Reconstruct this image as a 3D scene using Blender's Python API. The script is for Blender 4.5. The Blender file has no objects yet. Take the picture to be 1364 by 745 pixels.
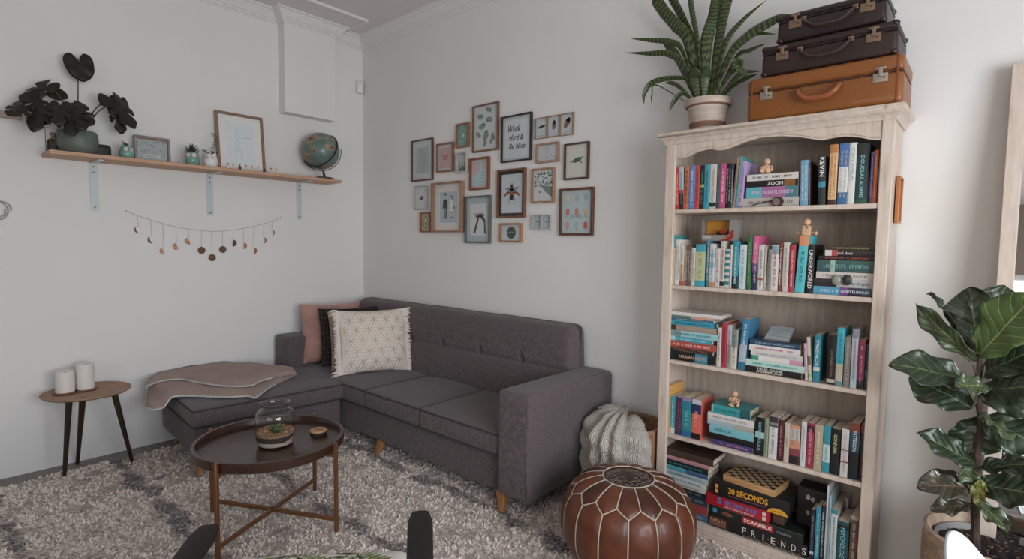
import bpy, bmesh, math, random
import numpy as np
from mathutils import Vector, Matrix, noise
PI = math.pi
SC = bpy.context.scene
COL = SC.collection
rnd = random.Random(7)

# ------------------------------------------------------------------ camera
F, PX, PY = 724.9, 682.0, 372.5
YAW, PITCH, ROLL = -.7224, .0677, .0133
CAM = Vector((4.209, -2.766, 1.4))
_fw = Vector((math.sin(YAW)*math.cos(PITCH), math.cos(YAW)*math.cos(PITCH), -math.sin(PITCH)))
_rt = Vector((math.cos(YAW), -math.sin(YAW), 0))
_up = _rt.cross(_fw)
RT = _rt*math.cos(ROLL) + _up*math.sin(ROLL)
UP = -_rt*math.sin(ROLL) + _up*math.cos(ROLL)
cd = bpy.data.cameras.new('camera'); cam = bpy.data.objects.new('camera', cd); COL.objects.link(cam)
cam.matrix_world = Matrix(((RT.x, UP.x, -_fw.x, CAM.x), (RT.y, UP.y, -_fw.y, CAM.y), (RT.z, UP.z, -_fw.z, CAM.z), (0, 0, 0, 1)))
cd.sensor_width = 36; cd.lens = F*36/1364; cd.clip_start = .05
SC.camera = cam
def ray(x, y): return RT*((x-PX)/F) - UP*((y-PY)/F) + _fw
def onx(x, y, X=0.): d = ray(x, y); return CAM + d*((X-CAM.x)/d.x)     # a measured sight line met with a wall or shelf plane
def ony(x, y, Y=0.): d = ray(x, y); return CAM + d*((Y-CAM.y)/d.y)
def onz(x, y, Z=0.): d = ray(x, y); return CAM + d*((Z-CAM.z)/d.z)

# ------------------------------------------------------------------ materials
def lin(c):
    if isinstance(c, str):
        c = [int(c[i:i+2], 16)/255 for i in (0, 2, 4)]
        c = [v/12.92 if v <= .04045 else ((v+.055)/1.055)**2.4 for v in c]
    return tuple(c[:3])
_mats = {}
def mat(name, col, rough=.6, metal=0., bump=None, var=None, coat=0., sheen=0., col2=None, stretch=None, spec=.5, coords='Object'):
    """bump=(scale,strength)  var=(scale,amount) blends col to col2 (or a darker shade) with noise"""
    if name in _mats: return _mats[name]
    m = bpy.data.materials.new(name); m.use_nodes = True; _mats[name] = m
    nt = m.node_tree; N = nt.nodes; L = nt.links
    b = N['Principled BSDF']
    c = lin(col)
    if name.startswith('cover_'):
        g_ = .3*c[0]+.55*c[1]+.15*c[2]; c = tuple((v*.84+g_*.16)*.93 for v in c)      # printed card is a little dull
    b.inputs['Base Color'].default_value = (*c, 1); b.inputs['Roughness'].default_value = rough
    b.inputs['Metallic'].default_value = metal; b.inputs['Coat Weight'].default_value = coat
    b.inputs['Sheen Weight'].default_value = sheen; b.inputs['Specular IOR Level'].default_value = spec
    if bump or var:
        tc = N.new('ShaderNodeTexCoord'); mp = N.new('ShaderNodeMapping'); L.new(tc.outputs[coords], mp.inputs[0])
        if stretch: mp.inputs['Scale'].default_value = stretch
    if var:
        n = N.new('ShaderNodeTexNoise'); n.inputs['Scale'].default_value = var[0]; n.inputs['Detail'].default_value = 5
        L.new(mp.outputs[0], n.inputs['Vector'])
        r = N.new('ShaderNodeValToRGB'); L.new(n.outputs[0], r.inputs[0])
        c2 = lin(col2) if col2 else tuple(v*(1-var[1]) for v in c)
        r.color_ramp.elements[0].position = .35; r.color_ramp.elements[1].position = .65
        r.color_ramp.elements[0].color = (*c2, 1); r.color_ramp.elements[1].color = (*c, 1)
        L.new(r.outputs[0], b.inputs['Base Color'])
    if bump:
        n = N.new('ShaderNodeTexNoise'); n.inputs['Scale'].default_value = bump[0]; n.inputs['Detail'].default_value = 3
        L.new(mp.outputs[0], n.inputs['Vector'])
        bp = N.new('ShaderNodeBump'); bp.inputs['Strength'].default_value = bump[1]; bp.inputs['Distance'].default_value = .01
        L.new(n.outputs[0], bp.inputs['Height']); L.new(bp.outputs[0], b.inputs['Normal'])
    return m
def glass_mat():
    if 'clear_glass' in _mats: return _mats['clear_glass']
    m = bpy.data.materials.new('clear_glass'); m.use_nodes = True; _mats['clear_glass'] = m
    nt = m.node_tree; N = nt.nodes; L = nt.links
    N.remove(N['Principled BSDF']); o = N['Material Output']
    t = N.new('ShaderNodeBsdfTransparent'); t.inputs[0].default_value = (.985, .99, .99, 1)
    g = N.new('ShaderNodeBsdfGlossy'); g.inputs['Roughness'].default_value = .03
    f0 = N.new('ShaderNodeLayerWeight'); f0.inputs[0].default_value = .5
    f1 = N.new('ShaderNodeMath'); f1.operation = 'POWER'; f1.inputs[1].default_value = 4.; L.new(f0.outputs['Facing'], f1.inputs[0])
    f = N.new('ShaderNodeMath'); f.operation = 'MULTIPLY_ADD'; f.inputs[1].default_value = .8; f.inputs[2].default_value = .035; L.new(f1.outputs[0], f.inputs[0])
    mx = N.new('ShaderNodeMixShader'); L.new(f.outputs[0], mx.inputs[0]); L.new(t.outputs[0], mx.inputs[1]); L.new(g.outputs[0], mx.inputs[2])
    L.new(mx.outputs[0], o.inputs[0]); return m
def wood(name, col, col2, rough=.5, axis='x', scale=6., coat=0.):
    st = {'x': (1, 12, 12), 'y': (12, 1, 12), 'z': (12, 12, 1)}[axis]
    return mat(name, col, rough, var=(scale, .4), col2=col2, stretch=st, bump=(scale*3, .08), coat=coat)
def weave(name, col, col2, scale=220., strength=.35, rough=.95, sheen=.15):
    """woven cloth: crossed fine threads and flecks"""
    if name in _mats: return _mats[name]
    m = mat(name, col, rough, sheen=sheen); nt = m.node_tree; N = nt.nodes; L = nt.links; b = N['Principled BSDF']
    tc = N.new('ShaderNodeTexCoord')
    hs = []
    for st in ((1, 9, 1), (9, 1, 9)):
        mp = N.new('ShaderNodeMapping'); mp.inputs['Scale'].default_value = st; L.new(tc.outputs['Object'], mp.inputs[0])
        n = N.new('ShaderNodeTexNoise'); n.inputs['Scale'].default_value = scale/6; n.inputs['Detail'].default_value = 2; L.new(mp.outputs[0], n.inputs['Vector']); hs.append(n)
    a = N.new('ShaderNodeMath'); a.operation = 'ADD'; L.new(hs[0].outputs[0], a.inputs[0]); L.new(hs[1].outputs[0], a.inputs[1])
    r = N.new('ShaderNodeValToRGB'); r.color_ramp.elements[0].position = .75/2; r.color_ramp.elements[1].position = 1.3/2
    h = N.new('ShaderNodeMath'); h.operation = 'MULTIPLY'; h.inputs[1].default_value = .5; L.new(a.outputs[0], h.inputs[0])
    L.new(h.outputs[0], r.inputs[0]); r.color_ramp.elements[0].color = (*lin(col2), 1); r.color_ramp.elements[1].color = (*lin(col), 1)
    L.new(r.outputs[0], b.inputs['Base Color'])
    bp = N.new('ShaderNodeBump'); bp.inputs['Strength'].default_value = strength; bp.inputs['Distance'].default_value = .004
    L.new(h.outputs[0], bp.inputs['Height']); L.new(bp.outputs[0], b.inputs['Normal'])
    return m

# ------------------------------------------------------------------ mesh builder
class MB:
    def __init__(s): s.v = []; s.f = []; s.uv = {}
    def add(s, vs, fs, M=None):
        o = len(s.v)
        s.v += [tuple(M @ Vector(p)) if M else tuple(p) for p in vs]
        s.f += [tuple(i+o for i in f) for f in fs]; return s
    def box(s, x0, x1, y0, y1, z0, z1, M=None):
        vs = [(x0,y0,z0),(x1,y0,z0),(x1,y1,z0),(x0,y1,z0),(x0,y0,z1),(x1,y0,z1),(x1,y1,z1),(x0,y1,z1)]
        return s.add(vs, [(0,3,2,1),(4,5,6,7),(0,1,5,4),(1,2,6,5),(2,3,7,6),(3,0,4,7)], M)
    def rbox(s, x0, x1, y0, y1, z0, z1, r, seg=(8,8,4), fn=None, M=None):
        """box with rounded edges, dense enough for fn to shape it"""
        hi = (x1, y1, z1); lo = (x0, y0, z0)
        cache = {}; vs = []; fs = []
        def samples(a, n):
            L = hi[a]-lo[a]; k = 4; rr = min(r, L/2*.98)
            e = [rr*(1-math.cos(PI/2*i/k)) for i in range(k)]
            mid = [rr + (L-2*rr)*i/n for i in range(n+1)]
            return [lo[a]+t for t in e+mid] + [hi[a]-t for t in reversed(e)]
        S = [samples(a, seg[a]) for a in range(3)]
        def vid(i, j, k):
            key = (i, j, k)
            if key not in cache:
                p = [S[0][i], S[1][j], S[2][k]]; q = []
                for a in range(3):
                    rr = min(r, (hi[a]-lo[a])/2*.98); q.append(min(max(p[a], lo[a]+rr), hi[a]-rr))
                d = Vector(p)-Vector(q)
                # map cube corner to sphere
                if d.length > 1e-9:
                    rv = Vector([min(r, (hi[a]-lo[a])/2*.98) for a in range(3)])
                    u = Vector([d[a]/rv[a] for a in range(3)]); mxx = max(abs(t) for t in u)
                    if u.length > 1e-9: u = u*(mxx/u.length)
                    pp = Vector(q)+Vector([u[a]*rv[a] for a in range(3)])
                else: pp = Vector(p)
                if fn: pp = Vector(fn(pp))
                cache[key] = len(vs); vs.append(tuple(pp))
            return cache[key]
        nx, ny, nz = [len(t)-1 for t in S]
        for i in range(nx):
            for j in range(ny):
                fs.append((vid(i,j,0), vid(i,j+1,0), vid(i+1,j+1,0), vid(i+1,j,0))); fs.append((vid(i,j,nz), vid(i+1,j,nz), vid(i+1,j+1,nz), vid(i,j+1,nz)))
        for i in range(nx):
            for k in range(nz):
                fs.append((vid(i,0,k), vid(i+1,0,k), vid(i+1,0,k+1), vid(i,0,k+1))); fs.append((vid(i,ny,k), vid(i,ny,k+1), vid(i+1,ny,k+1), vid(i+1,ny,k)))
        for j in range(ny):
            for k in range(nz):
                fs.append((vid(0,j,k), vid(0,j,k+1), vid(0,j+1,k+1), vid(0,j+1,k))); fs.append((vid(nx,j,k), vid(nx,j+1,k), vid(nx,j+1,k+1), vid(nx,j,k+1)))
        return s.add(vs, fs, M)
    def tube(s, pts, r, n=8, closed=False, cap=True, M=None, flat=1.):
        pts = [Vector(p) for p in pts]; k = len(pts); rs = r if isinstance(r, (list, tuple)) else [r]*k
        vs = []; fs = []; up = None
        for i, p in enumerate(pts):
            a = pts[(i-1) % k] if (closed or i > 0) else p; b = pts[(i+1) % k] if (closed or i < k-1) else p
            t = (b-a).normalized()
            if up is None: up = Vector((0, 0, 1)) if abs(t.z) < .9 else Vector((1, 0, 0))
            sd = t.cross(up)
            if sd.length < 1e-6: sd = t.cross(Vector((0, 1, .1)))
            sd.normalize(); up = sd.cross(t).normalized()
            for j in range(n):
                w = 2*PI*(j+.5)/n; vs.append(tuple(p+(sd*math.cos(w)+up*math.sin(w)*flat)*rs[i]))
        m = k if closed else k-1
        for i in range(m):
            for j in range(n):
                a = i*n+j; b = i*n+(j+1) % n; c = ((i+1) % k)*n+(j+1) % n; d = ((i+1) % k)*n+j; fs.append((a, d, c, b))
        if cap and not closed: fs.append(tuple(range(n))); fs.append(tuple(reversed(range((k-1)*n, k*n))))
        return s.add(vs, fs, M)
    def cyl(s, p0, p1, r0, r1=None, n=16, M=None): return s.tube([p0, p1], [r0, r0 if r1 is None else r1], n, M=M)
    def lathe(s, prof, n=32, M=None, fn=None, a0=0., a1=2*PI):
        full = abs(a1-a0-2*PI) < 1e-6; vs = []; fs = []; k = len(prof); m = n if full else n+1
        for i in range(m):
            a = a0+(a1-a0)*i/n
            for r, z in prof:
                p = Vector((r*math.cos(a), r*math.sin(a), z)); vs.append(tuple(fn(p, a, r, z)) if fn else tuple(p))
        for i in range(n):
            for j in range(k-1):
                a = i*k+j; b = ((i+1) % m)*k+j; fs.append((a, b, b+1, a+1))
        if full:
            for j in (0, k-1):
                if prof[j][0] > 1e-6 and not fn:
                    ring = [i*k+j for i in range(n)]; fs.append(tuple(reversed(ring)) if j == 0 else tuple(ring))
        return s.add(vs, fs, M)
    def prism(s, poly, z0, z1, M=None):
        n = len(poly); vs = [(x, y, z0) for x, y in poly]+[(x, y, z1) for x, y in poly]
        fs = [tuple(reversed(range(n))), tuple(range(n, 2*n))]+[(i, (i+1) % n, n+(i+1) % n, n+i) for i in range(n)]
        return s.add(vs, fs, M)
    def ball(s, c, r, n=16, M=None, sc=(1, 1, 1)):
        prof = [(math.sin(PI*i/(n//2)), -math.cos(PI*i/(n//2))) for i in range(n//2+1)]
        T = Matrix.Translation(Vector(c)) @ Matrix.Diagonal((r*sc[0], r*sc[1], r*sc[2], 1))
        return s.lathe(prof, n, (M @ T) if M else T)
    def grid(s, fn, nu, nv, M=None, closed_u=False):
        vs = []; fs = []; o = len(s.v)
        mu = nu if closed_u else nu+1
        for i in range(mu):
            for j in range(nv+1):
                vs.append(tuple(fn(i/nu, j/nv)))
                s.uv[o+len(vs)-1] = (i/nu, j/nv)
        for i in range(nu):
            for j in range(nv):
                a = i*(nv+1)+j; b = ((i+1) % mu)*(nv+1)+j; fs.append((a, b, b+1, a+1))
        return s.add(vs, fs, M)
    def build(s, name, m, parent=None, bevel=0., smooth=35, world=False, kind=None, label=None, solid=0., subsurf=0, weld=False):
        me = bpy.data.meshes.new(name)
        vs = s.v
        if world and parent is not None:
            inv = parent.matrix_basis.inverted(); vs = [tuple(inv @ Vector(p)) for p in vs]
        me.from_pydata(vs, [], s.f)
        if s.uv:
            ul = me.uv_layers.new(name='UVMap')
            li = [l.vertex_index for l in me.loops]
            ul.data.foreach_set('uv', [c for i in li for c in s.uv.get(i, (0, 0))])
        if weld:
            bm = bmesh.new(); bm.from_mesh(me); bmesh.ops.remove_doubles(bm, verts=bm.verts, dist=1e-5); bm.to_mesh(me); bm.free()
        me.materials.append(m)
        if smooth:
            me.shade_smooth(); me.set_sharp_from_angle(angle=math.radians(smooth))
        o = bpy.data.objects.new(name, me); COL.objects.link(o)
        if parent is not None: o.parent = parent
        if solid: md = o.modifiers.new('s', 'SOLIDIFY'); md.thickness = solid; md.offset = 0
        if bevel: md = o.modifiers.new('b', 'BEVEL'); md.width = bevel; md.segments = 2; md.limit_method = 'ANGLE'
        if subsurf: md = o.modifiers.new('u', 'SUBSURF'); md.levels = subsurf; md.render_levels = subsurf
        if kind: o['kind'] = kind
        if label: o['label'] = label
        return o
def thing(name, label, cat, loc=(0, 0, 0), rz=0., group=None, M=None):
    o = bpy.data.objects.new(name, None); COL.objects.link(o); o.empty_display_size = .05
    o.matrix_basis = M if M is not None else Matrix.Translation(Vector(loc)) @ Matrix.Rotation(rz, 4, 'Z')
    o['label'] = label; o['category'] = cat
    if group: o['group'] = group
    return o
def tag(o, label, cat, group=None, kind=None):
    o['label'] = label; o['category'] = cat
    if group: o['group'] = group
    if kind: o['kind'] = kind
    return o
def struct(name, mb, m, **k):
    o = mb.build(name, m, **k); o['kind'] = 'structure'; return o
def RX(a): return Matrix.Rotation(a, 4, 'X')
def RY(a): return Matrix.Rotation(a, 4, 'Y')
def RZ(a): return Matrix.Rotation(a, 4, 'Z')
def T(x, y=0, z=0):
    return Matrix.Translation(Vector((x, y, z)) if not isinstance(x, Vector) else x)
def S(x, y, z): return Matrix.Diagonal((x, y, z, 1))
def text_mb(body, w, h, depth=.0006, bold=.0, shear=0., M=None, keep=False, spacing=1.):
    """letters fitted to a w x h box centred on the local origin, lying in the XY plane"""
    cu = bpy.data.curves.new('t', 'FONT'); cu.body = body; cu.size = 1; cu.extrude = 0.; cu.offset = bold; cu.shear = shear; cu.resolution_u = 2; cu.space_character = spacing
    cu.align_x = 'CENTER'
    ob = bpy.data.objects.new('t', cu); COL.objects.link(ob); bpy.context.view_layer.update()
    me = ob.evaluated_get(bpy.context.evaluated_depsgraph_get()).to_mesh()
    vs = [Vector(v.co) for v in me.vertices]; fs = [tuple(p.vertices) for p in me.polygons]
    ob.to_mesh_clear(); bpy.data.objects.remove(ob); bpy.data.curves.remove(cu)
    mb = MB()
    if not vs: return mb
    x0 = min(v.x for v in vs); x1 = max(v.x for v in vs); y0 = min(v.y for v in vs); y1 = max(v.y for v in vs)
    sx = w/(x1-x0); sy = h/(y1-y0)
    if keep: sx = sy = min(sx, sy)
    vs = [((v.x-(x0+x1)/2)*sx, (v.y-(y0+y1)/2)*sy, depth) for v in vs]
    mb.add(vs, fs, M); return mb
def join(*mbs):
    r = MB()
    for m in mbs:
        o = len(r.v); r.v += m.v; r.f += [tuple(i+o for i in f) for f in m.f]; r.uv.update({k+o: v for k, v in m.uv.items()})
    return r
def plain(c, rough=.65, metal=0.):
    k = 'paint_%s_%d_%d' % (c, rough*100, metal*100); return mat(k, c, rough, metal)
def bez(pts, n=24):
    """smooth curve through the points"""
    P = [Vector(p) for p in pts]; P = [P[0]*2-P[1]]+P+[P[-1]*2-P[-2]]; out = []
    seg = len(P)-3
    for i in range(n+1):
        t = i/n*seg; k = min(int(t), seg-1); t -= k; a, b, c, d = P[k:k+4]
        out.append(.5*((2*b)+(c-a)*t+(2*a-5*b+4*c-d)*t*t+(-a+3*b-3*c+d)*t**3))
    return out
# ================================================================== THE ROOM
W_X, W_Y, CZ = 5.9, -5.0, 3.14
m_wall = mat('white_wall_paint', 'e9e8e7', .75, bump=(60, .04), var=(1.3, .04))
m_far = mat('unseen_wall_bounce_taupe', '8a7b6e', .8)  # unseen walls: dark warm colour chosen to cut and warm the bounced light
m_ceil = mat('ceiling_paint', 'e2dcda', .8, var=(1.5, .04))
m_trim = mat('cornice_paint', 'e6e2e0', .6)
def wallbox(name, *b): struct(name, MB().box(*b), m_wall, smooth=0)
wallbox('wall_left', -.15, 0, W_Y-.15, .15, 0, CZ+.1)
wallbox('wall_back', 0, W_X+.15, 0, .15, 0, CZ+.1)
# right wall with a wide window opening, front wall (behind the camera) with one
def wall_with_hole(name, axis, pos, th, a0, a1, h0, h1, z0, z1):
    mb = MB()
    def bx(u0, u1, zz0, zz1):
        if axis == 'x': mb.box(pos, pos+th, u0, u1, zz0, zz1)
        else: mb.box(u0, u1, pos, pos+th, zz0, zz1)
    bx(a0, h0, 0, CZ+.1); bx(h1, a1, 0, CZ+.1); bx(h0, h1, 0, z0); bx(h0, h1, z1, CZ+.1)
    struct(name, mb, m_far, smooth=0)
wall_with_hole('wall_right', 'x', W_X, .15, W_Y, 0, -3.5, -1.0, .55, 2.25)
wall_with_hole('wall_front', 'y', W_Y-.15, .15, 0, W_X+.15, 2.9, 5.6, .85, 2.4)
def window(name, axis, pos, a0, a1, z0, z1, n):
    mb = MB(); t = .05
    def bx(u0, u1, zz0, zz1):
        if axis == 'x': mb.box(pos+.05, pos+.1, u0, u1, zz0, zz1)
        else: mb.box(u0, u1, pos-.1, pos-.05, zz0, zz1)
    bx(a0, a1, z0, z0+t); bx(a0, a1, z1-t, z1)
    for i in range(n+1): u = a0+(a1-a0-t)*i/n; bx(u, u+t, z0, z1)
    struct(name, mb, m_trim, smooth=0)
window('window_1', 'x', W_X, -3.5, -1.0, .55, 2.25, 3)
window('window_2', 'y', W_Y, 2.9, 5.6, .85, 2.4, 3)
struct('ceiling', MB().box(-.15, W_X+.15, W_Y-.15, .15, CZ, CZ+.12), m_ceil, smooth=0)
m_floor = mat('grey_laminate_floor', '8c8582', .55, var=(3, .25), stretch=(1, 14, 1), bump=(20, .05))
struct('floor', MB().box(-.15, W_X+.15, W_Y-.15, .15, -.1, 0), m_floor, smooth=0)
# cornice: stepped cove profile (d from wall, z)
CP = [(0, CZ-.098), (.008, CZ-.098), (.012, CZ-.088), (.02, CZ-.086), (.024, CZ-.074), (.034, CZ-.07), (.04, CZ-.058), (.06, CZ-.036), (.066, CZ-.026), (.082, CZ-.02), (.086, CZ-.010), (.10, CZ-.008), (.10, CZ), (0, CZ)]
def cornice(name, path):
    """path: list of 2D corners, room side to the right of travel; mitred"""
    mb = MB(); n = len(path); k = len(CP); vs = []; fs = []
    for i, p in enumerate(path):
        p = Vector(p)
        d0 = (p-Vector(path[i-1])).normalized() if i else (Vector(path[1])-p).normalized()
        d1 = (Vector(path[i+1])-p).normalized() if i < n-1 else d0
        n0 = Vector((d0.y, -d0.x)); n1 = Vector((d1.y, -d1.x)); m = (n0+n1); m = m/max(m.dot(n0), .2)
        for d, z in CP: q = p+m*d; vs.append((q.x, q.y, z))
    for i in range(n-1):
        for j in range(k): fs.append((i*k+j, i*k+(j+1) % k, (i+1)*k+(j+1) % k, (i+1)*k+j))
    fs.append(tuple(range(k))); fs.append(tuple(reversed(range((n-1)*k, n*k))))
    mb.add(vs, fs); return struct(name, mb, m_trim, smooth=25)
DX = .10   # boxed chase on the left wall
DY0, DY1, DZ = -.748, -.32, 2.376
struct('wall_chase', MB().box(0, DX, DY0, DY1, DZ, CZ), m_wall, smooth=0, bevel=.003)
cornice('trim_1', [(0, W_Y), (0, DY0), (DX, DY0), (DX, DY1), (0, DY1), (0, 0), (W_X, 0)])
# shallow boxed panel on the ceiling above the chase
mb = MB(); mb.box(.11, .40, -1.9, -.235, CZ-.012, CZ+.01)
struct('trim_2', mb, m_ceil, smooth=0)
mb = MB(); mb.box(.40, .418, -1.918, -.217, CZ-.02, CZ+.01); mb.box(.10, .40, -.235, -.217, CZ-.02, CZ+.01)
struct('trim_3', mb, m_trim, smooth=0)

# ================================================================== LIGHT
w = bpy.data.worlds.new('world'); SC.world = w; w.use_nodes = True
nt = w.node_tree; bg = nt.nodes['Background']
sky = nt.nodes.new('ShaderNodeTexSky'); sky.sky_type = 'NISHITA'; sky.sun_disc = False; sky.sun_elevation = math.radians(38); sky.sun_rotation = math.radians(200); sky.air_density = 1.2; sky.dust_density = 4.
nt.links.new(sky.outputs[0], bg.inputs[0]); bg.inputs[1].default_value = .30
def area(name, loc, rot, sx, sy, power, col):
    l = bpy.data.lights.new(name, 'AREA'); l.shape = 'RECTANGLE'; l.size = sx; l.size_y = sy; l.energy = power; l.color = col
    o = bpy.data.objects.new(name, l); COL.objects.link(o); o.location = loc; o.rotation_euler = rot; return o
area('daylight_right_window', (W_X+.17, -2.25, 1.40), (0, PI/2, 0), 1.7, 2.5, 150, (.93, .97, 1.0))
area('daylight_front_window', (4.25, W_Y-.17, 1.62), (PI/2, 0, 0), 2.6, 1.5, 17, (.95, .97, 1.0))
SC.view_settings.view_transform = 'Standard'; SC.view_settings.look = 'None'; SC.view_settings.gamma = 1; SC.view_settings.use_curve_mapping = False
SC.view_settings.exposure = -0.17
SC.cycles.max_bounces = 8; SC.cycles.diffuse_bounces = 5; SC.cycles.glossy_bounces = 4; SC.cycles.transparent_max_bounces = 12
SC.cycles.use_denoising = True; SC.cycles.caustics_reflective = False; SC.cycles.caustics_refractive = False
SC.cycles.sample_clamp_indirect = 6
# garden hedge outside the window behind the camera (the leaning mirror shows it)
mb = MB(); hedge_r = random.Random(3)
for i in range(2600):
    c = Vector((hedge_r.uniform(2.2, 6.4), hedge_r.uniform(-8.6, -7.6), 0)); hh = 1.9+.6*noise.noise(Vector((c.x*1.3, 0, 0)))
    c.z = hedge_r.uniform(0, hh); a = hedge_r.uniform(0, 6.28); sz = hedge_r.uniform(.05, .11)
    u = Vector((math.cos(a), math.sin(a), hedge_r.uniform(-.6, .6))).normalized()*sz; v = Vector((-math.sin(a), math.cos(a), hedge_r.uniform(-1, 1))).normalized()*sz*.5
    o = len(mb.v); mb.v += [tuple(c-u), tuple(c+v), tuple(c+u), tuple(c-v)]; mb.f.append((o, o+1, o+2, o+3))
tag(mb.build('garden_hedge', mat('hedge_leaf', '4f6b3a', .6, var=(2, .5)), smooth=0), 'dense green garden hedge outside the window, seen in the mirror', 'hedge', kind='stuff')
struct('ground', MB().box(-4, 12, -14, W_Y-.15, -.2, -.12), mat('garden_ground', '8f8a7c', .9), smooth=0)

# ================================================================== RUG
m_rugb = mat('rug_backing', 'c4bcb7', .95)
RX0, RX1, RY0, RY1 = .19, 4.05, -3.3, -.335
rug = thing('shaggy_rug', 'light grey shaggy rug with dark diamond lines covering most of the floor', 'rug', ((RX0+RX1)/2, (RY0+RY1)/2, 0))
mb = MB(); mb.rbox(RX0, RX1, RY0, -.02, .001, .012, .005, seg=(4, 4, 1)); mb.build('rug_backing', m_rugb, rug, world=True)
def rug_mat():
    m = mat('shaggy_pile', 'cfc8c4', .95, sheen=.3); nt = m.node_tree; N = nt.nodes; L = nt.links; b = N['Principled BSDF']
    at = N.new('ShaderNodeAttribute'); at.attribute_name = 'tone'; L.new(at.outputs['Color'], b.inputs['Base Color']); return m
def build_pile():
    R = np.random.default_rng(5)
    # dense near the camera, all over what is visible
    n = 200000
    x = R.uniform(RX0-.015, RX1, n); y = R.uniform(RY0, -.025, n)
    keep = ~((x > 2.98) & (y > -.30))
    x = x[keep]; y = y[keep]; n = len(x)
    ph = R.uniform(0, 2*np.pi, n)
    # clumps: neighbouring strands lean the same way
    cl = np.sin(x*61+np.sin(y*43)*2)+np.cos(y*57+np.sin(x*39)*2)
    ang = cl*2.2+R.normal(0, .7, n)
    L_ = R.uniform(.014, .026, n); lean = R.uniform(.7, 1.5, n)
    dx = np.cos(ang); dy = np.sin(ang); wx = -dy; wy = dx; wd = R.uniform(.0028, .0048, n)
    # three cross rows: root, middle, tip
    P = np.zeros((n, 6, 3))
    for k, (t, ww) in enumerate(((0, 1.), (.55, 1.15), (1., .75))):
        r = L_*t*np.sin(lean*(.4+.6*t)); z = .008+L_*t*np.cos(lean*(.4+.6*t))*(.95)
        for s_, sg in ((0, -1), (1, 1)):
            P[:, k*2+s_, 0] = x+dx*r+wx*wd*ww*sg; P[:, k*2+s_, 1] = y+dy*r+wy*wd*ww*sg; P[:, k*2+s_, 2] = z
    me = bpy.data.meshes.new('pile')
    me.vertices.add(n*6); me.vertices.foreach_set('co', P.reshape(-1))
    base = np.arange(n)[:, None]*6
    q = np.concatenate([base+np.array([0, 1, 3, 2]), base+np.array([2, 3, 5, 4])], 1).reshape(-1)
    me.loops.add(len(q)); me.loops.foreach_set('vertex_index', q.astype(np.int32))
    nf = n*2; me.polygons.add(nf); me.polygons.foreach_set('loop_start', (np.arange(nf)*4).astype(np.int32)); me.polygons.foreach_set('loop_total', np.full(nf, 4, np.int32))
    me.update(calc_edges=True)
    # broken dark lines of a lattice pattern
    def sn_(a, b, k): return np.sin(a*k+1.3*np.sin(b*k*.7+k))*np.cos(b*k*.9+1.1*np.sin(a*k*.8))
    wob = .018*np.sin(x*6+1)+.012*np.sin(x*17)
    nz = sn_(x, y, 11)*.5+sn_(x, y, 26)*.5
    line = np.zeros(n)
    for yk, wd_, xa, xb in ((-.775, .060, .9, 3.3), (-1.35, .050, .8, 2.75), (-1.91, .062, .05, 2.2), (-2.47, .05, .3, 3.), (-3.0, .05, .3, 4.), (-.22, .05, .3, 2.)):
        d = np.abs(y-yk-wob); on = (x > xa) & (x < xb)
        line = np.maximum(line, on*np.clip((wd_*(.75+.75*nz)-d)/.02, 0, 1))
    for xk in (.62, 1.12, 1.72, 2.42, 2.95, 3.4):
        d = np.abs(x-xk-.05*np.sin(y*3+xk)-.01*np.sin(y*19)); line = np.maximum(line, .8*np.clip((.022*(.1+1.6*np.clip(nz-.12, 0, 1))-d)/.01, 0, 1))
    line = line*R.uniform(.6, 1, n)
    spk = (R.uniform(0, 1, n) < .06)*R.uniform(.2, .6, n)
    t = np.clip(line*.95+spk, 0, 1)[:, None]
    c0 = np.array(lin('e6dad2')); c1 = np.array(lin('454144')); br = R.uniform(.85, 1.12, n)[:, None]
    warm = np.array([1.03, 1., .96])
    col = (c0*(1-t)+c1*t)*br*np.where(R.uniform(0, 1, n)[:, None] < .4, warm, 1.)
    C4 = np.ones((n, 6, 4)); C4[:, :, :3] = np.clip(col, 0, 1)[:, None, :]
    ca = me.color_attributes.new('tone', 'FLOAT_COLOR', 'POINT'); ca.data.foreach_set('color', C4.reshape(-1))
    me.materials.append(rug_mat()); me.shade_smooth()
    o = bpy.data.objects.new('pile', me); COL.objects.link(o); o.parent = rug; o.location = -Vector(rug.matrix_basis.translation); o['kind'] = 'stuff'
build_pile()
# ================================================================== SOFA
m_sofa = weave('grey_sofa_cloth', '6b6063', '4e4548', 260, .25)
m_pipe = mat('piping_with_crease_shade', '40383a', .9)  # piping darkened beyond the cloth; shade of the cushion creases put into its colour
m_oak = wood('oak_leg', 'b07c50', '8f6038', .45, 'z', 5)
sofa = thing('corner_sofa', 'dark grey fabric corner sofa with chaise, buttoned back and wooden legs', 'sofa', (1.3, -.45, .03))
def sp(mb, name, m=None, **k): return mb.build(name, m or m_sofa, sofa, world=True, **k)
# arms
AX0, AX1, AY, AZ, LZ = 2.375, 2.59, -.79, .663, .125
def bulge(p):   # upholstery swells a little
    return p
mb = MB(); mb.rbox(AX0, AX1, AY, -.02, LZ, AZ, .028, seg=(4, 10, 8)); sp(mb, 'armrest')
mb = MB(); mb.rbox(.045, .262, -.835, -.02, LZ, AZ, .028, seg=(4, 10, 8)); sp(mb, 'armrest')
for xx, yy in ((AX0, AY), (AX1, AY)):
    sg = 1 if xx == AX1 else -1
    pts = [(xx-sg*.020, yy+.002, LZ+.03), (xx-sg*.020, yy+.002, AZ-.028), (xx-sg*.024, yy+.02, AZ-.004)]
    sp(MB().tube(pts+[(xx-sg*.024, -.05, AZ-.0015)], .0022, 6), 'seam', m_pipe)
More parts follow.
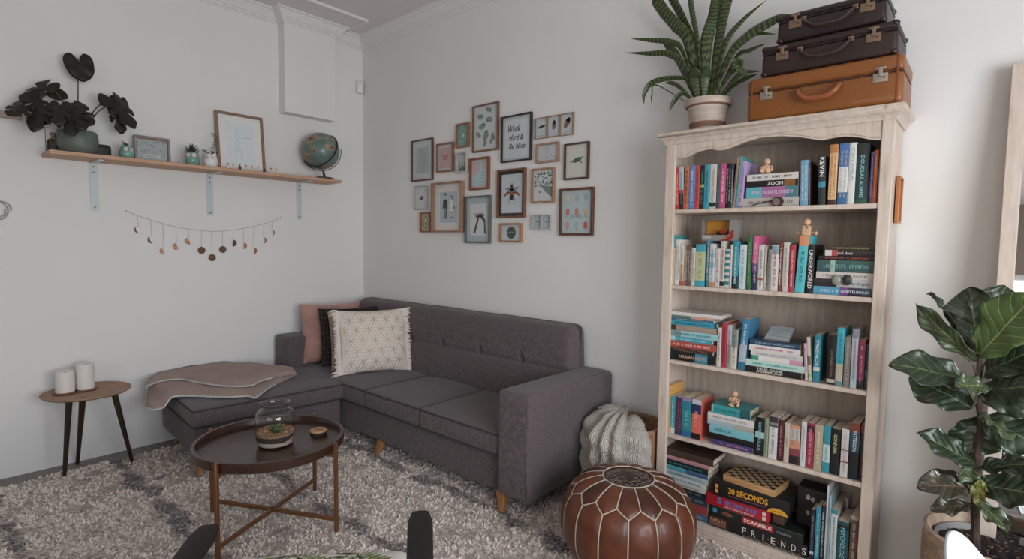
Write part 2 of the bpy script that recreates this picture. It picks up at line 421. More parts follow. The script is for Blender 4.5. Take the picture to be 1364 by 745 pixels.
# base boxes
mb = MB(); mb.rbox(.27, AX0-.002, -.745, -.03, .105, .30, .02, seg=(8, 4, 3)); sp(mb, 'seat_base')
CH = Matrix.Translation(Vector((.86, -1.685, 0))) @ RZ(math.radians(-4))     # chaise: local x to the left is negative, y back is positive
mb = MB(); mb.rbox(-.80, -.004, .012, .90, .125, .315, .022, seg=(6, 8, 3), M=CH); sp(mb, 'chaise_base')
# chaise cushion runs back to the wall between the arm and the first seat cushion
def puff(x0, x1, y0, y1, z0, z1, amt):
    def f(p):
        u = (p.x-x0)/(x1-x0)*2-1; v = (p.y-y0)/(y1-y0)*2-1; t = (p.z-z0)/(z1-z0)
        q = Vector(p); q.z += amt*max(0, t)*(1-abs(u)**2.5)*(1-abs(v)**2.5)
        s_ = math.sin(PI*min(max(t, 0), 1)); q.x += .006*u*abs(u)**6*s_; q.y += .008*v*abs(v)**6*s_
        q.z += .002*noise.noise(p*7); return q
    return f
mb = MB(); mb.rbox(-.81, 0, 0, .92, .312, .424, .016, seg=(14, 16, 3), fn=puff(-.81, 0, 0, .92, .312, .424, .010), M=CH)
mb.rbox(.265, .70, -.86, -.14, .312, .424, .016, seg=(8, 10, 3), fn=puff(.2, .76, -1.2, .1, .312, .424, .008)); sp(mb, 'chaise_cushion')
def piping(x0, x1, y0, y1, z, M=None, r=.0058, rc=.012):
    pts = []
    for cx, cy, a in ((x1-rc, y0+rc, -90), (x1-rc, y1-rc, 0), (x0+rc, y1-rc, 90), (x0+rc, y0+rc, 180)):
        for k in range(4): w = math.radians(a+30*k); pts.append((cx+rc*math.cos(w), cy+rc*math.sin(w), z))
    return MB().tube(pts, r, 6, closed=True, M=M)
sp(piping(-.81, 0, 0, .92, .413, CH), 'piping', m_pipe); sp(piping(-.812, .002, -.002, .90, .322, CH), 'piping', m_pipe)
# three seat cushions
for x0, x1 in ((.66, 1.172), (1.178, 1.732), (1.738, 2.368)):
    z0, z1, y0, y1 = .302, .425, -.768, -.13
    mb = MB(); mb.rbox(x0, x1, y0, y1, z0, z1, .018, seg=(12, 12, 3), fn=puff(x0, x1, y0, y1, z0, z1, .016)); c = sp(mb, 'seat_cushion')
    for zz in (.414, .312):
        if x0 < .9 and zz < .4: piping(.88, x1, y0, y1-.2, zz, r=.0055).build('piping', m_pipe, c); 
        else: piping(x0, x1, y0, y1, zz, r=.0055).build('piping', m_pipe, c)
    for ch in c.children: ch.location = -Vector(sofa.matrix_basis.translation)
# backrest: leaning, buttoned
BX0, BX1, BZ0, BZ1 = .17, 2.405, .38, .915
btn = [ony(x, y, -.165) for x, y in ((501, 437), (552, 446), (593, 456), (643, 465), (697.6, 472.8))]
btn = [(.45, .675), (.80, .675)]+[(b.x, .675) for b in btn[1:]]
def backf(p):
    t = (p.z-BZ0)/(BZ1-BZ0); q = Vector(p)
    if p.y < -.12:
        q.y += .07*t                                   # front leans back
        q.y += -.012*math.sin(PI*min(max((p.z-BZ0)/(.655-BZ0), 0), 1)) if p.z < .655 else -.014*math.sin(PI*min(max((p.z-.655)/(BZ1-.655), 0), 1))
        q.y += .012*math.exp(-((p.z-.655)/.012)**2)
        for bx, bz in btn:
            d = math.hypot(p.x-bx, p.z-bz); q.y += .022*math.exp(-(d/.022)**2)
            q.y += .011*math.exp(-((p.x-bx)/.010)**2)*math.exp(-(abs(p.z-bz)/.10)**2)
    q.x += (.02*(1-t)-.01*t)*(1 if p.x > 1.3 else -1)*(abs(p.x-1.3)/1.1)**4
    q.z += .004*noise.noise(Vector((p.x*3, 0, 0)))*t
    return q
mb = MB(); mb.rbox(BX0, BX1, -.235, -.02, BZ0, BZ1, .05, seg=(190, 4, 56), fn=backf); sp(mb, 'backrest')
for bx, bz in btn: sp(MB().ball((bx, -.178, bz), .011, 10, sc=(1, .45, 1)), 'button')
# legs, splayed
def leg(x, y, ztop, dx, dy):
    d = Vector((dx, dy, 0)); mb = MB()
    vs = []
    for z, hw, o in ((0.022, .014, 1.), (ztop, .032, 0.)):
        for sx, sy in ((-1, -1), (1, -1), (1, 1), (-1, 1)): vs.append((x+dx*o+sx*hw, y+dy*o+sy*hw*.8, z))
    mb.add(vs, [(0, 3, 2, 1), (4, 5, 6, 7), (0, 1, 5, 4), (1, 2, 6, 5), (2, 3, 7, 6), (3, 0, 4, 7)])
    sp(mb, 'leg', m_oak, bevel=.003)
leg(2.34, -.70, .13, .055, -.06); leg(1.30, -.70, .13, -.01, -.06); leg(2.38, -.12, .13, .03, .03); leg(.33, -.12, .13, 0, .0)
leg(.17, -1.50, .13, -.03, -.06); leg(.78, -1.62, .13, .03, -.03)

# ================================================================== CUSHIONS
def pillow_fn(w, h, t, pinch=.05):
    def f(u, v, side):
        a = u*2-1; b = v*2-1
        ex = w/2*a*(1-pinch*(1-b*b)*a*a); ez = h/2*b*(1-pinch*(1-a*a)*b*b)
        th = t/2*max(0, (1-abs(a)**2.6)*(1-abs(b)**2.6))**.55
        return Vector((ex, side*th, ez))
    return f
def pillow(name, label, w, h, t, M, m, wr=.0, seed=0):
    root = thing(name, label, 'cushion', M=M, group='cushions on the corner sofa')
    f = pillow_fn(w, h, t); mb = MB(); n = 30
    for sd in (-1, 1):
        def g(u, v):
            p = f(u, v, sd); e = (1-abs(u*2-1)**4)*(1-abs(v*2-1)**4)
            p.y += wr*e*noise.noise(Vector((u*3+seed, v*9, sd))); return p
        mb.grid(g, n, n) if sd > 0 else mb.grid(lambda u, v: g(1-u, v), n, n)
    mb.build('cover', m, root, weld=True, smooth=60)
    return root, f
def pm(base, wdir, tilt, h, yaw=0):
    """frame with x along wdir, z up tilted back, origin at the pillow centre; front is -y"""
    X = Vector(wdir).normalized(); Z = Vector((0, 0, 1)); Y = Z.cross(X).normalized()
    R = Matrix((X, Y, Z)).transposed().to_4x4() @ RX(-tilt)
    c = Vector(base)+(R @ Vector((0, 0, h/2))); return Matrix.Translation(c) @ R
m_pink = mat('pink_velvet', 'b98a80', .7, sheen=.8, bump=(14, .3), var=(6, .3))
m_blk = mat('black_mudcloth', '28231f', .9, bump=(80, .3))
m_beige = mat('beige_wool', 'b39c8c', .95, bump=(150, .8), var=(40, .3))
m_white = mat('cream_cotton', 'e3d9d2', .9, bump=(200, .15))
m_gold = mat('gold_thread', 'b79a72', .45, .3)
PW, PH = .50, .47
wd = Vector((.40, .916, 0))
Mw = pm((.872, -.478, .437), wd, math.radians(16), PH)
wp, wf = pillow('scatter_cushion', 'cream cushion with gold star lattice and white fringe, foremost of the row', PW, PH, .15, Mw, m_white)
# lattice of lens petals
mb = MB(); sp_ = .088; w_ = PW*.93; h_ = PH*.95
def surf(x, z):
    u = x/w_*.93+.5; v = z/h_*.95+.5
    if not (.05 < u < .95 and .03 < v < .97): return None
    q = wf(u, v, -1); q.y -= .0012; return q
def strip(a, b, bow):
    pts = []; d = Vector(b)-Vector(a); nn = Vector((-d.y, d.x)).normalized()
    for i in range(9):
        t = i/8; p = Vector(a)+d*t+nn*bow*4*t*(1-t); q = surf(p.x, p.y)
        if q is None:
            if len(pts) > 1: mb.tube(pts, .0014, 4)
            pts = []
        else: pts.append(q)
    if len(pts) > 1: mb.tube(pts, .0014, 4)
for r in range(-5, 6):
    for c in range(-5, 6):
        x = (c+.5*(r % 2))*sp_; z = r*sp_*.866
        for dx, dz in ((sp_, 0), (sp_/2, sp_*.866), (-sp_/2, sp_*.866)):
            for bow in (.0115, -.0115): strip((x, z), (x+dx, z+dz), bow)
mb.build('gold_lattice', m_gold, wp, smooth=60)
mb = MB(); fr = random.Random(2)
for sd in (-1, 1):
    for i in range(210):
        v = i/209; p = wf(0 if sd < 0 else 1, v, 1); l = fr.uniform(.03, .05)*(1.35 if (v < .05 or v > .95) else 1)
        a = fr.uniform(-.5, .5); d = Vector((sd*math.cos(a), fr.uniform(-.7, .5), math.sin(a)-.35)).normalized()
        e = p+d*l; e2 = p+d*l*.5+Vector((0, fr.uniform(-.006, .006), .004)); mb.tube([p-d*.004, e2, e], [.0032, .004, .0016], 4)
mb.build('fringe', m_white, wp, kind='stuff')
Mb = pm((.70, -.475, .440), Vector((.32, .95, 0)), math.radians(16), .44)
beige, _ = pillow('scatter_cushion', 'beige nubby cushion squeezed between the black and the cream cushion', .45, .44, .10, Mb, m_beige)
Mk = pm((.52, -.445, .440), Vector((.34, .94, 0)), math.radians(17), .45)
bk, bf = pillow('scatter_cushion', 'black cushion with small white stitched marks, behind the beige one', .46, .45, .11, Mk, m_blk)
mb = MB(); br_ = random.Random(4)
for i in range(11):
    for j in range(15):
        u = .04+j*.065; v = .06+i*.085; k = (i+j) % 4; x = (u-.5)*.48; z = (v-.5)*.45
        q = bf(min(u, .98), v, -1); q.y -= .0015
        if i % 3 == 0: mb.tube([q+Vector((-.011, 0, -.008)), q+Vector((0, 0, .008)), q+Vector((.011, 0, -.008))], .0008, 3)
        elif i % 3 == 1: mb.box(q.x-.0015, q.x+.0015, q.y, q.y+.001, q.z-.0015, q.z+.0015)
        else: mb.box(q.x-.006, q.x+.004, q.y, q.y+.001, q.z-.0008, q.z+.0008)
mb.build('stitched_marks', mat('stitch_white', 'a59c92', .9), bk)
Mp = pm((.345, -.50, .450), Vector((.30, .954, 0)), math.radians(13), .46)
pillow('scatter_cushion', 'pink velvet cushion leaning at the far left of the row', .46, .46, .13, Mp, m_pink, .02, 3)

# ================================================================== THROW ON THE CHAISE
def throw():
    root = thing('folded_throw', 'dusty pink knitted throw with white trim, folded over the end of the chaise', 'throw', (.6, -1.5, .435))
    m = mat('pink_knit', 'b3968c', .95, sheen=.3, bump=(260, .9), var=(90, .18)); mw = mat('white_trim_yarn', 'c9cccb', .9, bump=(200, .5))
    def layer(name, back, front, z, th, droop, parent):
        nb = 44; B = bez([onz(*q, z) for q in back], nb); Fp = bez([onz(*q, z) for q in front], nb)
        nv = 20
        def g(u, v, top):
            i = u*nb; k = min(int(i), nb-1); t = i-k
            b = B[k].lerp(B[k+1], t); f_ = Fp[k].lerp(Fp[k+1], t); p = b.lerp(f_, v)
            e = min(v, 1-v)*nv/1.6; rr = min(1, e); hh = math.sqrt(max(0, 1-(1-rr)**2))
            eu = min(u, 1-u)*nb/1.6; hh *= math.sqrt(max(0, 1-(1-min(1, eu))**2)) if eu < 1 else 1
            wv = .006*noise.noise(Vector((p.x*7, p.y*7, z*5)))+.004*math.sin(p.x*22+p.y*9)
            p = Vector(p); p.x = max(p.x, .03); p.z = z+(th*hh+wv*hh*(1 if top else .0) if top else 0)
            over = max(0, -1.70-p.y); p.z -= droop*min(over*1.2, .05) ; return p
        mb = MB(); mb.grid(lambda u, v: g(u, v, True), nb, nv); mb.grid(lambda u, v: g(1-u, v, False), nb, nv)
        o = mb.build(name, m, parent, world=True, weld=True, smooth=70)
        ed = [g(i/60, 1., True)+Vector((0, 0, th*.15)) for i in range(0, 55)]
        MB().tube(ed, .0055, 6).build('trim', mw, parent, world=True)
        ed = [g(0., i/20, True) for i in range(0, 21)]
        MB().tube(ed, .0055, 6).build('trim', mw, parent, world=True)
    layer('lower_fold', [(197, 512), (222, 497), (262, 487), (320, 489), (372, 491), (394, 496)],
          [(193, 533), (206, 536), (233, 529.5), (262, 529), (300, 530.5), (330, 529), (341, 531), (360, 517), (397, 499)], .437, .032, 1, root)
    layer('upper_fold', [(198, 511), (222, 494), (258, 483), (320, 487), (370, 490), (391, 495)],
          [(195, 516), (215, 509), (240, 506.5), (265, 511), (300, 515.5), (334, 515), (350, 508), (395, 497)], .472, .030, 0, root)
throw()

# ================================================================== COFFEE TABLE
m_wal = wood('walnut_tray', '41271b', '2c1a11', .36, 'x', 5, coat=.2)
m_brz = mat('brushed_bronze', '8f6548', .38, .7)
ct = thing('coffee_table', 'round dark wood tray coffee table on crossed bronze legs', 'table', (1.655, -1.605, .03))
TZ = .425   # tray top edge local
prof = [(0, TZ-.048), (.325, TZ-.048), (.334, TZ-.04), (.336, TZ-.003), (.333, TZ), (.320, TZ), (.317, TZ-.004), (.312, TZ-.034), (.305, TZ-.037), (0, TZ-.037)]
MB().lathe(prof, 96).build('tray', m_wal, ct, smooth=40)
for k in range(4):
    a = math.radians(-62+90*k-.5); c = Vector((math.cos(a), math.sin(a), 0)); R_ = .347
    M_ = RZ(a)
    mb = MB(); mb.box(R_-.008, R_+.008, -.008, .008, 0, TZ+.004, M=M_); o = mb.build('leg', m_brz, ct, bevel=.0015)
    MB().box(.20, R_-.008, -.007, .007, TZ-.064, TZ-.05, M=M_).build('tray_support', m_brz, ct, bevel=.001)
for k in range(2):
    a = math.radians(-62+90*k-.5); z = .052+.0*k
    MB().box(-.34, .34, -.007, .007, z, z+.018, M=RZ(a)).build('cross_bar', m_brz, ct, bevel=.001)
# terrarium
jc = onz(367, 590, .424); jc = Vector((jc.x+.0, jc.y, .4195))
jar = thing('terrarium_jar', 'glass terrarium jar with sand layers, gravel and a green succulent', 'terrarium', jc)
K = .168/.175
gp = [(0, .002), (.066, .002), (.078, .008), (.088, .025), (.092, .05), (.092, .125), (.088, .145), (.074, .160), (.064, .166), (.062, .172), (.066, .186), (.071, .190)]
gp = [(r*K, z*K*1.12) for r, z in gp]
mb = MB(); mb.lathe(gp+[(r-.002, z+(.002 if i < 2 else 0)) for i, (r, z) in reversed(list(enumerate(gp)))], 48); mb.build('glass_jar', glass_mat(), jar, smooth=60)
r_ = .088*K
def layer(name, z0f, z1f, m, n=40, rr=r_):
    mb = MB()
    def pr_(a): return .5+.5*math.sin(a+2.2)
    prof = []; vs = []; fs = []
    for i in range(n):
        a = 2*PI*i/n
        for r, z in ((0, None), (rr, 'b'), (rr, 't')):
            pass
    top = [(rr*math.cos(2*PI*i/n), rr*math.sin(2*PI*i/n), z1f(2*PI*i/n)) for i in range(n)]
    rb = lambda z: rr if z > .02 else rr*(.86+.14*z/.02)
    bot = [(rb(z0f(2*PI*i/n))*math.cos(2*PI*i/n), rb(z0f(2*PI*i/n))*math.sin(2*PI*i/n), z0f(2*PI*i/n)) for i in range(n)]
    zt = sum(p[2] for p in top)/n; zb = sum(p[2] for p in bot)/n
    vs = bot+top+[(0, 0, zb), (0, 0, zt)]
    for i in range(n): j = (i+1) % n; fs += [(i, j, n+j, n+i), (2*n, j, i), (2*n+1, n+i, n+j)]
    mb.add(vs, fs); return mb.build(name, m, jar, smooth=50)
wob = lambda a: .012*math.cos(a+.95)**1
layer('pale_sand', lambda a: .006, lambda a: .032-wob(a)+.008*abs(math.sin(a*1.5)), mat('pale_sand', 'b6a498', .95, bump=(200, .3)))
layer('dark_soil', lambda a: .032-wob(a)+.008*abs(math.sin(a*1.5)), lambda a: .052, mat('dark_soil', '3a2f2a', 1, bump=(150, .6)))
layer('gravel_bed', lambda a: .0521, lambda a: .064, mat('gravel_bed', '9a7b5f', .95, bump=(120, 1.)))
mb = MB(); gr = random.Random(9)
for i in range(300):
    a = gr.uniform(0, 2*PI); r = r_*math.sqrt(gr.uniform(.05, .95)); s_ = gr.uniform(.0022, .0045)
    mb.ball((r*math.cos(a)*.97, r*math.sin(a)*.97, .064+gr.uniform(0, .004)), s_, 6, sc=(1, 1.3, .8))
mb.build('gravel', mat('gravel_stone', 'c49f7c', .8, var=(60, .5), col2='7d5a40'), jar, kind='stuff')
mg = mat('succulent_green', '5c6b3f', .5, var=(30, .4))
def rosette(parent, c, r, n, m, name='succulent', rings=3):
    mb = MB()
    for ring in range(rings):
        for k in range(n):
            a = 2*PI*(k+.5*ring)/n; el = .25+.42*ring; L_ = r*(1-.22*ring)
            d = Vector((math.cos(a)*math.cos(el), math.sin(a)*math.cos(el), math.sin(el))); sd = Vector((-math.sin(a), math.cos(a), 0)); up = d.cross(sd)
            def g(u, v):
                ww = L_*.26*math.sin(PI*min(1, .12+v*.88))**.6*(1 if v < .98 else .1)
                return Vector(c)+d*L_*v+sd*ww*math.cos(2*PI*u)-up*ww*.35*math.sin(2*PI*u)+Vector((0, 0, .15*L_*v*v))
            mb.grid(g, 8, 5, closed_u=True)
    return mb.build(name, m, parent, smooth=70)
rosette(jar, (-.004, .004, .066), .042, 8, mg); rosette(jar, (.034, -.01, .066), .026, 7, mg, rings=2)
# wooden lid / coaster
lc = onz(424, 577, .425)
lid = thing('jar_lid', 'small dark round lid with pale wood top beside the terrarium', 'lid', (lc.x, lc.y, .4185))
MB().lathe([(0, 0), (.038, 0), (.04, .003), (.04, .017), (0, .017)], 40).build('rim', mat('dark_cork', '33261f', .7), lid)
MB().lathe([(0, .0172), (.041, .0172), (.0415, .019), (.040, .024), (0, .024)], 40).build('wood_top', wood('pale_wood_disc', 'c79b74', 'b08560', .5, 'x', 8), lid)
mt = mat('burnt_mark', '5b4030', .8)
MB().grid(lambda u, v: Vector((-.024+.048*u, -.004+.009*v+.004*math.sin(u*9)+.002*math.sin(u*31), .0246)), 24, 1, M=RZ(.7)).build('burnt_lettering', mt, lid)

# ================================================================== SIDE TABLE + CANDLES
m_dk = mat('dark_stained_leg', '2e221b', .45)
st = thing('side_table', 'small round wooden side table with three dark legs against the left wall', 'table', (.252, -2.05, 0))
m_st = wood('side_table_wood', 'a9856a', '8a6a52', .5, 'y', 6)
MB().lathe([(0, .476), (.17, .476), (.205, .484), (.215, .494), (.214, .497), (.205, .492), (.17, .487), (0, .487)], 72).build('tabletop', m_st, st)
for (fx, fy, fz), (tx, ty) in (((.250, -2.172, .0), onz(92, 534, .477)[:2]), ((.045, -2.075, 0), onz(110, 533, .477)[:2]), ((.285, -1.845, 0.0), onz(152.5, 526, .477)[:2])):
    MB().cyl((fx-.252, fy+2.05, fz), (tx-.252, ty+2.05, .480), .0095, .0165, 16).build('leg', m_dk, st)
for (px, pyb, pyt, r, desc) in ((87, 526.5, 497, .046, 'shorter white pillar candle, left one on the side table'), (114, 522, 488.5, .045, 'taller white pillar candle, right one on the side table')):
    b = onz(px, pyb-3, .489)
    h = (ony(px, pyt, b.y).z-.492); h = .122 if px < 100 else .15
    cs = thing('coaster', ('wooden disc under the shorter candle' if px < 100 else 'wooden disc under the taller candle'), 'coaster', (b.x, b.y, .4885), group='candle coasters')
    MB().lathe([(0, 0), (.060, 0), (.062, .003), (.060, .006), (0, .006)], 40).build('disc', mat('coaster_wood', '7a5240', .5), cs)
    c = thing('pillar_candle', desc, 'candle', (b.x, b.y, .4946), group='candles on the side table')
    MB().lathe([(0, 0), (r-.003, 0), (r, .003), (r, h-.004), (r-.003, h), (r-.008, h-.001), (r-.02, h-.008), (0, h-.010)], 40).build('wax', mat('candle_wax', 'e6e1dc', .5, bump=(20, .05)), c)
    MB().cyl((0, 0, h-.012), (.001, 0, h-.001), .001, .001, 6).build('wick', plain('2a2421'), c)

# ================================================================== BASKET WITH BLANKET
m_wick = mat('woven_seagrass', 'a98062', .85, bump=(120, .6), var=(40, .4))
BC = (2.808, -.228); BR = .175; BH = .44
bas = thing('seagrass_basket', 'round woven seagrass basket between the sofa arm and the bookcase', 'basket', (*BC, .0125))
prof = []
for i in range(23):
    z = BH*i/22; r = BR*(.88+.12*math.sin(PI*.5*min(1, z/BH*1.1)))
    prof += [(r+.004, z), (r+.008, z+.008)]
prof += [(BR+.004, BH+.01), (BR-.006, BH+.012), (BR-.012, BH), (BR-.03, .02), (0, .012)]
MB().lathe([(0, 0)]+prof, 64).build('basket_body', m_wick, bas, smooth=50)
bl = thing('knitted_blanket', 'cream cable knit blanket spilling out of the seagrass basket', 'blanket', (*BC, .0125))
def blf(u, v):
    a = math.radians(125+205*u); fold = math.sin(a*15+2*math.sin(a*4)+1.2*math.sin(v*4))
    ar = 1-abs(2*u-1)**6
    if v < .35:
        t = v/.35; r = BR*(.15+.75*t)+.006; z = BH-.02+.075*math.sin(PI*(.25+.5*t))*1.15
    else:
        t = (v-.35)/.65; r = BR*.9+.062*math.sin(PI*.5*min(1, t*5))+.012*math.sin(PI*t); z = BH+.035-(BH+.0)*t**1.15
    r += .015*fold*min(1, v*2)+.006*math.sin(z*60+a*5); z += .01*fold*(1-v)
    z = max(z, .008); r -= .0*ar
    return Vector((r*math.cos(a), r*math.sin(a), z))
def cable_mat():
    m = mat('cable_knit', 'efe5d9', .95, sheen=.3); nt = m.node_tree; N = nt.nodes; L = nt.links; b = N['Principled BSDF']
    uv = N.new('ShaderNodeTexCoord'); mp = N.new('ShaderNodeMapping'); mp.inputs['Scale'].default_value = (34, 60, 1); L.new(uv.outputs['UV'], mp.inputs[0])
    wv = N.new('ShaderNodeTexWave'); wv.inputs['Scale'].default_value = 1.; wv.inputs['Distortion'].default_value = 6; wv.inputs['Detail'].default_value = 1; wv.inputs['Detail Scale'].default_value = .6; L.new(mp.outputs[0], wv.inputs['Vector'])
    vo = N.new('ShaderNodeTexVoronoi'); vo.inputs['Scale'].default_value = 1.6; L.new(mp.outputs[0], vo.inputs['Vector'])
    ad = N.new('ShaderNodeMath'); ad.operation = 'SUBTRACT'; L.new(wv.outputs['Fac'], ad.inputs[0]); L.new(vo.outputs['Distance'], ad.inputs[1])
    bp = N.new('ShaderNodeBump'); bp.inputs['Distance'].default_value = .012; bp.inputs['Strength'].default_value = 1.; L.new(ad.outputs[0], bp.inputs['Height']); L.new(bp.outputs[0], b.inputs['Normal']); return m
mb = MB(); mb.grid(blf, 150, 60); mb.build('knit', cable_mat(), bl, smooth=80, solid=.006)

# ================================================================== POUF
pc = Vector((3.078, -.703, .0125)); PR, PHH = .278, .385
def leather():
    m = mat('brown_leather', '6d3f29', .42, bump=(40, .12), coat=.1); nt = m.node_tree; N = nt.nodes; L = nt.links; b = N['Principled BSDF']
    at = N.new('ShaderNodeAttribute'); at.attribute_name = 'panel_tone'
    nz = N.new('ShaderNodeTexNoise'); nz.inputs['Scale'].default_value = 7; nz.inputs['Detail'].default_value = 4
    mx = N.new('ShaderNodeMix'); mx.data_type = 'RGBA'; mx.blend_type = 'MULTIPLY'; mx.inputs[0].default_value = .8
    r = N.new('ShaderNodeValToRGB'); r.color_ramp.elements[0].position = .3; r.color_ramp.elements[0].color = (.55, .5, .48, 1); r.color_ramp.elements[1].position = .7; r.color_ramp.elements[1].color = (1.15, 1.1, 1.05, 1)
    L.new(nz.outputs[0], r.inputs[0]); L.new(at.outputs['Color'], mx.inputs[6]); L.new(r.outputs[0], mx.inputs[7]); L.new(mx.outputs[2], b.inputs['Base Color']); return m
pouf = thing('leather_pouf', 'round brown leather pouf with white stitched panels beside the bookcase', 'pouf', pc)
NP = 15; H0 = .42
def pprof(s):   # s 0 top centre .. 1 bottom centre along the profile
    a = PI*s; e = .72
    ca, sa = math.cos(a), math.sin(a)
    z = PHH/2+PHH/2*math.copysign(abs(ca)**.8, ca); r = PR*abs(sa)**e; return r, z
S0, S1, S2, S3 = .088, .255, .318, .93   # disc edge, inner corner ring, outer corner ring, lower edge
def seam_d(a, s):
    """distance-like value to the nearest seam in (angle, s)"""
    r, _ = pprof(s); fa = a/(2*PI)*NP; f0 = abs(fa-round(fa)); f1 = abs(fa-math.floor(fa)-.5)
    zig = S1+(S2-S1)*min(1, 2*f0)
    if s < S0: return (S0-s)*.55
    if s < zig: return min(f0*2*PI*r/NP, (s-S0)*.55, (zig-s)*.55)
    return min(f1*2*PI*r/NP, (s-zig)*.55)
def pp(a, s, off=0.):
    r, z = pprof(s); d = seam_d(a, s); pf = .010*(1-math.exp(-d/.014)) if s < S3 else 0
    r2, z2 = pprof(min(s+.01, 1)); n = Vector((-(z2-z), 0, (r2-r))); n = Vector((-(z2-z), r2-r)); n.normalize() if n.length > 0 else None
    k = pf+off-.01*(s < S0); return Vector(((r+n.x*k)*math.cos(a), (r+n.x*k)*math.sin(a), z+n.y*k))
mb = MB(); mb.grid(lambda u, v: pp(2*PI*(1-u), .0005+v*.999), NP*14, 90, closed_u=True)
lo = mb.build('leather_cover', leather(), pouf, smooth=80); me = lo.data
ca = me.color_attributes.new('panel_tone', 'FLOAT_COLOR', 'POINT'); tr_ = random.Random(12)
tin = [tr_.choice([1, .95, 1.05, .55, 1., .8]) for _ in range(NP)]; tout = [tr_.uniform(.85, 1.08) for _ in range(NP)]
bc_ = lin('683823'); dk_ = lin('2c1d18'); cols = []
for i in range(len(me.vertices)):
    u, v = mb.uv[i]; a = 2*PI*(1-u); s = .0005+v*.999; fa = a/(2*PI)*NP; f0 = abs(fa-round(fa)); zig = S1+(S2-S1)*min(1, 2*f0)
    if s < S0: c = dk_
    elif s < zig: c = tuple(q*tin[int(fa) % NP] for q in bc_)
    else: c = tuple(q*tout[int(fa+.5) % NP] for q in bc_)
    cols += [*c, 1]
ca.data.foreach_set('color', cols)
mb = MB(); sr = .0028
for k in range(NP):
    a = 2*PI*k/NP; h = PI/NP
    mb.tube([pp(a, S0+(S1-S0)*t/10, .003) for t in range(11)], sr, 5)
    for sg in (-1, 1): mb.tube([pp(a+sg*h*t/6, S1+(S2-S1)*t/6, .003) for t in range(7)], sr, 5)
    mb.tube([pp(a+h, S2+(S3-S2)*t/24, .003) for t in range(25)], sr, 5)
mb.tube([pp(2*PI*i/60, S0, .003) for i in range(60)], sr, 5, closed=True)
mb.tube([pp(2*PI*i/60, S3, .003) for i in range(60)], sr, 5, closed=True)
mb.build('white_stitching', mat('stitch_cord', 'cdbfae', .9, bump=(300, .6)), pouf)
mb = MB(); er = random.Random(5)
for i in range(230):
    a = er.uniform(0, 2*PI); s = S0*math.sqrt(er.uniform(.02, .8)); p = pp(a, s, .0015); d = er.choice([0, PI/3, -PI/3])+er.uniform(-.2, .2); l = er.uniform(.004, .010)
    mb.tube([p-Vector((math.cos(d)*l, math.sin(d)*l, 0)), p+Vector((math.cos(d)*l, math.sin(d)*l, 0))], .0008, 4)
mb.build('embroidery', mat('embroidery_thread', '8d7c72', .8), pouf, kind='stuff')
# ================================================================== ARMCHAIR (front edge in view)
ax = Vector((.775, -.632, 0)); sd = Vector((.632, .775, 0))
tipc = Vector((2.872, -2.035, 0))
ac = thing('armchair', 'dark wooden armchair with palm leaf patterned seat, at the bottom edge', 'armchair', M=Matrix(((sd.x, ax.x, 0, tipc.x), (sd.y, ax.y, 0, tipc.y), (0, 0, 1, .012), (0, 0, 0, 1))))
m_dw = wood('dark_armchair_wood', '1c1310', '140d0a', .6, 'y', 5)
HW = .275
for s_ in (-1, 1):
    # arm: local y runs from the tip (0) backwards
    n = 14
    def armf(u, v):
        y = v*.66; wdt = .034*(1-.15*v)*min(1, (.55+v*18))**.5; z = .622-.05*v*v; a = 2*PI*u
        return Vector((s_*(HW+.0)+wdt*math.copysign(abs(math.cos(a))**.6, math.cos(a)), y, z+.013*math.copysign(abs(math.sin(a))**.6, math.sin(a))))
    mb = MB(); mb.grid(armf, 20, 16, closed_u=True); k = 17
    mb.f.append(tuple(i*17 for i in range(20))); mb.f.append(tuple(reversed([i*17+16 for i in range(20)])))
    mb.build('armrest', m_dw, ac, smooth=50)
    MB().tube([(s_*HW, .10, .605), (s_*HW, .085, .35), (s_*HW, .06, 0)], [.017, .019, .012], 12).build('leg', m_dw, ac)
    MB().tube([(s_*HW, .60, .575), (s_*HW, .64, .30), (s_*HW, .70, 0)], [.016, .018, .012], 12).build('leg', m_dw, ac)
    MB().box(s_*HW-.012, s_*HW+.012, .08, .64, .30, .345).build('side_rail', m_dw, ac, bevel=.003)
MB().box(-HW, HW, .075, .10, .29, .34).build('front_rail', m_dw, ac, bevel=.003)
MB().box(-HW, HW, .60, .625, .25, .30).build('rear_rail', m_dw, ac, bevel=.003)
m_palm = mat('palm_print_cotton', 'd9d5cd', .85, bump=(200, .15))
def seatf(p):
    q = Vector(p); u = p.x/.26; v = (p.y-.27)/.3
    if p.z > .43: q.z += .022*(1-u*u)*(1-v*v) if abs(u) < 1 and abs(v) < 1 else 0
    q.z -= .03*(p.y/.6)+.010*u; return q
mb = MB(); mb.rbox(-.255, .255, -.10, .56, .36, .488, .045, seg=(14, 14, 3), fn=seatf); seat = mb.build('seat_cushion', m_palm, ac)
MB().rbox(-.25, .25, .50, .60, .49, .74, .04, seg=(10, 3, 8), fn=lambda p: p+Vector((0, .22*(p.z-.43), 0))).build('back_cushion', m_palm, ac)
mb = MB(); plr = random.Random(8); mb2 = MB()
def seat_z(x, y):
    u = x/.26; v = (y-.27)/.3; z = .488+(.022*(1-u*u)*(1-v*v) if abs(u) < 1 and abs(v) < 1 else 0)-.03*y/.6
    rr = .045; dy = max(0, -.10+rr-y)
    if dy > 0: z -= rr-math.sqrt(max(0, rr*rr-dy*dy))
    return z+.0014-.010*u
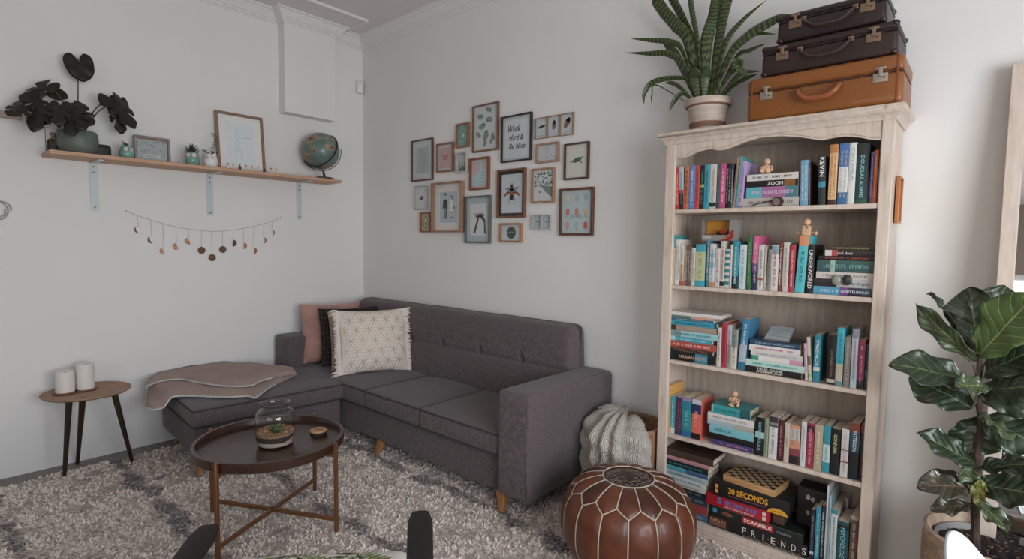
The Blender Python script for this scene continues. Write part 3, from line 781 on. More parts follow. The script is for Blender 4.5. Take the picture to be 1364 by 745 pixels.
for k in range(24):
    cx = -.23+.46*((k*7) % 24)/23; cy = plr.uniform(-.10, .06) if k % 2 else plr.uniform(-.11, .35); a = plr.uniform(.2, 2.9); L_ = plr.uniform(.15, .22); tgt = mb if k % 2 else mb2
    for j in range(11):
        t = j/10; bx = cx+math.cos(a)*L_*t; by = cy+math.sin(a)*L_*t
        for sg in (-1, 1):
            b = a+sg*(1.15-.5*t); l = .075*(1-.55*abs(t-.35)); ww = .0062
            pts = [(bx, by), (bx+math.cos(b)*l*.5-math.sin(b)*ww, by+math.sin(b)*l*.5+math.cos(b)*ww), (bx+math.cos(b)*l, by+math.sin(b)*l), (bx+math.cos(b)*l*.5+math.sin(b)*ww, by+math.sin(b)*l*.5-math.cos(b)*ww)]
            if all(abs(p[0]) < .24 and -.098 < p[1] < .5 for p in pts):
                o = len(tgt.v); tgt.v += [(p[0], p[1], seat_z(*p)) for p in pts]; tgt.f.append((o, o+1, o+2, o+3))
mb.build('palm_leaf_print', mat('palm_green', '6d7a45', .8), seat, smooth=0); mb2.build('palm_leaf_print', mat('palm_dark_green', '3e4a35', .8), seat, smooth=0)

# ================================================================== WHITE SHELL CHAIR (top of its backrest in view)
wc = thing('shell_chair', 'glossy white moulded chair, only its rounded backrest top showing at the lower right', 'chair', (4.442, -1.375, -.044), math.radians(66))
m_sh = mat('white_shell_plastic', 'c6cbcf', .35, coat=.2)
def shell(u, v):
    x = (u*2-1); w_ = .20+.03*math.sin(PI*min(v*1.3, 1))-.10*max(0, v-.55)**1.2*2.4
    if v < .5:
        t = v/.5; y = -.22+.40*t; z = .44-.03*math.sin(PI*t)+.03*x*x
    else:
        t = (v-.5)/.5; y = .18+.10*math.sin(t*1.2)+.02*t; z = .45+.375*t-.10*x*x*t*1.6
        y -= .09*x*x*t
    return Vector((x*w_, y, z+.02*abs(x)**3*(1-v)))
mb = MB(); mb.grid(shell, 22, 30); mb.build('shell', m_sh, wc, smooth=80, solid=.008)
for sx in (-1, 1):
    for sy in (-1, 1):
        MB().cyl((sx*.10, sy*.09, .42), (sx*.20, sy*.20-.0, 0), .014, .010, 12).build('leg', wood('beech_chair_leg', 'c9a273', 'b0895c', .5, 'z', 4), wc)
MB().box(-.11, .11, -.10, .10, .405, .42).build('seat_bracket', plain('25211f', .4), wc, bevel=.003)

# ================================================================== LEFT WALL SHELF
m_pine = wood('pine_shelf', 'cda68a', 'b88e70', .55, 'y', 5)
SY0, SY1, SZ0, SZ1, SXD = -2.174, -.36, 1.862, 1.884, .25
sh = thing('wall_shelf', 'long pale pine shelf board on three grey metal brackets', 'shelf', (0, (SY0+SY1)/2, SZ0))
MB().box(.001, SXD, SY0, SY1, SZ0, SZ1).build('shelf_board', m_pine, sh, world=True, bevel=.0015)
m_brk = mat('grey_blue_bracket', 'c6d2d5', .45)
for y in (-1.93, -1.262, -.597):
    w_ = .021
    mb = MB(); mb.box(.001, .006, y-w_, y+w_, 1.565, SZ0-.0005); mb.box(.006, .20, y-w_*.8, y+w_*.8, SZ0-.006, SZ0-.0005)
    b = mb.build('bracket', m_brk, sh, world=True, bevel=.001)
    mb = MB()
    for z in (1.585, 1.80, 1.835): mb.cyl((.006, y, z), (.0085, y, z), .0055, .0045, 10)
    s_ = mb.build('screw', plain('6d5a4a', .4, .8), b); s_.location = -Vector(sh.matrix_basis.translation)
Z = SZ1+.0006
# --- picture frames
def frame(name_label, w, h, M, fcol, fw, fd, matcol, print_w=None, print_h=None, pcol='cfd3d4', art=None, group=None, name='picture_frame', inner=None, glass=True, cat='picture frame', dz=0.):
    """local: x right, z up, front faces -y, back on y=0, centre at origin"""
    fr = thing(name, name_label, cat, M=M, group=group)
    mf = fcol if isinstance(fcol, bpy.types.Material) else wood('frame_'+fcol, fcol, fcol2(fcol), .45, 'x', 20)
    o = [(-w/2, -h/2), (w/2, -h/2), (w/2, h/2), (-w/2, h/2)]; i_ = [(-w/2+fw, -h/2+fw), (w/2-fw, -h/2+fw), (w/2-fw, h/2-fw), (-w/2+fw, h/2-fw)]
    mb = MB(); vs = []
    for ring, y in ((o, 0), (o, -fd+.001), ([(a*.0+p[0]+(.001 if p[0] < 0 else -.001), p[1]+(.001 if p[1] < 0 else -.001)) for p in o for a in (0,)], -fd), (i_, -fd), (i_, -.004)):
        vs += [(p[0], y, p[1]) for p in ring]
    fs = []
    for r in range(4):
        for k in range(4): a = r*4+k; b = r*4+(k+1) % 4; fs.append((a, b, b+4, a+4))
    mb.add(vs, fs); mb.build('frame', mf, fr, smooth=0)
    iw, ih = w-2*fw, h-2*fw
    mb = MB(); mb.box(-iw/2, iw/2, -.005, -.001, -ih/2, ih/2); mb.build('mount', plain(matcol, .85), fr, smooth=0)
    if inner:
        c, t = inner; mb = MB()
        mb.box(-iw/2, iw/2, -.0075, -.005, -ih/2, -ih/2+t); mb.box(-iw/2, iw/2, -.0075, -.005, ih/2-t, ih/2); mb.box(-iw/2, -iw/2+t, -.0075, -.005, -ih/2+t, ih/2-t); mb.box(iw/2-t, iw/2, -.0075, -.005, -ih/2+t, ih/2-t)
        mb.build('inner_border', plain(c, .6), fr, smooth=0)
    if print_w:
        pt = MB().box(-print_w/2, print_w/2, -.0056, -.005, -print_h/2+dz, print_h/2+dz).build('print', plain(pcol, .85), fr, smooth=0)
    else: pt = fr; print_w, print_h = iw, ih
    if art:
        for nm, c, m_ in art(print_w, print_h):
            m_.v = [(x, -.0060-.0001*0-y, z) for x, y, z in [(v[0], v[2], v[1]+dz) for v in m_.v]]
            m_.build(nm, plain(c, .8), fr, smooth=0)
    if glass:
        yy = -fd+.004 if not inner else -fd+.003
        MB().add([(-iw/2, yy, -ih/2), (iw/2, yy, -ih/2), (iw/2, yy, ih/2), (-iw/2, yy, ih/2)], [(0, 1, 2, 3)]).build('glass', glass_mat(), fr, smooth=0)
    return fr
def fcol2(c):
    return ''.join('%02x' % max(0, int(int(c[i:i+2], 16)*.72)) for i in (0, 2, 4))
# art helpers return flat shapes in x (right), y (up), z (tiny lift)
def poly(pts, z=0.): return MB().add([(x, y, z) for x, y in pts], [tuple(range(len(pts)))])
def ell(cx, cy, rx, ry, n=20, z=0., rot=0.):
    return poly([(cx+rx*math.cos(2*PI*i/n)*math.cos(rot)-ry*math.sin(2*PI*i/n)*math.sin(rot), cy+rx*math.cos(2*PI*i/n)*math.sin(rot)+ry*math.sin(2*PI*i/n)*math.cos(rot)) for i in range(n)], z)
def stroke(pts, w, z=0., n=0):
    if n: pts = [(p.x, p.y) for p in bez([(x, y, 0) for x, y in pts], n)]
    mb = MB(); k = len(pts); vs = []
    for i, (x, y) in enumerate(pts):
        a = pts[max(i-1, 0)]; b = pts[min(i+1, k-1)]; d = Vector((b[0]-a[0], b[1]-a[1])); d = d.normalized() if d.length else Vector((1, 0))
        vs += [(x-d.y*w, y+d.x*w, z), (x+d.y*w, y-d.x*w, z)]
    mb.add(vs, [(2*i, 2*i+1, 2*i+3, 2*i+2) for i in range(k-1)]); return mb
def txt(body, w, h, cx=0, cy=0, z=0., **k): return text_mb(body, w, h, z, M=T(cx, cy, 0), **k)
def leafy(cx, cy, L_, w_, a, n=10):
    return poly([(cx+math.cos(a)*L_*t-math.sin(a)*s_, cy+math.sin(a)*L_*t+math.cos(a)*s_) for t, s_ in [(i/n, w_*math.sin(PI*i/n)**.8) for i in range(n+1)]+[(1-i/n, -w_*math.sin(PI*i/n)**.8) for i in range(1, n)]])
# leaning frames on the shelf: face +x, so local x -> +y world?  front (-y local) faces +x
def face_x(loc, lean=0., rz=0.): return Matrix.Translation(Vector(loc)) @ RZ(PI/2+rz) @ RX(-lean)
def art_dog(w, h):
    mb = MB()
    for k in range(4):
        y0 = h*.35-k*h*.14
        mb = join(mb, stroke([(-w*.18, y0-h*.07), (-w*.10, y0), (-w*.02, y0-h*.07), (-w*.10, y0-h*.14), (-w*.18, y0-h*.07)], .0009))
    mb = join(mb, stroke([(-w*.2, -h*.18), (-w*.2, -h*.42)], .0009), stroke([(0, -h*.18), (0, -h*.42)], .0009))
    return [('line_drawing', '8f9494', mb), ('lettering', '8a8f90', stroke([(w*.10+.004*i, h*.14+.003*math.sin(i*2.1)) for i in range(14)], .001))]
c0 = onx(320, 187, .05)
fw_, fh_ = .335, .425
frame('tall wooden frame with a faint line drawing, leaning on the wall shelf beside the globe', fw_, fh_, face_x((.045, -1.062, Z+fh_/2), math.radians(6)), 'a5826b', .018, .018, 'f0eeec', .20, .30, 'e4ebef', art_dog)
def art_box(w, h):
    r = random.Random(3); mb = MB()
    for i in range(70): mb = join(mb, ell(r.uniform(-w*.46, w*.46), r.uniform(-h*.3, h*.46), .006, .004, 6, rot=r.uniform(0, 3)))
    return [('leaf_pattern', '96a3a4', mb), ('name_plate', 'c4cbcb', poly([(-w*.28, -h*.38), (w*.28, -h*.38), (w*.28, -h*.2), (-w*.28, -h*.2)], .0003)), ('lettering', '5f6565', stroke([(-w*.2+.004*i, -h*.29+.002*math.sin(i*2.4)) for i in range(15)], .0012, .0006)), ('top_strip', 'b58e86', poly([(-w*.48, h*.44), (w*.48, h*.44), (w*.48, h*.49), (-w*.48, h*.49)], .0003))]
frame('small grey box frame with a leafy grey print, between the owl pot and the monstera', .20, .165, face_x((.075, -1.635, Z+.0825), math.radians(3)), 'a69a94', .012, .035, 'b4bcbc', None, None, 'b4bcbc', art_box)
# --- owl planters
def owl(x, y, col, label, plant, s_=1.):
    o = thing('owl_planter', label, 'plant pot', (x, y, Z), math.radians(62 if s_ == 1. else 95)); m = mat('owl_glaze_'+col, col, .2, coat=.6, bump=(60, .25))
    pr_ = [(0, 0), (.034, 0), (.040, .006), (.044, .03), (.041, .055), (.036, .074), (.035, .084), (.031, .084), (.031, .07), (0, .068)]
    mb = MB(); mb.lathe([(r*s_, z*s_) for r, z in pr_], 36)
    ow = mb.build('owl_body', m, o, smooth=60)
    for sx in (-1, 1):
        e = MB(); e.add([(sx*.014*s_, -.034*s_, .080*s_), (sx*.036*s_, -.016*s_, .080*s_), (sx*.034*s_, -.026*s_, .100*s_), (sx*.026*s_, -.010*s_, .082*s_)], [(0, 1, 2), (1, 3, 2), (3, 0, 2), (0, 3, 1)]); e.build('ear', m, o)
        e = MB(); e.lathe([(0, 0), (.0135*s_, 0), (.0125*s_, .004*s_), (0, .005*s_)], 18, M=T(sx*.0165*s_, -.0365*s_, .062*s_) @ RZ(sx*.42) @ RX(PI/2)); ey = e.build('eye', plain('d9c9c2', .35), o)
        MB().ball((sx*.0178*s_, -.0425*s_, .062*s_), .0028*s_, 8).build('pupil', plain('5a4a45', .3), ey)
    MB().add([(-.005*s_, -.040*s_, .056*s_), (.005*s_, -.040*s_, .056*s_), (0, -.046*s_, .052*s_), (0, -.041*s_, .045*s_)], [(0, 2, 1), (0, 3, 2), (1, 2, 3), (0, 1, 3)]).build('beak', m, o)
    mb = MB()
    for r in range(3):
        for k in range(5-r): mb.ball(((k-(4-r)/2)*.013*s_, -(.0415-.0016*(k-(4-r)/2)**2)*s_, (.040-.011*r)*s_), .0065*s_, 8, sc=(1, .35, .9))
    mb.build('breast_feathers', m, o)
    MB().cyl((0, 0, .066*s_), (0, 0, .0685*s_), .0308*s_, n=24).build('soil', plain('2c231d', 1.), o)
    if plant == 'spiky':
        mb = MB(); r = random.Random(4)
        for k in range(40):
            a = k*2.4; el = .35+1.15*(k/40); d = Vector((math.cos(a)*math.cos(el), math.sin(a)*math.cos(el), math.sin(el))); L_ = .062*r.uniform(.8, 1.1)
            mb.tube([Vector((0, 0, .070))+d*.004, Vector((0, 0, .070))+d*L_*.5, Vector((0, 0, .072))+d*L_+Vector((0, 0, .008))], [.0042, .0036, .0004], 5)
        mb.build('succulent', mat('haworthia_green', '2f3428', .5), o)
    elif plant == 'sprig':
        stem = MB(); lv = MB(); r = random.Random(6)
        for pts in ([(0, 0, .068), (.006, 0, .11), (.022, 0, .145), (.034, 0, .185), (.014, 0, .225)], [(0, 0, .068), (-.018, 0, .09), (-.038, 0, .112)], [(0, 0, .068), (.012, 0, .09), (.03, 0, .10)]):
            P = bez(pts, 16); stem.tube(P, .0013, 5)
            for i, p in enumerate(P[2:]):
                for sg in (-1, 1):
                    a = r.uniform(0, 6.28); lv.ball(p+Vector((sg*.008, .004*math.cos(a), .003*math.sin(a))), .0062, 8, sc=(1, .8, .35))
        stem.build('stem', plain('4a3a2c', .7), o); lv.build('leaves', mat('jade_green', '5b5f42', .5, var=(60, .4)), o)
    else:
        mb = MB(); 
        for k in range(4): mb.tube([(0.004*k-.008, 0, .068), (.006*k-.012, .003*k, .09), (.012*k-.02, .004, .105-.006*k)], [.003, .004, .001], 6)
        mb.build('succulent', plain('3b362c', .6), o)
owl(.195, onx(256, 200, .195).y, '6f9a8e', 'teal owl planter with a dark spiky succulent, on the wall shelf', 'spiky')
owl(.195, onx(280.5, 205, .195).y, 'dfe3e4', 'white owl planter with a trailing jade sprig, beside the tall wooden frame', 'sprig')
owl(.19, onx(168.5, 196, .19).y, '77a39a', 'small turquoise owl planter with a stubby succulent, beside the grey box frame', 'stub', .86)
# --- nine tiny bottles
bxs = (304, 311, 319.6, 327.8, 335.8, 344, 352, 361, 368)
for i, x in enumerate(bxs):
    dark = i in (2, 6); yb = onx(x, 224, .215).y
    lab = 'tiny %s bottle with a cork, %s' % ('dark filled' if dark else 'clear glass', ['leftmost of the row on the wall shelf', 'second from left in the shelf row', 'third in the row under the tall frame', 'right after the first dark bottle', 'middle one of the nine', 'sixth in the row, before the second dark one', 'seventh in the row, under the frame corner', 'eighth in the row, past the frame', 'rightmost of the row toward the globe'][i])
    b = thing('tiny_bottle', lab, 'bottle', (.215, yb, Z), group='tiny corked bottles on the wall shelf')
    MB().lathe([(0, 0), (.0085, 0), (.0095, .002), (.0095, .017), (.004, .023), (.004, .028), (0, .028)], 16).build('glass_body', plain('3b3330', .2) if dark else plain('d5c9c2', .15), b, smooth=60)
    MB().cyl((0, 0, .028), (0, 0, .038), .0042, .005, 10).build('cork', plain('9b7358', .8), b)
# --- globe
gc = onx(427.3, 198.4, .165); GR = .143
g = thing('desk_globe', 'vintage blue green globe on a dark metal stand at the right end of the shelf', 'globe', (gc.x, gc.y, Z))
gz = GR+.078
def globe_mat():
    m = mat('globe_map', '6f9190', .4, coat=.2); nt = m.node_tree; N = nt.nodes; L = nt.links; b = N['Principled BSDF']
    tc = N.new('ShaderNodeTexCoord'); n1 = N.new('ShaderNodeTexNoise'); n1.inputs['Scale'].default_value = 11; n1.inputs['Detail'].default_value = 6; n1.inputs['Roughness'].default_value = .55; L.new(tc.outputs['Object'], n1.inputs['Vector'])
    r = N.new('ShaderNodeValToRGB'); e = r.color_ramp.elements
    e[0].position = 0; e[0].color = (*lin('627d79'), 1); e[1].position = .50; e[1].color = (*lin('728c87'), 1)
    for p_, c in ((.52, '8f8f76'), (.56, 'b5a58f'), (.60, '9a6a58'), (.66, '5a4a35')): k = e.new(p_); k.color = (*lin(c), 1)
    L.new(n1.outputs[0], r.inputs[0]); n2 = N.new('ShaderNodeTexNoise'); n2.inputs['Scale'].default_value = 40; L.new(tc.outputs['Object'], n2.inputs['Vector'])
    mx = N.new('ShaderNodeMix'); mx.data_type = 'RGBA'; mx.blend_type = 'MULTIPLY'; mx.inputs[0].default_value = .5; L.new(r.outputs[0], mx.inputs[6]); L.new(n2.outputs[0], mx.inputs[7]); L.new(mx.outputs[2], b.inputs['Base Color']); return m
MB().ball((0, 0, gz), GR, 48).build('globe_ball', globe_mat(), g, smooth=80)
m_dm = mat('dark_bronze_metal', '4a3a33', .45, .4)
MB().lathe([(0, 0), (.075, 0), (.075, .010), (.06, .016), (0, .016)], 32, M=T(.016, .022, 0) @ S(.75, 1.0, 1)).build('base', m_dm, g)
MB().cyl((.016, .022, .015), (.010, .014, .068), .011, .008, 12).build('post', m_dm, g)
vw = (CAM-gc).normalized(); hx = Vector((0, 0, 1)).cross(vw).normalized()   # horizontal across the sight line
# stand hoop (half ring) and tilted full ring round the ball
R2 = GR+.010
MB().tube([Vector((0, 0, gz))+hx*R2*math.cos(a)*1.0+Vector((0, 0, 1))*R2*math.sin(a)*1.0+vw*.0 for a in [math.radians(-150+160*i/40) for i in range(41)]], .0055, 6, flat=.6).build('stand_hoop', m_dm, g)
ax1 = (hx*.62+Vector((0, 0, .78))).normalized(); ax2 = (vw*.80+(-hx*.78+Vector((0, 0, .62)))*-.0).normalized(); ax2 = (vw-ax1*vw.dot(ax1)).normalized(); nrm = ax1.cross(ax2)
ax2 = (ax2*.80+nrm*.60).normalized()
MB().tube([Vector((0, 0, gz))+(ax1*math.cos(a)+ax2*math.sin(a))*(GR+.007) for a in [2*PI*i/72 for i in range(72)]], .0062, 6, closed=True).build('meridian_ring', m_dm, g)

# --- monstera
m_mon = mat('monstera_leaf', '2a281d', .5, var=(9, .35), spec=.4)
m_stem = mat('monstera_stem', '4e4a36', .6)
pc_ = onx(104, 190, .145)
mon = thing('potted_monstera', 'monstera plant in a round grey green pot at the left end of the wall shelf', 'potted plant', (.145, pc_.y, Z))
MB().lathe([(0, 0), (.064, 0), (.082, .010), (.096, .045), (.098, .09), (.093, .126), (.088, .132), (.083, .130), (.084, .116), (0, .115)], 56).build('pot', mat('sage_pot', '656f69', .5, bump=(45, .3)), mon, smooth=60)
MB().cyl((0, 0, .112), (0, 0, .118), .078, n=24).build('soil', plain('2c231d', 1.), mon)
def mon_leaf(parent, base, tip, w, nrm, splits, cup=.12, seed=0, name='leaf'):
    base = Vector(base); tip = Vector(tip); Y = (tip-base); L_ = Y.length; Y.normalize(); N_ = Vector(nrm); X = Y.cross(N_).normalized(); N_ = X.cross(Y).normalized()
    r = random.Random(seed); mb = MB(); na = 60; nr = 5
    cen = (0., .32)
    def rad(a):  # heart outline about cen, a=0 toward the tip
        x = abs(a)/PI; k = .68-.10*x+.14*math.exp(-((x-.72)/.16)**2)
        if x > .86: k *= 1-.75*((x-.86)/.14)
        k *= 1+.10*math.exp(-(x/.1)**2)
        if splits:
            for c in (.27, .50): k *= 1-.66*math.exp(-((x-c-.03*math.sin(seed))/.026)**2)
        return k
    vs = []
    for j in range(nr+1):
        t = j/nr
        for i in range(na+1):
            a = -PI+2*PI*i/na; rr = rad(a)*t; x = math.sin(a)*rr*w*.86; y = (cen[1]*L_)+math.cos(a)*rr*L_
            z = -cup*L_*(abs(x)/w)**1.5*1.6-cup*L_*.9*max(0, y/L_-.3)**2+.012*noise.noise(Vector((x*20, y*20, seed)))
            vs.append(tuple(base+X*x+Y*y+N_*z))
    fs = []
    for j in range(nr):
        for i in range(na): q = j*(na+1)+i; fs.append((q, q+1, q+na+2, q+na+1))
    mb.add(vs, fs); return mb.build(name, m_mon, parent, world=True, smooth=80, solid=.0012)
top = Vector((.145, pc_.y, Z+.10))
tocam = (CAM-top).normalized()
for i, (bpx, tpx, x1, x2, w, nr_, spl) in enumerate([
    ((104, 78), (110, 104), .12, .15, .165, (1, -.1, .1), 0),
    ((64, 112), (28, 132), .16, .22, .11, (.8, -.2, .6), 1),
    ((36, 140), (12, 152), .20, .26, .15, (.8, -.4, .5), 1),
    ((60, 140), (44, 172), .22, .30, .15, (.8, -.4, .5), 1),
    ((70, 122), (88, 130), .13, .16, .09, (.9, -.2, .3), 0),
    ((92, 145), (110, 170), .22, .34, .16, (.8, -.3, .6), 1),
    ((60, 150), (40, 165), .16, .24, .12, (.9, -.2, .5), 1),
    ((150, 132), (178, 168), .20, .30, .17, (.85, .1, .5), 1),
    ((80, 140), (76, 164), .26, .34, .13, (.8, -.3, .6), 1),
    ((158, 138), (162, 176), .17, .2, .13, (.9, .0, .5), 1),
    ((98, 140), (122, 164), .2, .3, .14, (.85, -.1, .5), 1),
    ((86, 150), (96, 178), .26, .34, .14, (.85, -.2, .5), 1),
    ((40, 128), (64, 150), .2, .26, .12, (.85, -.2, .5), 1)]):
    b = onx(*bpx, x1); t_ = onx(*tpx, x2); ln = (t_-b).length
    if ln < w*.8: t_ = b+(t_-b).normalized()*w*.8
    mon_leaf(mon, b, t_, w*.76, nr_, spl, seed=i+1)
    mid = top.lerp(b, .5)+Vector((.0, 0, .05 if i else .0)); P = bez([top-Vector((0, 0, .03)), mid, b], 14)
    MB().tube(P, [.0045-.002*k/14 for k in range(15)], 6).build('stem', m_stem, mon, world=True)
# dark rounded box behind the pot, wire frame, sprig
bxp = onx(107, 190, .04)
sp2 = thing('rounded_speaker', 'low black rounded box lying behind the monstera pot', 'speaker', (.028, bxp.y, Z+.045))
MB().rbox(-.022, .022, -.155, .155, -.045, .045, .022, seg=(2, 6, 4)).build('case', plain('2b2523', .5), sp2)
wf0 = onx(54, 192, .11)
wfr = thing('wire_photo_holder', 'thin black wire frame holding a brown dried sprig, at the left end of the shelf', 'decoration', (.10, -2.122, Z))
MB().tube([(0, -.045, .003), (0, .05, .003), (0, .05, .14), (0, -.045, .14)], .0018, 6, closed=True).build('wire_frame', plain('2a2624', .4, .6), wfr)
mb = MB(); r = random.Random(2)
for k in range(7): mb.tube(bez([(0, r.uniform(-.02, .02), .045), (.01, r.uniform(-.025, .02), .075), (0, r.uniform(-.02, .02), .10), (0, r.uniform(-.02, .01), .115)], 10), .0035, 5)
mb.tube([(0, -.0, .11), (0, .01, .14)], .0015, 4); mb.build('dried_sprig', plain('6a5048', .8), wfr)
# second rail at the far left edge
rp = onx(2, 152, .02)
rail = thing('wall_rail', 'short pale wooden rail on the left wall, mostly behind the monstera leaves', 'rail', (.0, -2.28, rp.z))
MB().box(.001, .03, -2.52, -2.255, rp.z-.018, rp.z+.018).build('board', wood('rail_wood', 'c8b6a6', 'b09c8b', .6, 'y', 5), rail, world=True, bevel=.003)
# coil of cable hanging at the far left
cp = onx(0, 280, .012)
cab = thing('cable_coil', 'grey cable looped in a coil on the left wall at the picture edge', 'cable', (.012, cp.y, cp.z))
P = []
for i in range(90):
    a = 2*PI*i/44; rr = .055-.016*(i/90); P.append((.004*math.sin(i*.3)+.006, rr*.85*math.cos(a)-.006*(i/40), rr*math.sin(a)+.003*math.sin(i*.5)))
MB().tube(P, .0035, 6).build('cable', plain('a5a09c', .6), cab)
MB().cyl((-.011, 0, .05), (.012, 0, .05), .004, n=10).build('hook', plain('8b8683', .4), cab)
# --- garland of moon phases
m_cop = mat('hammered_copper', 'b07f62', .35, .8, bump=(90, .5)); m_cop2 = mat('tarnished_copper', '6b4d3c', .4, .7, bump=(90, .5))
def zp(x, y): return (150+x/5.683, 260+y/5.683)
gar = thing('moon_phase_garland', 'garland of copper moon phases strung on a thin cord below the wall shelf', 'garland', (.006, -1.26, 1.50))
xs = [187, 287, 380, 480, 575, 670, 748, 830, 912, 990, 1068, 1145, 1208]; ty = [155, 187, 215, 240, 258, 270, 275, 272, 265, 252, 238, 215, 195]
ctr = [(197, 262), (297, 338), (388, 422), (484, 388), (578, 347), (674, 418), (754, 474), (834, 412), (915, 364), (992, 385), (1070, 420), (1143, 342), (1205, 284)]
phase = [-.2, -.28, -.45, -.6, -.55, 2, 2, 2, .62, .5, .42, .3, .2]
tone = [1, 1, 0, 0, 0, 1, 1, 1, 1, 0, 0, 0, 0]
path = [onx(*zp(100, 120), .006)]+[onx(*zp(a, b), .006) for a, b in zip(xs, ty)]+[onx(*zp(1272, 170), .006)]
MB().tube(path, .0011, 5).build('cord', plain('8d8782', .7), gar, world=True)
for e in (path[0], path[-1]): MB().ball((e.x, e.y, e.z), .005, 10).build('nail', plain('b5aeaa', .4), gar, world=True)
for i in range(13):
    c = onx(*zp(*ctr[i]), .006); tp = path[i+1]; R_ = .025 if i in (5, 6, 7) else .024; ph = phase[i]; mb = MB(); n = 24
    if ph == 2: poly_ = [(R_*math.cos(2*PI*k/n), R_*math.sin(2*PI*k/n)) for k in range(n)]
    else:
        sg = -1 if ph < 0 else 1; q = abs(ph)*2-1
        poly_ = [(sg*R_*math.cos(a), R_*math.sin(a)) for a in [-PI/2+PI*k/n for k in range(n+1)]]+[(-sg*q*R_*math.cos(a), R_*math.sin(a)) for a in [PI/2-PI*k/n for k in range(1, n)]]
        if sg > 0: pass
    tilt = .35*(1 if ph != 2 and ph < 0 else (-.1 if ph == 2 else -.25))
    M_ = T(c) @ RX(tilt) @ Matrix(((0, 0, 1, 0), (1, 0, 0, 0), (0, 1, 0, 0), (0, 0, 0, 1)))
    sgn = 1
    mb.prism([(p[0], p[1]) for p in poly_], -.0007, .0007, M=M_)
    mb.build('moon_pendant', m_cop2 if tone[i] else m_cop, gar, world=True, smooth=20)
    MB().tube([tp, (tp.x, c.y, c.z+R_*.9)], .0008, 4).build('thread', plain('8d8782', .7), gar, world=True)
# --- alarm sensor in the corner
sc_ = onx(482, 117, .02)
al = thing('alarm_sensor', 'small white motion sensor high in the corner of the room', 'sensor', (.0, -.035, sc_.z))
MB().rbox(.002, .045, -.03, .028, -.055, .055, .010, seg=(2, 2, 3), M=RZ(-.35)).build('housing', plain('e4e0dc', .4), al)
MB().rbox(.040, .052, -.022, .020, -.045, .012, .006, seg=(2, 2, 2), M=RZ(-.35)).build('lens', plain('f0efec', .25), al)
MB().ball((.046, -.018, .032), .003, 8).build('indicator', plain('5a4a45', .3), al)

# ================================================================== GALLERY WALL
def g4(x, y): return (530+x/3.386, 120+y/3.386)
def g5(x, y): return (650+x/3.386, 120+y/3.386)
def gal(zf, TL, TR, BL, BR, label, fcol, fw, fd, mcol, pw=None, ph=None, pcol='cfd3d4', art=None, **k):
    c = [ony(*zf(*p), -fd*.8) for p in (TL, TR, BL, BR)]
    x0 = (c[0].x+c[2].x)/2; x1 = (c[1].x+c[3].x)/2; z0 = (c[2].z+c[3].z)/2; z1 = (c[0].z+c[1].z)/2; w = x1-x0; h = z1-z0
    return frame(label, w, h, Matrix.Translation(Vector(((x0+x1)/2, -.001, (z0+z1)/2))), fcol, fw, fd, mcol, (w-2*fw)*pw if pw else None, (h-2*fw)*ph if ph else None, pcol, art, group='framed pictures in the gallery on the back wall', **k)
def a_line(w, h): return [('line_drawing', '8d9192', stroke([(-w*.3, h*.3), (0, h*.4), (w*.1, h*.2), (-w*.2, h*.1), (w*.1, h*.0), (w*.25, -h*.1), (0, -h*.2), (w*.2, -h*.3), (0, -h*.42)], .0012, n=50)),
                          ('line_drawing', '8d9192', stroke([(-w*.1, h*.35), (w*.25, h*.25), (w*.2, h*.05), (-w*.05, -h*.05)], .0012, n=30))]
def a_pink(w, h): return [('lettering', '9c3f42', join(txt('SISTER', w*.55, h*.09, 0, h*.06, bold=.02), txt('GIRLS', w*.42, h*.09, 0, -h*.06, bold=.02)))]
def a_greenp(w, h):
    r = random.Random(1); mb = MB()
    for i in range(26): mb = join(mb, leafy(r.uniform(-w*.42, w*.3), r.uniform(-h*.45, h*.4), w*.2, w*.03, r.uniform(0, 3)))
    return [('leaf_pattern', '5d8f84', mb), ('badge', 'd9dedb', ell(0, 0, w*.14, w*.14, z=.0004))]
def a_mon(w, h):
    r = random.Random(5); mb = MB(); mb2 = MB()
    for cx, cy, s_ in ((-.2, .32, .9), (.12, .36, .8), (-.15, .1, 1.), (.15, .12, .9), (-.05, -.15, 1.1), (-.25, -.1, .8), (.38, -.2, .8), (.3, -.33, .6), (-.05, -.33, .7)):
        for k in range(6):
            a = k*1.05+cx*5; t_ = mb if k % 2 else mb2; l = leafy(cx*w-.02*w, cy*h, w*.19*s_, w*.05*s_, cx*9+(k-2.5)*.42); l.v = [(x, y, .0001*k+.0006*abs(cx)) for x, y, z in l.v]; q_ = join(t_, l); t_.v, t_.f = q_.v, q_.f
    return [('leaf_painting', '70836f', mb), ('leaf_painting', '93a396', mb2)]
def a_white(w, h):
    mb = MB()
    for k in range(9): x = -w*.4+k*w*.1; hh = h*(.25+.2*math.sin(k*2.3)); mb = join(mb, poly([(x-w*.05, -h*.42), (x+w*.05, -h*.42), (x, -h*.42+hh+h*.2)]))
    return [('forest_silhouette', '4c4f50', mb)]
def a_thumb(w, h):
    pts = [(-.48, -.42), (.1, -.42), (.3, -.36), (.34, -.1), (.36, .1), (.2, .16), (.12, .14), (.16, .34), (.1, .42), (.02, .36), (-.02, .12), (-.2, -.02), (-.48, -.05)]
    return [('thumb_drawing', 'b9d2d6', poly([(x*w, y*h) for x, y in pts])), ('nail', 'a8484a', ell(w*.20, h*.05, w*.03, h*.03, z=.0004)), ('knuckle_lines', '7b8f93', join(*[stroke([(w*.06, h*(.04-.1*k)), (w*.32, h*(.02-.1*k))], .0009, .0004) for k in range(4)]))]
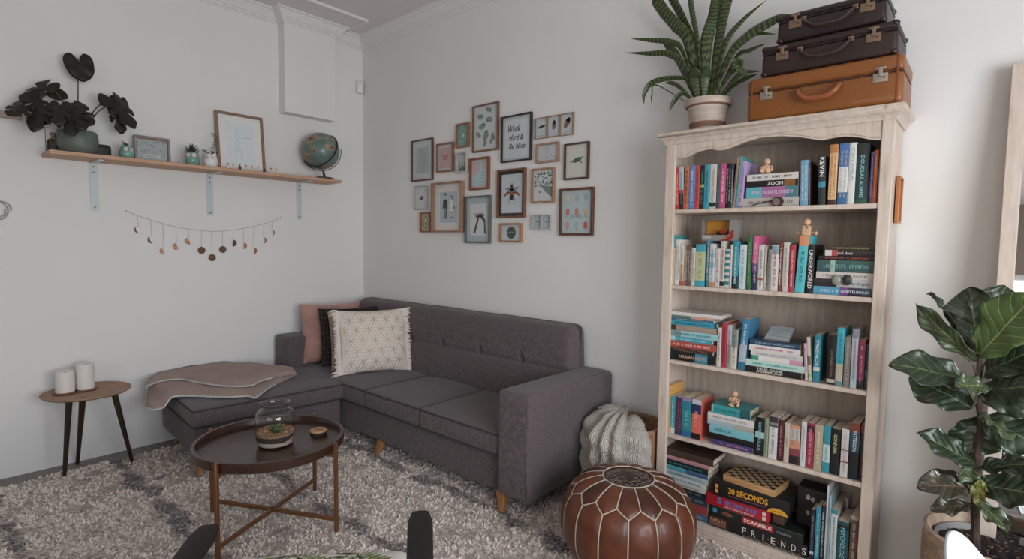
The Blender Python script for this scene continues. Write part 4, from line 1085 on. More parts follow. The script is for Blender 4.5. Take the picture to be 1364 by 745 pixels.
def a_couple(w, h):
    return [('man_coat', '3a3d3c', join(poly([(-.30*w, .26*h), (-.06*w, .26*h), (-.04*w, -.06*h), (-.10*w, -.02*h), (-.26*w, -.02*h), (-.34*w, -.06*h)]), poly([(-.26*w, -.02*h), (-.20*w, -.02*h), (-.20*w, -.34*h), (-.27*w, -.34*h)]), poly([(-.16*w, -.02*h), (-.10*w, -.02*h), (-.10*w, -.34*h), (-.17*w, -.34*h)]), ell(-.18*w, .42*h, .06*w, .045*h))),
            ('faces', 'd9b9a6', join(ell(-.18*w, .36*h, .05*w, .05*h, z=.0003), ell(.18*w, .30*h, .045*w, .045*h, z=.0003), poly([(.13*w, -.12*h), (.17*w, -.12*h), (.17*w, -.32*h), (.14*w, -.32*h)]), poly([(.21*w, -.12*h), (.25*w, -.12*h), (.24*w, -.32*h), (.21*w, -.32*h)]))),
            ('woman_dress', 'e9e4e0', poly([(.10*w, .24*h), (.27*w, .24*h), (.32*w, -.12*h), (.06*w, -.12*h)], .0002)),
            ('woman_hair', '6b4636', join(ell(.18*w, .33*h, .06*w, .05*h), poly([(.21*w, .33*h), (.26*w, .3*h), (.28*w, .10*h), (.22*w, .12*h)]))),
            ('handbag', 'b36a55', poly([(.27*w, .02*h), (.38*w, .02*h), (.38*w, -.06*h), (.27*w, -.06*h)], .0004)),
            ('shoes', '3a2a26', join(poly([(-.30*w, -.34*h), (-.20*w, -.34*h), (-.20*w, -.37*h), (-.30*w, -.37*h)]), poly([(-.17*w, -.34*h), (-.08*w, -.34*h), (-.08*w, -.37*h), (-.17*w, -.37*h)]), poly([(.13*w, -.32*h), (.26*w, -.32*h), (.26*w, -.35*h), (.13*w, -.35*h)]))),
            ('lettering', '5b6163', stroke([(-w*.25+.004*i, -h*.44+.002*math.sin(i*2.3)) for i in range(int(w*.5/.004))], .0016))]
def a_bird(w, h): return [('red_spot', 'a3404c', ell(.05*w, 0, .13*w, .09*h)), ('blue_spot', '4c6c86', ell(.02*w, -.07*h, .13*w, .05*h, z=.0003)), ('dark_spot', '3a3434', join(ell(-.12*w, -.02*h, .07*w, .03*h), stroke([(0, 0), (.15*w, .12*h)], .0012)))]
def a_avo(w, h): return [('avocado_skin', '3d4a2e', poly([(.26*w*math.cos(a)*(1-.22*math.sin(a)), .36*h*math.sin(a)) for a in [2*PI*k/24 for k in range(24)]])), ('avocado_flesh', 'c9c98a', poly([(.21*w*math.cos(a)*(1-.22*math.sin(a)), .31*h*math.sin(a)) for a in [2*PI*k/24 for k in range(24)]], .0003)), ('avocado_stone', '5a3b28', ell(0, -.08*h, .11*w, .11*h, z=.0006))]
def a_grey(w, h):
    mb = join(poly([(-.3*w, -.42*h), (-.02*w, .1*h), (.05*w, .02*h), (-.16*w, -.42*h)]), poly([(.48*w, -.45*h), (.44*w, .0), (.2*w, .18*h), (.1*w, .1*h), (.36*w, -.1*h), (.38*w, -.45*h)])); r = random.Random(3); m2 = MB()
    for k in range(60): m2 = join(m2, stroke([(r.uniform(-.25, .4)*w, r.uniform(.05, .2)*h) for _ in range(2)], .0008, .0003))
    return [('ink_drawing', '4f5152', mb), ('ink_hatching', '6a6d6e', m2)]
def a_work(w, h): return [('lettering', '23201f', join(txt('Work', w*.52, h*.18, -.10*w, .26*h, bold=.012, shear=.3), txt('Hard &', w*.60, h*.16, -.02*w, .03*h, bold=.012, shear=.3), txt('Be Nice', w*.68, h*.15, .02*w, -.20*h, bold=.012, shear=.3)))]
def a_dogline(w, h): return [('line_drawing', '8a8583', join(stroke([(-.1*w, -.3*h), (-.05*w, 0), (-.1*w, .25*h), (.05*w, .35*h), (.1*w, .1*h), (.15*w, -.2*h), (.35*w, -.3*h)], .001, n=30), stroke([(-.3*w, -.3*h), (.0*w, -.28*h)], .001)))]
def a_turt(w, h): return [('turtle_shell', '4e6b56', ell(.02*w, .04*h, .20*w, .07*h, rot=.25)), ('turtle_limbs', '6f8a72', join(leafy(.12*w, .04*h, .2*w, .03*w, -.9), leafy(-.05*w, .04*h, .28*w, .03*w, 3.4), ell(.24*w, .10*h, .05*w, .03*h), leafy(-.1*w, 0, .13*w, .02*w, -1.9), leafy(-.16*w, 0, .12*w, .02*w, 2.9)))]
def a_bee(w, h):
    b = join(ell(0, .13*h, .12*w, .08*h), ell(0, .24*h, .07*w, .04*h), ell(0, -.09*h, .10*w, .12*h)); 
    for s_ in (-1, 1): b = join(b, stroke([(s_*.03*w, .27*h), (s_*.12*w, .36*h)], .0015), stroke([(s_*.08*w, .1*h), (s_*.28*w, .2*h)], .0015), stroke([(s_*.08*w, -.1*h), (s_*.26*w, -.24*h)], .0015), stroke([(s_*.06*w, -.15*h), (s_*.16*w, -.34*h)], .0015))
    return [('bee_body', '3b3634', b), ('bee_wings', '9fa4a8', join(leafy(0, .08*h, .42*w, .07*w, .35), leafy(0, .08*h, .42*w, .07*w, PI-.35))), ('banner', 'a9694f', stroke([(-.42*w, -.06*h), (-.2*w, .03*h), (0, .0), (.2*w, .03*h), (.42*w, -.06*h)], .040*h, .0005, n=20)), ('banner_lettering', '3b2a22', stroke([(-.3*w+.005*i, .006+.003*math.sin(i*2.2)) for i in range(int(.6*w/.005))], .0014, .0009))]
def a_tree(w, h):
    r = random.Random(2); mb = MB(); m2 = MB(); m3 = MB()
    for k in range(60):
        x, y = r.uniform(-.42, .48), r.uniform(-.02, .42); t = ell(x*w, y*h, .04*w, .03*h, 7); 
        if k % 2: mb = join(mb, t)
        else: m2 = join(m2, t)
    return [('foliage', '5f9184', mb), ('foliage', '8fb3a8', m2), ('shaded_hill', '7e8586', poly([(-.1*w, 0), (.45*w, -.05*h), (.48*w, -.42*h), (.1*w, -.2*h)])), ('tiny_figure', '4c4542', ell(-.18*w, -.2*h, .03*w, .03*h))]
def a_chill(w, h):
    out = []
    for i, c in enumerate(('d9cdb0', '9fc4c0', '96bdb9', 'cf7f6c', 'c98f86', 'd6bf9a', 'cf9f9c', 'a8c6c0', 'c46a5c')):
        x = (-.3+.3*(i % 3))*w; y = (.32-.32*(i//3))*h; out.append(('ice_lolly', c, poly([(x-.06*w, y-.07*h), (x+.06*w, y-.07*h), (x+.06*w, y+.06*h), (x+.03*w, y+.085*h), (x-.03*w, y+.085*h), (x-.06*w, y+.06*h)])))
    out.append(('lolly_sticks', 'b69b80', join(*[poly([((-.3+.3*(i % 3))*w-.012*w, (.32-.32*(i//3))*h-.12*h), ((-.3+.3*(i % 3))*w+.012*w, (.32-.32*(i//3))*h-.12*h), ((-.3+.3*(i % 3))*w+.012*w, (.32-.32*(i//3))*h-.07*h), ((-.3+.3*(i % 3))*w-.012*w, (.32-.32*(i//3))*h-.07*h)]) for i in range(9)])))
    out.append(('lettering', '9aa7a9', txt('CHILL', w*.8, h*.10, 0, -.10*h, z=.0006))); return out
def a_circ(w, h):
    r = random.Random(9); return [('round_emblem', '4f5a56', ell(0, 0, .30*h*1.3, .40*h)), ('emblem_lettering', 'c9d0cf', stroke([(-w*.16+.004*i, .004*math.sin(i*2.2)) for i in range(int(.32*w/.004))], .0016, .0005)), ('emblem_leaves', '8da39a', join(*[leafy(.2*h*math.cos(k), .24*h*math.sin(k), .14*h, .03*h, k*1.7, 6) for k in range(7)])) ]
def lift(arts, d):
    for n_, c, m_ in arts: m_.v = [(x, y, z+d) for x, y, z in m_.v]
    return arts
gal(g4, (62,230), (158,213), (60,413), (155,406), 'dark framed single line drawing, leftmost in the gallery', '6d4a38', .010, .016, 'cfd4d5', .62, .66, 'b9bfbf', a_line)
gal(g4, (175,243), (250,233), (173,374), (248,366), 'wooden framed pink print with red lettering, left of the trees print', 'a0765a', .012, .018, 'c9cccc', .74, .80, 'cdaaa6', a_pink)
gal(g4, (262,153), (320,146), (262,261), (318,256), 'small wooden frame with a teal leafy print, above the little trees print', 'ab7a52', .012, .02, '86b0a6', .8, .86, '86b0a6', a_greenp)
gal(g4, (337,76), (453,48), (335,283), (451,268), 'large brown frame with green monstera leaf painting, top of the gallery', '8d6347', .010, .018, 'd0d4d5', None, None, 'd0d4d5', a_mon)
gal(g4, (262,286), (312,276), (262,377), (310,372), 'small white frame with a dark forest print', 'd8cfca', .009, .025, 'c3cacc', None, None, 'c3cacc', a_white)
gal(g4, (323,310), (411,298), (323,452), (410,447), 'reddish wooden frame with a blue thumbs up drawing on pink', '99583a', .013, .020, 'cdbcbb', None, None, 'cdbcbb', a_thumb)
gal(g4, (152,419), (290,409), (150,640), (287,643), 'deep wooden frame with an illustrated couple in dark and white clothes', 'b48f76', .013, .035, 'e4e0dd', .60, .66, 'b7cbd1', a_couple)
gal(g4, (76,434), (131,430), (75,538), (130,541), 'small silver frame with a red and blue blot, below the line drawing', 'c9c8c6', .005, .018, 'd8dadb', None, None, 'd8dadb', a_bird)
gal(g4, (100,552), (147,550), (99,641), (146,643), 'tiny wooden frame with an avocado drawing, lowest at the left', 'a26c48', .012, .018, 'b9a9a2', None, None, 'b9a9a2', a_avo)
gal(g4, (303,481), (418,473), (301,690), (414,692), 'grey frame with a black and white ink drawing on blue mount', '77706c', .012, .020, 'b3c2ca', .70, .72, 'd9dadb', a_grey)
gal(g5, (60,122), (197,97), (58,330), (194,313), 'black framed hand lettered motto Work Hard and Be Nice', '2f2a28', .010, .018, 'c3cbce', .86, .88, 'd3d9dd', a_work)
gal(g5, (217,244), (320,231), (216,331), (319,322), 'small horizontal pale wood frame with a thin line sketch', 'bf9a80', .012, .018, 'c9cdd0', None, None, 'c9cdd0', a_dogline)
gal(g5, (344,243), (455,231), (342,407), (453,398), 'dark brown frame with a small green turtle on cream paper', '5d4537', .010, .018, 'd9d6cf', None, None, 'd9d6cf', a_turt)
gal(g5, (42,362), (168,349), (39,578), (166,575), 'brown frame with dark inner border around a bee with banner', '8a5c40', .013, .022, 'cdd5db', None, None, 'cdd5db', lambda w, h: lift(a_bee(w*.72, h*.72), .0025*0), inner=('3a2c26', .020))
gal(g5, (197,355), (299,348), (195,509), (297,509), 'light wooden frame with a painting of green trees on a slope', 'b88f6e', .011, .018, 'd3d5d4', None, None, 'd3d5d4', a_tree)
gal(g5, (323,446), (476,436), (320,657), (472,656), 'brown frame with rows of pastel ice lollies, lowest at the right', '724a38', .014, .020, 'c0cdd1', None, None, 'c0cdd1', a_chill)
gal(g5, (53,602), (152,599), (51,686), (151,688), 'small light wood horizontal frame with a round dark emblem', 'c08f66', .012, .020, 'cbd2d5', None, None, 'cbd2d5', a_circ)
# three-panel feather frame and two-panel silver frame
def multi(zf, quads, label, fcol, fw, fd, arts, pcol, cat='picture frame', nm='panel_frame'):
    c = [[ony(*zf(*p), -fd*.8) for p in q] for q in quads]
    cx = sum(p.x for q in c for p in q)/(4*len(c)); cz = sum(p.z for q in c for p in q)/(4*len(c))
    fr = thing('picture_frame', label, cat, (cx, -.001, cz), group='framed pictures in the gallery on the back wall')
    mf = mat('metal_'+fcol, fcol, .35, .5)
    for q, art in zip(c, arts):
        x0, x1, z0, z1 = (q[0].x+q[2].x)/2-cx, (q[1].x+q[3].x)/2-cx, (q[2].z+q[3].z)/2-cz, (q[0].z+q[1].z)/2-cz
        mb = MB(); mb.box(x0, x0+fw, -fd, 0, z0, z1); mb.box(x1-fw, x1, -fd, 0, z0, z1); mb.box(x0+fw, x1-fw, -fd, 0, z0, z0+fw); mb.box(x0+fw, x1-fw, -fd, 0, z1-fw, z1); mb.build(nm, mf, fr, smooth=0)
        MB().box(x0+fw, x1-fw, -.005, -.001, z0+fw, z1-fw).build('print', plain(pcol, .85), fr, smooth=0)
        w, h = x1-x0-2*fw, z1-z0-2*fw
        for n_, cc, m_ in art(w, h):
            m_.v = [(x+(x0+x1)/2, -.0055-z, y+(z0+z1)/2) for x, y, z in m_.v]; m_.build(n_, plain(cc, .8), fr, smooth=0)
        yy = -fd+.003; MB().add([(x0+fw, yy, z0+fw), (x1-fw, yy, z0+fw), (x1-fw, yy, z1-fw), (x0+fw, yy, z1-fw)], [(0, 1, 2, 3)]).build('glass', glass_mat(), fr, smooth=0)
def feather(L_, ww, a, c, c2): return lambda w, h: [('feather', c, leafy(-math.cos(a)*w*L_/2, .08*h-math.sin(a)*w*L_/2, w*L_, w*ww, a)), ('feather_tip', c2, leafy(0, .08*h, w*L_*.45, w*ww*.7, a)), ('lettering', '7c7c7c', stroke([(-w*.25+.003*i, -h*.38+.0018*math.sin(i*2.1)) for i in range(int(w*.5/.003))], .0009))]
multi(g5, [((212,130),(267,120),(212,223),(267,215)), ((267,120),(324,110),(267,215),(324,207)), ((324,110),(386,98),(324,207),(385,200))], 'brass frame of three joined panes with dried feather and shell drawings', 'b08a62', .005, .014,
      [feather(.75, .10, .2, '4c4a48', '6c6a66'), feather(.75, .17, 1.5, '6f6b66', '4a4847'), feather(.85, .22, 1.0, '8a6a58', '3e5f7a')], 'c7d0d6')
multi(g5, [((200,562),(241,562),(199,628),(241,628)), ((241,562),(284,563),(241,628),(283,628))], 'silver double photo frame with two short inked words, left of the ice lolly print', 'cfcdca', .005, .020,
      [lambda w, h: [('lettering', '3f4344', stroke([(-w*.3+.003*i, .003*math.sin(i*2.1)) for i in range(int(w*.6/.003))], .0013))]]*2, 'b9c6cc')
# ================================================================== BOOKCASE
def whitewash():
    m = mat('whitewashed_pine', 'ddd0c6', .6, bump=(25, .1), stretch=(9, 9, 1)); nt = m.node_tree; N = nt.nodes; L = nt.links; b = N['Principled BSDF']
    tc = N.new('ShaderNodeTexCoord'); mp = N.new('ShaderNodeMapping'); mp.inputs['Scale'].default_value = (9, 9, 1.2); L.new(tc.outputs['Object'], mp.inputs[0])
    n = N.new('ShaderNodeTexNoise'); n.inputs['Scale'].default_value = 5; n.inputs['Detail'].default_value = 6; n.inputs['Roughness'].default_value = .65; L.new(mp.outputs[0], n.inputs['Vector'])
    r = N.new('ShaderNodeValToRGB'); e = r.color_ramp.elements; e[0].position = .27; e[0].color = (*lin('a89485'), 1); e[1].position = .60; e[1].color = (*lin('d2c3b7'), 1); k = e.new(.40); k.color = (*lin('c6b6a9'), 1)
    L.new(n.outputs[0], r.inputs[0]); L.new(r.outputs[0], b.inputs['Base Color']); return m
m_ww = whitewash()
X0, X1, YF, ZT = 2.999, 3.911, -.28, 1.908
SH = [1.569, 1.2055, .838, .468, .075]     # shelf tops
bc = thing('bookcase', 'tall whitewashed wooden bookcase with a scalloped top rail and five shelves', 'bookcase', ((X0+X1)/2, -.15, 0))
def bp(mb, n, m=None, **k): return mb.build(n, m or m_ww, bc, world=True, **k)
bp(MB().box(X0+.004, X0+.026, YF+.02, -.012, .0, ZT), 'side_panel', bevel=.002); bp(MB().box(X1-.026, X1-.004, YF+.02, -.012, 0, ZT), 'side_panel', bevel=.002)
bp(MB().box(X0, X0+.048, YF, YF+.02, 0, ZT), 'front_post', bevel=.003); bp(MB().box(X1-.042, X1, YF, YF+.02, 0, ZT), 'front_post', bevel=.003)
bp(MB().box(X0+.02, X1-.02, -.014, -.006, .03, ZT), 'back_panel', mat('back_panel_wash', 'b3a69b', .75, var=(7, .2), stretch=(9, 9, 1)))
for z in SH[:4]: bp(MB().box(X0+.0265, X1-.0265, YF+.004, -.0145, z-.019, z), 'shelf_board', bevel=.003)
bp(MB().box(X0+.0265, X1-.0265, YF+.021, -.0145, SH[4]-.02, SH[4]), 'bottom_board', bevel=.002)
mb = MB(); mb.box(X0+.049, X1-.043, YF-.002, YF+.018, 0, SH[4]); bp(mb, 'plinth', bevel=.003)
for z in (.018, .036, .054): bp(MB().tube([(X0+.05, YF-.0025, z), (X1-.044, YF-.0025, z)], .003, 6), 'plinth_groove_bead')
ap = [(899,211),(915.4,209.5),(928.7,202),(946,198.5),(959.7,200.7),(971.5,197.7),(992,189),(1013,183),(1040,181.2),(1062,182),(1083,185.3),(1094.5,187.2),(1107,183.7),(1125,181.3),(1146,182.9),(1159,186),(1171.8,186.6)]
cv = [ony(x, y, YF+.004) for x, y in ap]
def apz(x):
    for a, b in zip(cv, cv[1:]):
        if a.x <= x <= b.x: return a.z+(b.z-a.z)*(x-a.x)/(b.x-a.x)
    return cv[0].z if x < cv[0].x else cv[-1].z
xa, xb_ = X0+.0485, X1-.0425; n = 70; lowc = []
for i in range(n+1):
    x = xa+(xb_-xa)*i/n; z = sum(apz(x+d) for d in (-.012, -.006, 0, .006, .012))/5; lowc.append((x, z))
pl = lowc+[(xb_, ZT), (xa, ZT)]
fl = Matrix(((1, 0, 0, 0), (0, 0, 1, 0), (0, 1, 0, 0), (0, 0, 0, 1)))
mb = MB(); vs = []; fs = []
for y in (YF+.004, YF+.019):
    vs += [(x, y, z) for x, z in lowc]+[(x, y, ZT) for x, z in lowc]
m_ = n+1
for i in range(n):
    fs += [(i, i+1, m_+i+1, m_+i), (2*m_+i, 3*m_+i, 3*m_+i+1, 2*m_+i+1), (i, 2*m_+i, 2*m_+i+1, i+1)]
fs += [(0, m_, 3*m_, 2*m_), (m_-1, 3*m_-1, 4*m_-1, 2*m_-1)]
mb.add(vs, fs); bp(mb, 'scalloped_rail', smooth=30)
bp(MB().tube([(x, YF+.003, z+.010) for x, z in lowc], .0035, 6), 'rail_bead')
# crown: cove + bullnose slab, mitred round three sides
cr = [(0, ZT-.03), (.004, ZT-.03), (.006, ZT-.018), (.014, ZT-.008), (.022, ZT-.002), (.022, ZT+.002), (.030, ZT+.006), (.034, ZT+.014), (.031, ZT+.023), (.026, ZT+.026)]
mb = MB(); vs = []; k = len(cr)
for (px_, py_), (nx_, ny_) in (((X0, -.006), (-1, 0)), ((X0, YF), (-1, -1)), ((X1, YF), (1, -1)), ((X1, -.006), (1, 0))): vs += [(px_+nx_*d, py_+ny_*d, z) for d, z in cr]
fs = [(i*k+j, (i+1)*k+j, (i+1)*k+j+1, i*k+j+1) for i in range(3) for j in range(k-1)]+[(k-1, 2*k-1, 3*k-1, 4*k-1), tuple(range(k)), tuple(reversed(range(3*k, 4*k))), (0, 3*k, 2*k, k)]
mb.add(vs, fs); bp(mb, 'crown', smooth=40)
ZTOP = ZT+.0265
# small copper framed piece hung on the bookcase side
q0, q1 = onx(1200, 236, X1+.008), onx(1199, 298, X1+.008)
hk = thing('copper_wall_hanging', 'narrow copper framed piece hung on the right side of the bookcase', 'decoration', (X1+.0005, q0.y, (q0.z+q1.z)/2))
hh = (q0.z-q1.z)/2; m_cu = mat('copper_frame', 'b5764e', .35, .6)
mb = MB(); mb.box(0, .012, -.055, -.047, -hh, hh); mb.box(0, .012, .047, .055, -hh, hh); mb.box(0, .012, -.047, .047, hh-.008, hh); mb.box(0, .012, -.047, .047, -hh, -hh+.008); mb.build('frame', m_cu, hk, bevel=.001)
MB().box(0, .004, -.047, .047, -hh+.008, hh-.008).build('panel', mat('amber_panel', 'c98e62', .3), hk)

# ================================================================== BOOKS
YS = YF+.022
Zm = dict(A=(880,180,6.775), B=(1030,170,6.206), C=(880,285,6.48), D=(1020,285,6.481), E=(880,400,6.773), F=(1020,410,6.775), G=(875,500,6.207), H=(1000,520,5.73), I=(870,590,4.805), J=(1000,600,5.139))
def zz(k, x, y): o = Zm[k]; return (o[0]+x/o[2], o[1]+y/o[2])
def bk(k, x, y, Y=YS): return ony(*zz(k, x, y), Y)
m_page = mat('book_pages', 'd8c7b2', .9, var=(300, .12), stretch=(1, 1, 1))
book_labels = {}
def marks(w, l, seed, M, rows=1):
    """rows of small strokes in the place of lettering too small to read"""
    r = random.Random(seed); mb = MB()
    for row in range(rows):
        cy = (row-(rows-1)/2)*w*.42; hgt = w*(.30 if rows == 1 else .20); x = -l/2
        while x < l/2:
            if r.random() < .16: x += hgt*.7; continue
            cw = hgt*r.uniform(.35, .6); t = hgt*.16; k = r.randrange(5)
            def q(a, b, c, d): mb.box(x+a, x+b, cy+c, cy+d, 0, .0002)
            q(0, t, -hgt/2, hgt/2)
            if k in (0, 2): q(cw-t, cw, -hgt/2, hgt/2)
            if k in (0, 1, 3): q(t, cw-t, -t/2, t/2)
            if k in (2, 3, 1): q(t, cw, hgt/2-t, hgt/2)
            if k in (3, 4): q(t, cw, -hgt/2, -hgt/2+t)
            x += cw+hgt*.16
    mb.v = [tuple(M @ Vector(v)) for v in mb.v]; return mb
TX = Matrix(((0, 1, 0, 0), (0, 0, -1, 0), (-1, 0, 0, 0), (0, 0, 0, 1)))     # lettering runs down the spine
def make_book(label, M, w, h, d, col, bands=(), title=None, tcol='efe9e2', tf=(.12, .88), rows=1, group=None, hard=False, seed=0, cat='book', sw=.62):
    b = thing('book', label, cat, M=M, group=group)
    t = min(.0011 if not hard else .0022, w*.2); ov = .0 if not hard else .003
    mb = MB(); hw = w/2
    mb.add([(-hw, .0012, 0), (-hw*.55, 0, 0), (hw*.55, 0, 0), (hw, .0012, 0), (hw, t+.0012, 0), (-hw, t+.0012, 0)]+[(-hw, .0012, h), (-hw*.55, 0, h), (hw*.55, 0, h), (hw, .0012, h), (hw, t+.0012, h), (-hw, t+.0012, h)],
           [(0, 1, 7, 6), (1, 2, 8, 7), (2, 3, 9, 8), (3, 4, 10, 9), (4, 5, 11, 10), (5, 0, 6, 11), (5, 4, 3, 2, 1, 0), (6, 7, 8, 9, 10, 11)])
    mb.box(-hw, -hw+t, t+.0012, d, 0, h); mb.box(hw-t, hw, t+.0012, d, 0, h)
    mb.build('cover', mat('cover_'+col, col, .42, bump=(30, .03)), b, smooth=30)
    MB().box(-hw+t+.0002, hw-t-.0002, t+.0014, d-.002-ov, .0008+ov, h-.0012-ov).build('pages', m_page, b, smooth=0)
    for k, (f0, f1, c) in enumerate(bands):
        e = .00025+.0001*k
        mb = MB(); mb.add([(-hw*.999, .0011-e, h*f0), (-hw*.55, -e, h*f0), (hw*.55, -e, h*f0), (hw*.999, .0011-e, h*f0), (-hw*.999, .0011-e, h*f1), (-hw*.55, -e, h*f1), (hw*.55, -e, h*f1), (hw*.999, .0011-e, h*f1)],
                          [(0, 1, 5, 4), (1, 2, 6, 5), (2, 3, 7, 6)]); mb.build('spine_band', mat('cover_'+c, c, .42, bump=(30, .03)), b, smooth=30)
    if title:
        zc = h*(1-(tf[0]+tf[1])/2); l = h*(tf[1]-tf[0]); Mt = T(0, -.0008, zc) @ TX
        tm = plain(tcol, .6)
        if title == 'm': mb = marks(w, l, seed, Mt, rows)
        else:
            parts = title.split('|'); mb = MB(); n = len(parts)
            for i, p in enumerate(parts): mb = join(mb, text_mb(p, l, w*sw/n*.9, .0001, bold=.012, M=Mt @ T(0, w*sw*((n-1)/2-i)/n, 0)))
        mb.build('title', tm, b, smooth=0)
    return b
SN = ['top', 'second', 'third', 'fourth', 'bottom']
allb = []
def short(d): return ' '.join(d.split()[:4])
def standing(si, items, first='left post'):
    prev = first; px1 = None; Zs = SH[si]+.0004
    for it in items:
        k, a, b, yt, xt, desc, col = it[:7]; o = dict(it[7]) if len(it) > 7 else {}
        # bottom px y from the shelf: find by x, using the spine plane
        def xat(xz, z):   # x of the spine plane where the sight line column xz meets height z
            lo, hi = 0., 900.
            for _ in range(40):
                m = (lo+hi)/2
                if bk(k, xz, m).z > z: lo = m
                else: hi = m
            return bk(k, xz, (lo+hi)/2).x
        x0, x1 = xat(a, Zs), xat(b, Zs); tp = bk(k, xt, yt); h = tp.z-Zs; lean = math.atan2(tp.x-x0, h)
        if abs(lean) < math.radians(1.6) or o.get('up'): lean = 0
        if px1 is not None and x0 < px1+.0004: x0 = px1+.0004
        w = max(x1-x0, .005); x1 = x0+w
        pivot = Vector((x0 if lean < 0 else x1, YS+o.get('in', .0), Zs))
        # leaning books pivot on a lower edge
        if lean > 0: M = T(Vector((x1, YS+o.get('in', 0.), Zs))) @ RY(lean) @ T(-w/2, 0, 0)
        elif lean < 0: M = T(Vector((x0, YS+o.get('in', 0.), Zs))) @ RY(lean) @ T(w/2, 0, 0)
        else: M = T((x0+x1)/2, YS+o.get('in', 0.), Zs)
        lab = '%s, %s shelf, right of the %s' % (desc, SN[si], short(prev).rstrip(','))
        kw = {q: o[q] for q in ('bands', 'title', 'tcol', 'tf', 'rows', 'hard', 'sw') if q in o}
        if 'title' not in kw: kw['title'] = 'm'
        make_book(lab, M, w, h/math.cos(lean), o.get('d', .128 if h < .2 else .15), col, group='books on the %s shelf' % SN[si], seed=len(allb), **kw)
        allb.append(lab); prev = desc; px1 = x1+(0 if lean <= 0 else 0)
    return px1
def stack(si, items, where, z0=None, dy=0., dflt_d=.14, x_shift=0.):
    """items from the top down"""
    Zs = (SH[si] if z0 is None else z0)+.0004; hs = []
    for it in items:
        k, xl, xr, yt, yb = it[:5]; o = dict(it[7]) if len(it) > 7 else {}
        ya = o.get('ya', xl); hs.append(bk(k, ya, yt).z-bk(k, ya, yb).z)
    z = Zs; prev = None; info = []
    for it, th in reversed(list(zip(items, hs))):
        k, xl, xr, yt, yb, desc, col = it[:7]; o = dict(it[7]) if len(it) > 7 else {}
        x0, x1 = bk(k, xl, (yt+yb)/2).x+x_shift, (bk(o.get('kr', k), xr, o.get('yr', (yt+yb)/2+(0 if o.get('kr', k) != k else (xr-xl)*.1)))).x+x_shift
        kw = {q: o[q] for q in ('bands', 'title', 'tcol', 'tf', 'rows', 'hard', 'sw') if q in o}
        if 'title' not in kw: kw['title'] = 'm'
        th = max(th, .006); info.append((z, th, x0, x1, desc, col, kw, o)); z += th+.0003
    for i, (zz_, th, x0, x1, desc, col, kw, o) in enumerate(info):
        up = info[i+1][4] if i+1 < len(info) else None
        lab = '%s, %s stack of the %s shelf, %s' % (desc, where, SN[si], ('under the '+short(up).rstrip(',')) if up else 'topmost')
        M = T(x1, YS+dy+o.get('in', 0.), zz_+th/2) @ RZ(o.get('yaw', 0.)) @ RY(-PI/2)
        make_book(lab, M, th, x1-x0, o.get('d', dflt_d), col, group='books on the %s shelf' % SN[si], seed=50+len(allb), **kw); allb.append(lab)
    return z
B_ = lambda **k: k
# ---- top shelf
standing(0, [
 ('A',118,133,298,118,'thin dark navy book','22242c'),
 ('A',134,167,293,134,'red paperback','c2222f',B_(title='m',tcol='e9d3b0')),
 ('A',168,205,287,168,'pale blue and charcoal book','9fc6cf',B_(bands=((0,.45,'2d2b2c'),(.38,.46,'b23148')),tcol='5f8ba0')),
 ('A',206,246,282,212,'orange paperback with dark title','d9651f',B_(tcol='3a1a10',sw=.7)),
 ('A',248,302,280,255,'mid blue paperback','5c86bd',B_(tcol='cfe0ec')),
 ('A',304,344,277,312,'coral red paperback','d13c45',B_(tcol='7c1720')),
 ('A',346,384,275,354,'black paperback with yellow mark','1f2221',B_(bands=((.50,.56,'c9b23e'),),tcol='4f9a78')),
 ('A',386,434,270,396,'turquoise paperback with dark title','1fa3b8',B_(tcol='14596b')),
 ('A',436,495,265,448,'white paperback with black logo','cfc9c4',B_(bands=((.04,.14,'2a2726'),),tcol='9a9490')),
 ('A',496,524,265,508,'dark teal and gold book','24535a',B_(tcol='b98d4f')),
 ('A',526,578,258,540,'bright pink paperback','c94480',B_(tcol='efd3df')),
 ('A',580,628,256,596,'black book with white moon','211c1f',B_(tcol='b9aeb4',rows=2)),
 ('A',629,643,256,648,'slim navy blue book','1c4a63'),
 ('A',644,664,200,688,'tall salmon pink book','b07a66',B_(tcol='6a3a2e')),
 ('A',665,688,192,712,'tall teal book, leaning','4b9c98',B_(tcol='2b6360')),
 ('A',690,733,240,733,'lilac paperback, leaning','b79ad0',B_(bands=((.0,.03,'8a6ab0'),),tcol='7a57a8'))])
standing(0, [
 ('B',222,284,272,228,'sky blue paperback','6fa6c6',B_(title='m',tcol='dbe9f0',rows=2)),
 ('B',286,302,290,290,'slim dark red book','3d1f1f'),
 ('B',372,428,236,376,'dark grey book, bold capitals','2c3336',B_(title='KEVIN',tcol='e4e4e2',tf=(.03,.42),sw=.75,bands=((.36,.48,'2f8fa6'),),d=.15)),
 ('B',447,513,143,458,'cream and orange hardback','e3b57f',B_(bands=((.0,.09,'4a2a1e'),(.86,1,'c07a35')),tcol='b0702f',rows=2,hard=True)),
 ('B',526,604,135,538,'white book with blue ends','d6dde2',B_(bands=((.0,.20,'1f6ea5'),(.62,1,'3c73b5')),tcol='c9b08a',rows=2)),
 ('B',608,666,128,622,'white book with pale blue title','dcdad5',B_(title='CHOPRA',tcol='8fb3c0',tf=(.08,.62))),
 ('B',668,772,135,690,'dark teal book, pale capitals','1c3f48',B_(title='DOUGLAS ADAMS|m'.split('|')[0],tcol='8fc0b4',tf=(.2,.9),sw=.34,bands=((.82,1,'24322e'),(.0,.07,'1f5a3e')))),
 ('B',773,783,125,780,'thin black hardback','17171a',B_(hard=True,title=None)),
 ('B',785,811,200,803,'narrow purple book','4a3a72',B_(tcol='b59bd0')),
 ('B',815,849,187,836,'bright orange book','d95f1e',B_(tcol='f0d9b0')),
 ('B',856,882,120,872,'light grey book by the post','8f8783',B_(tcol='5a5450'))], 'horizontal stack')
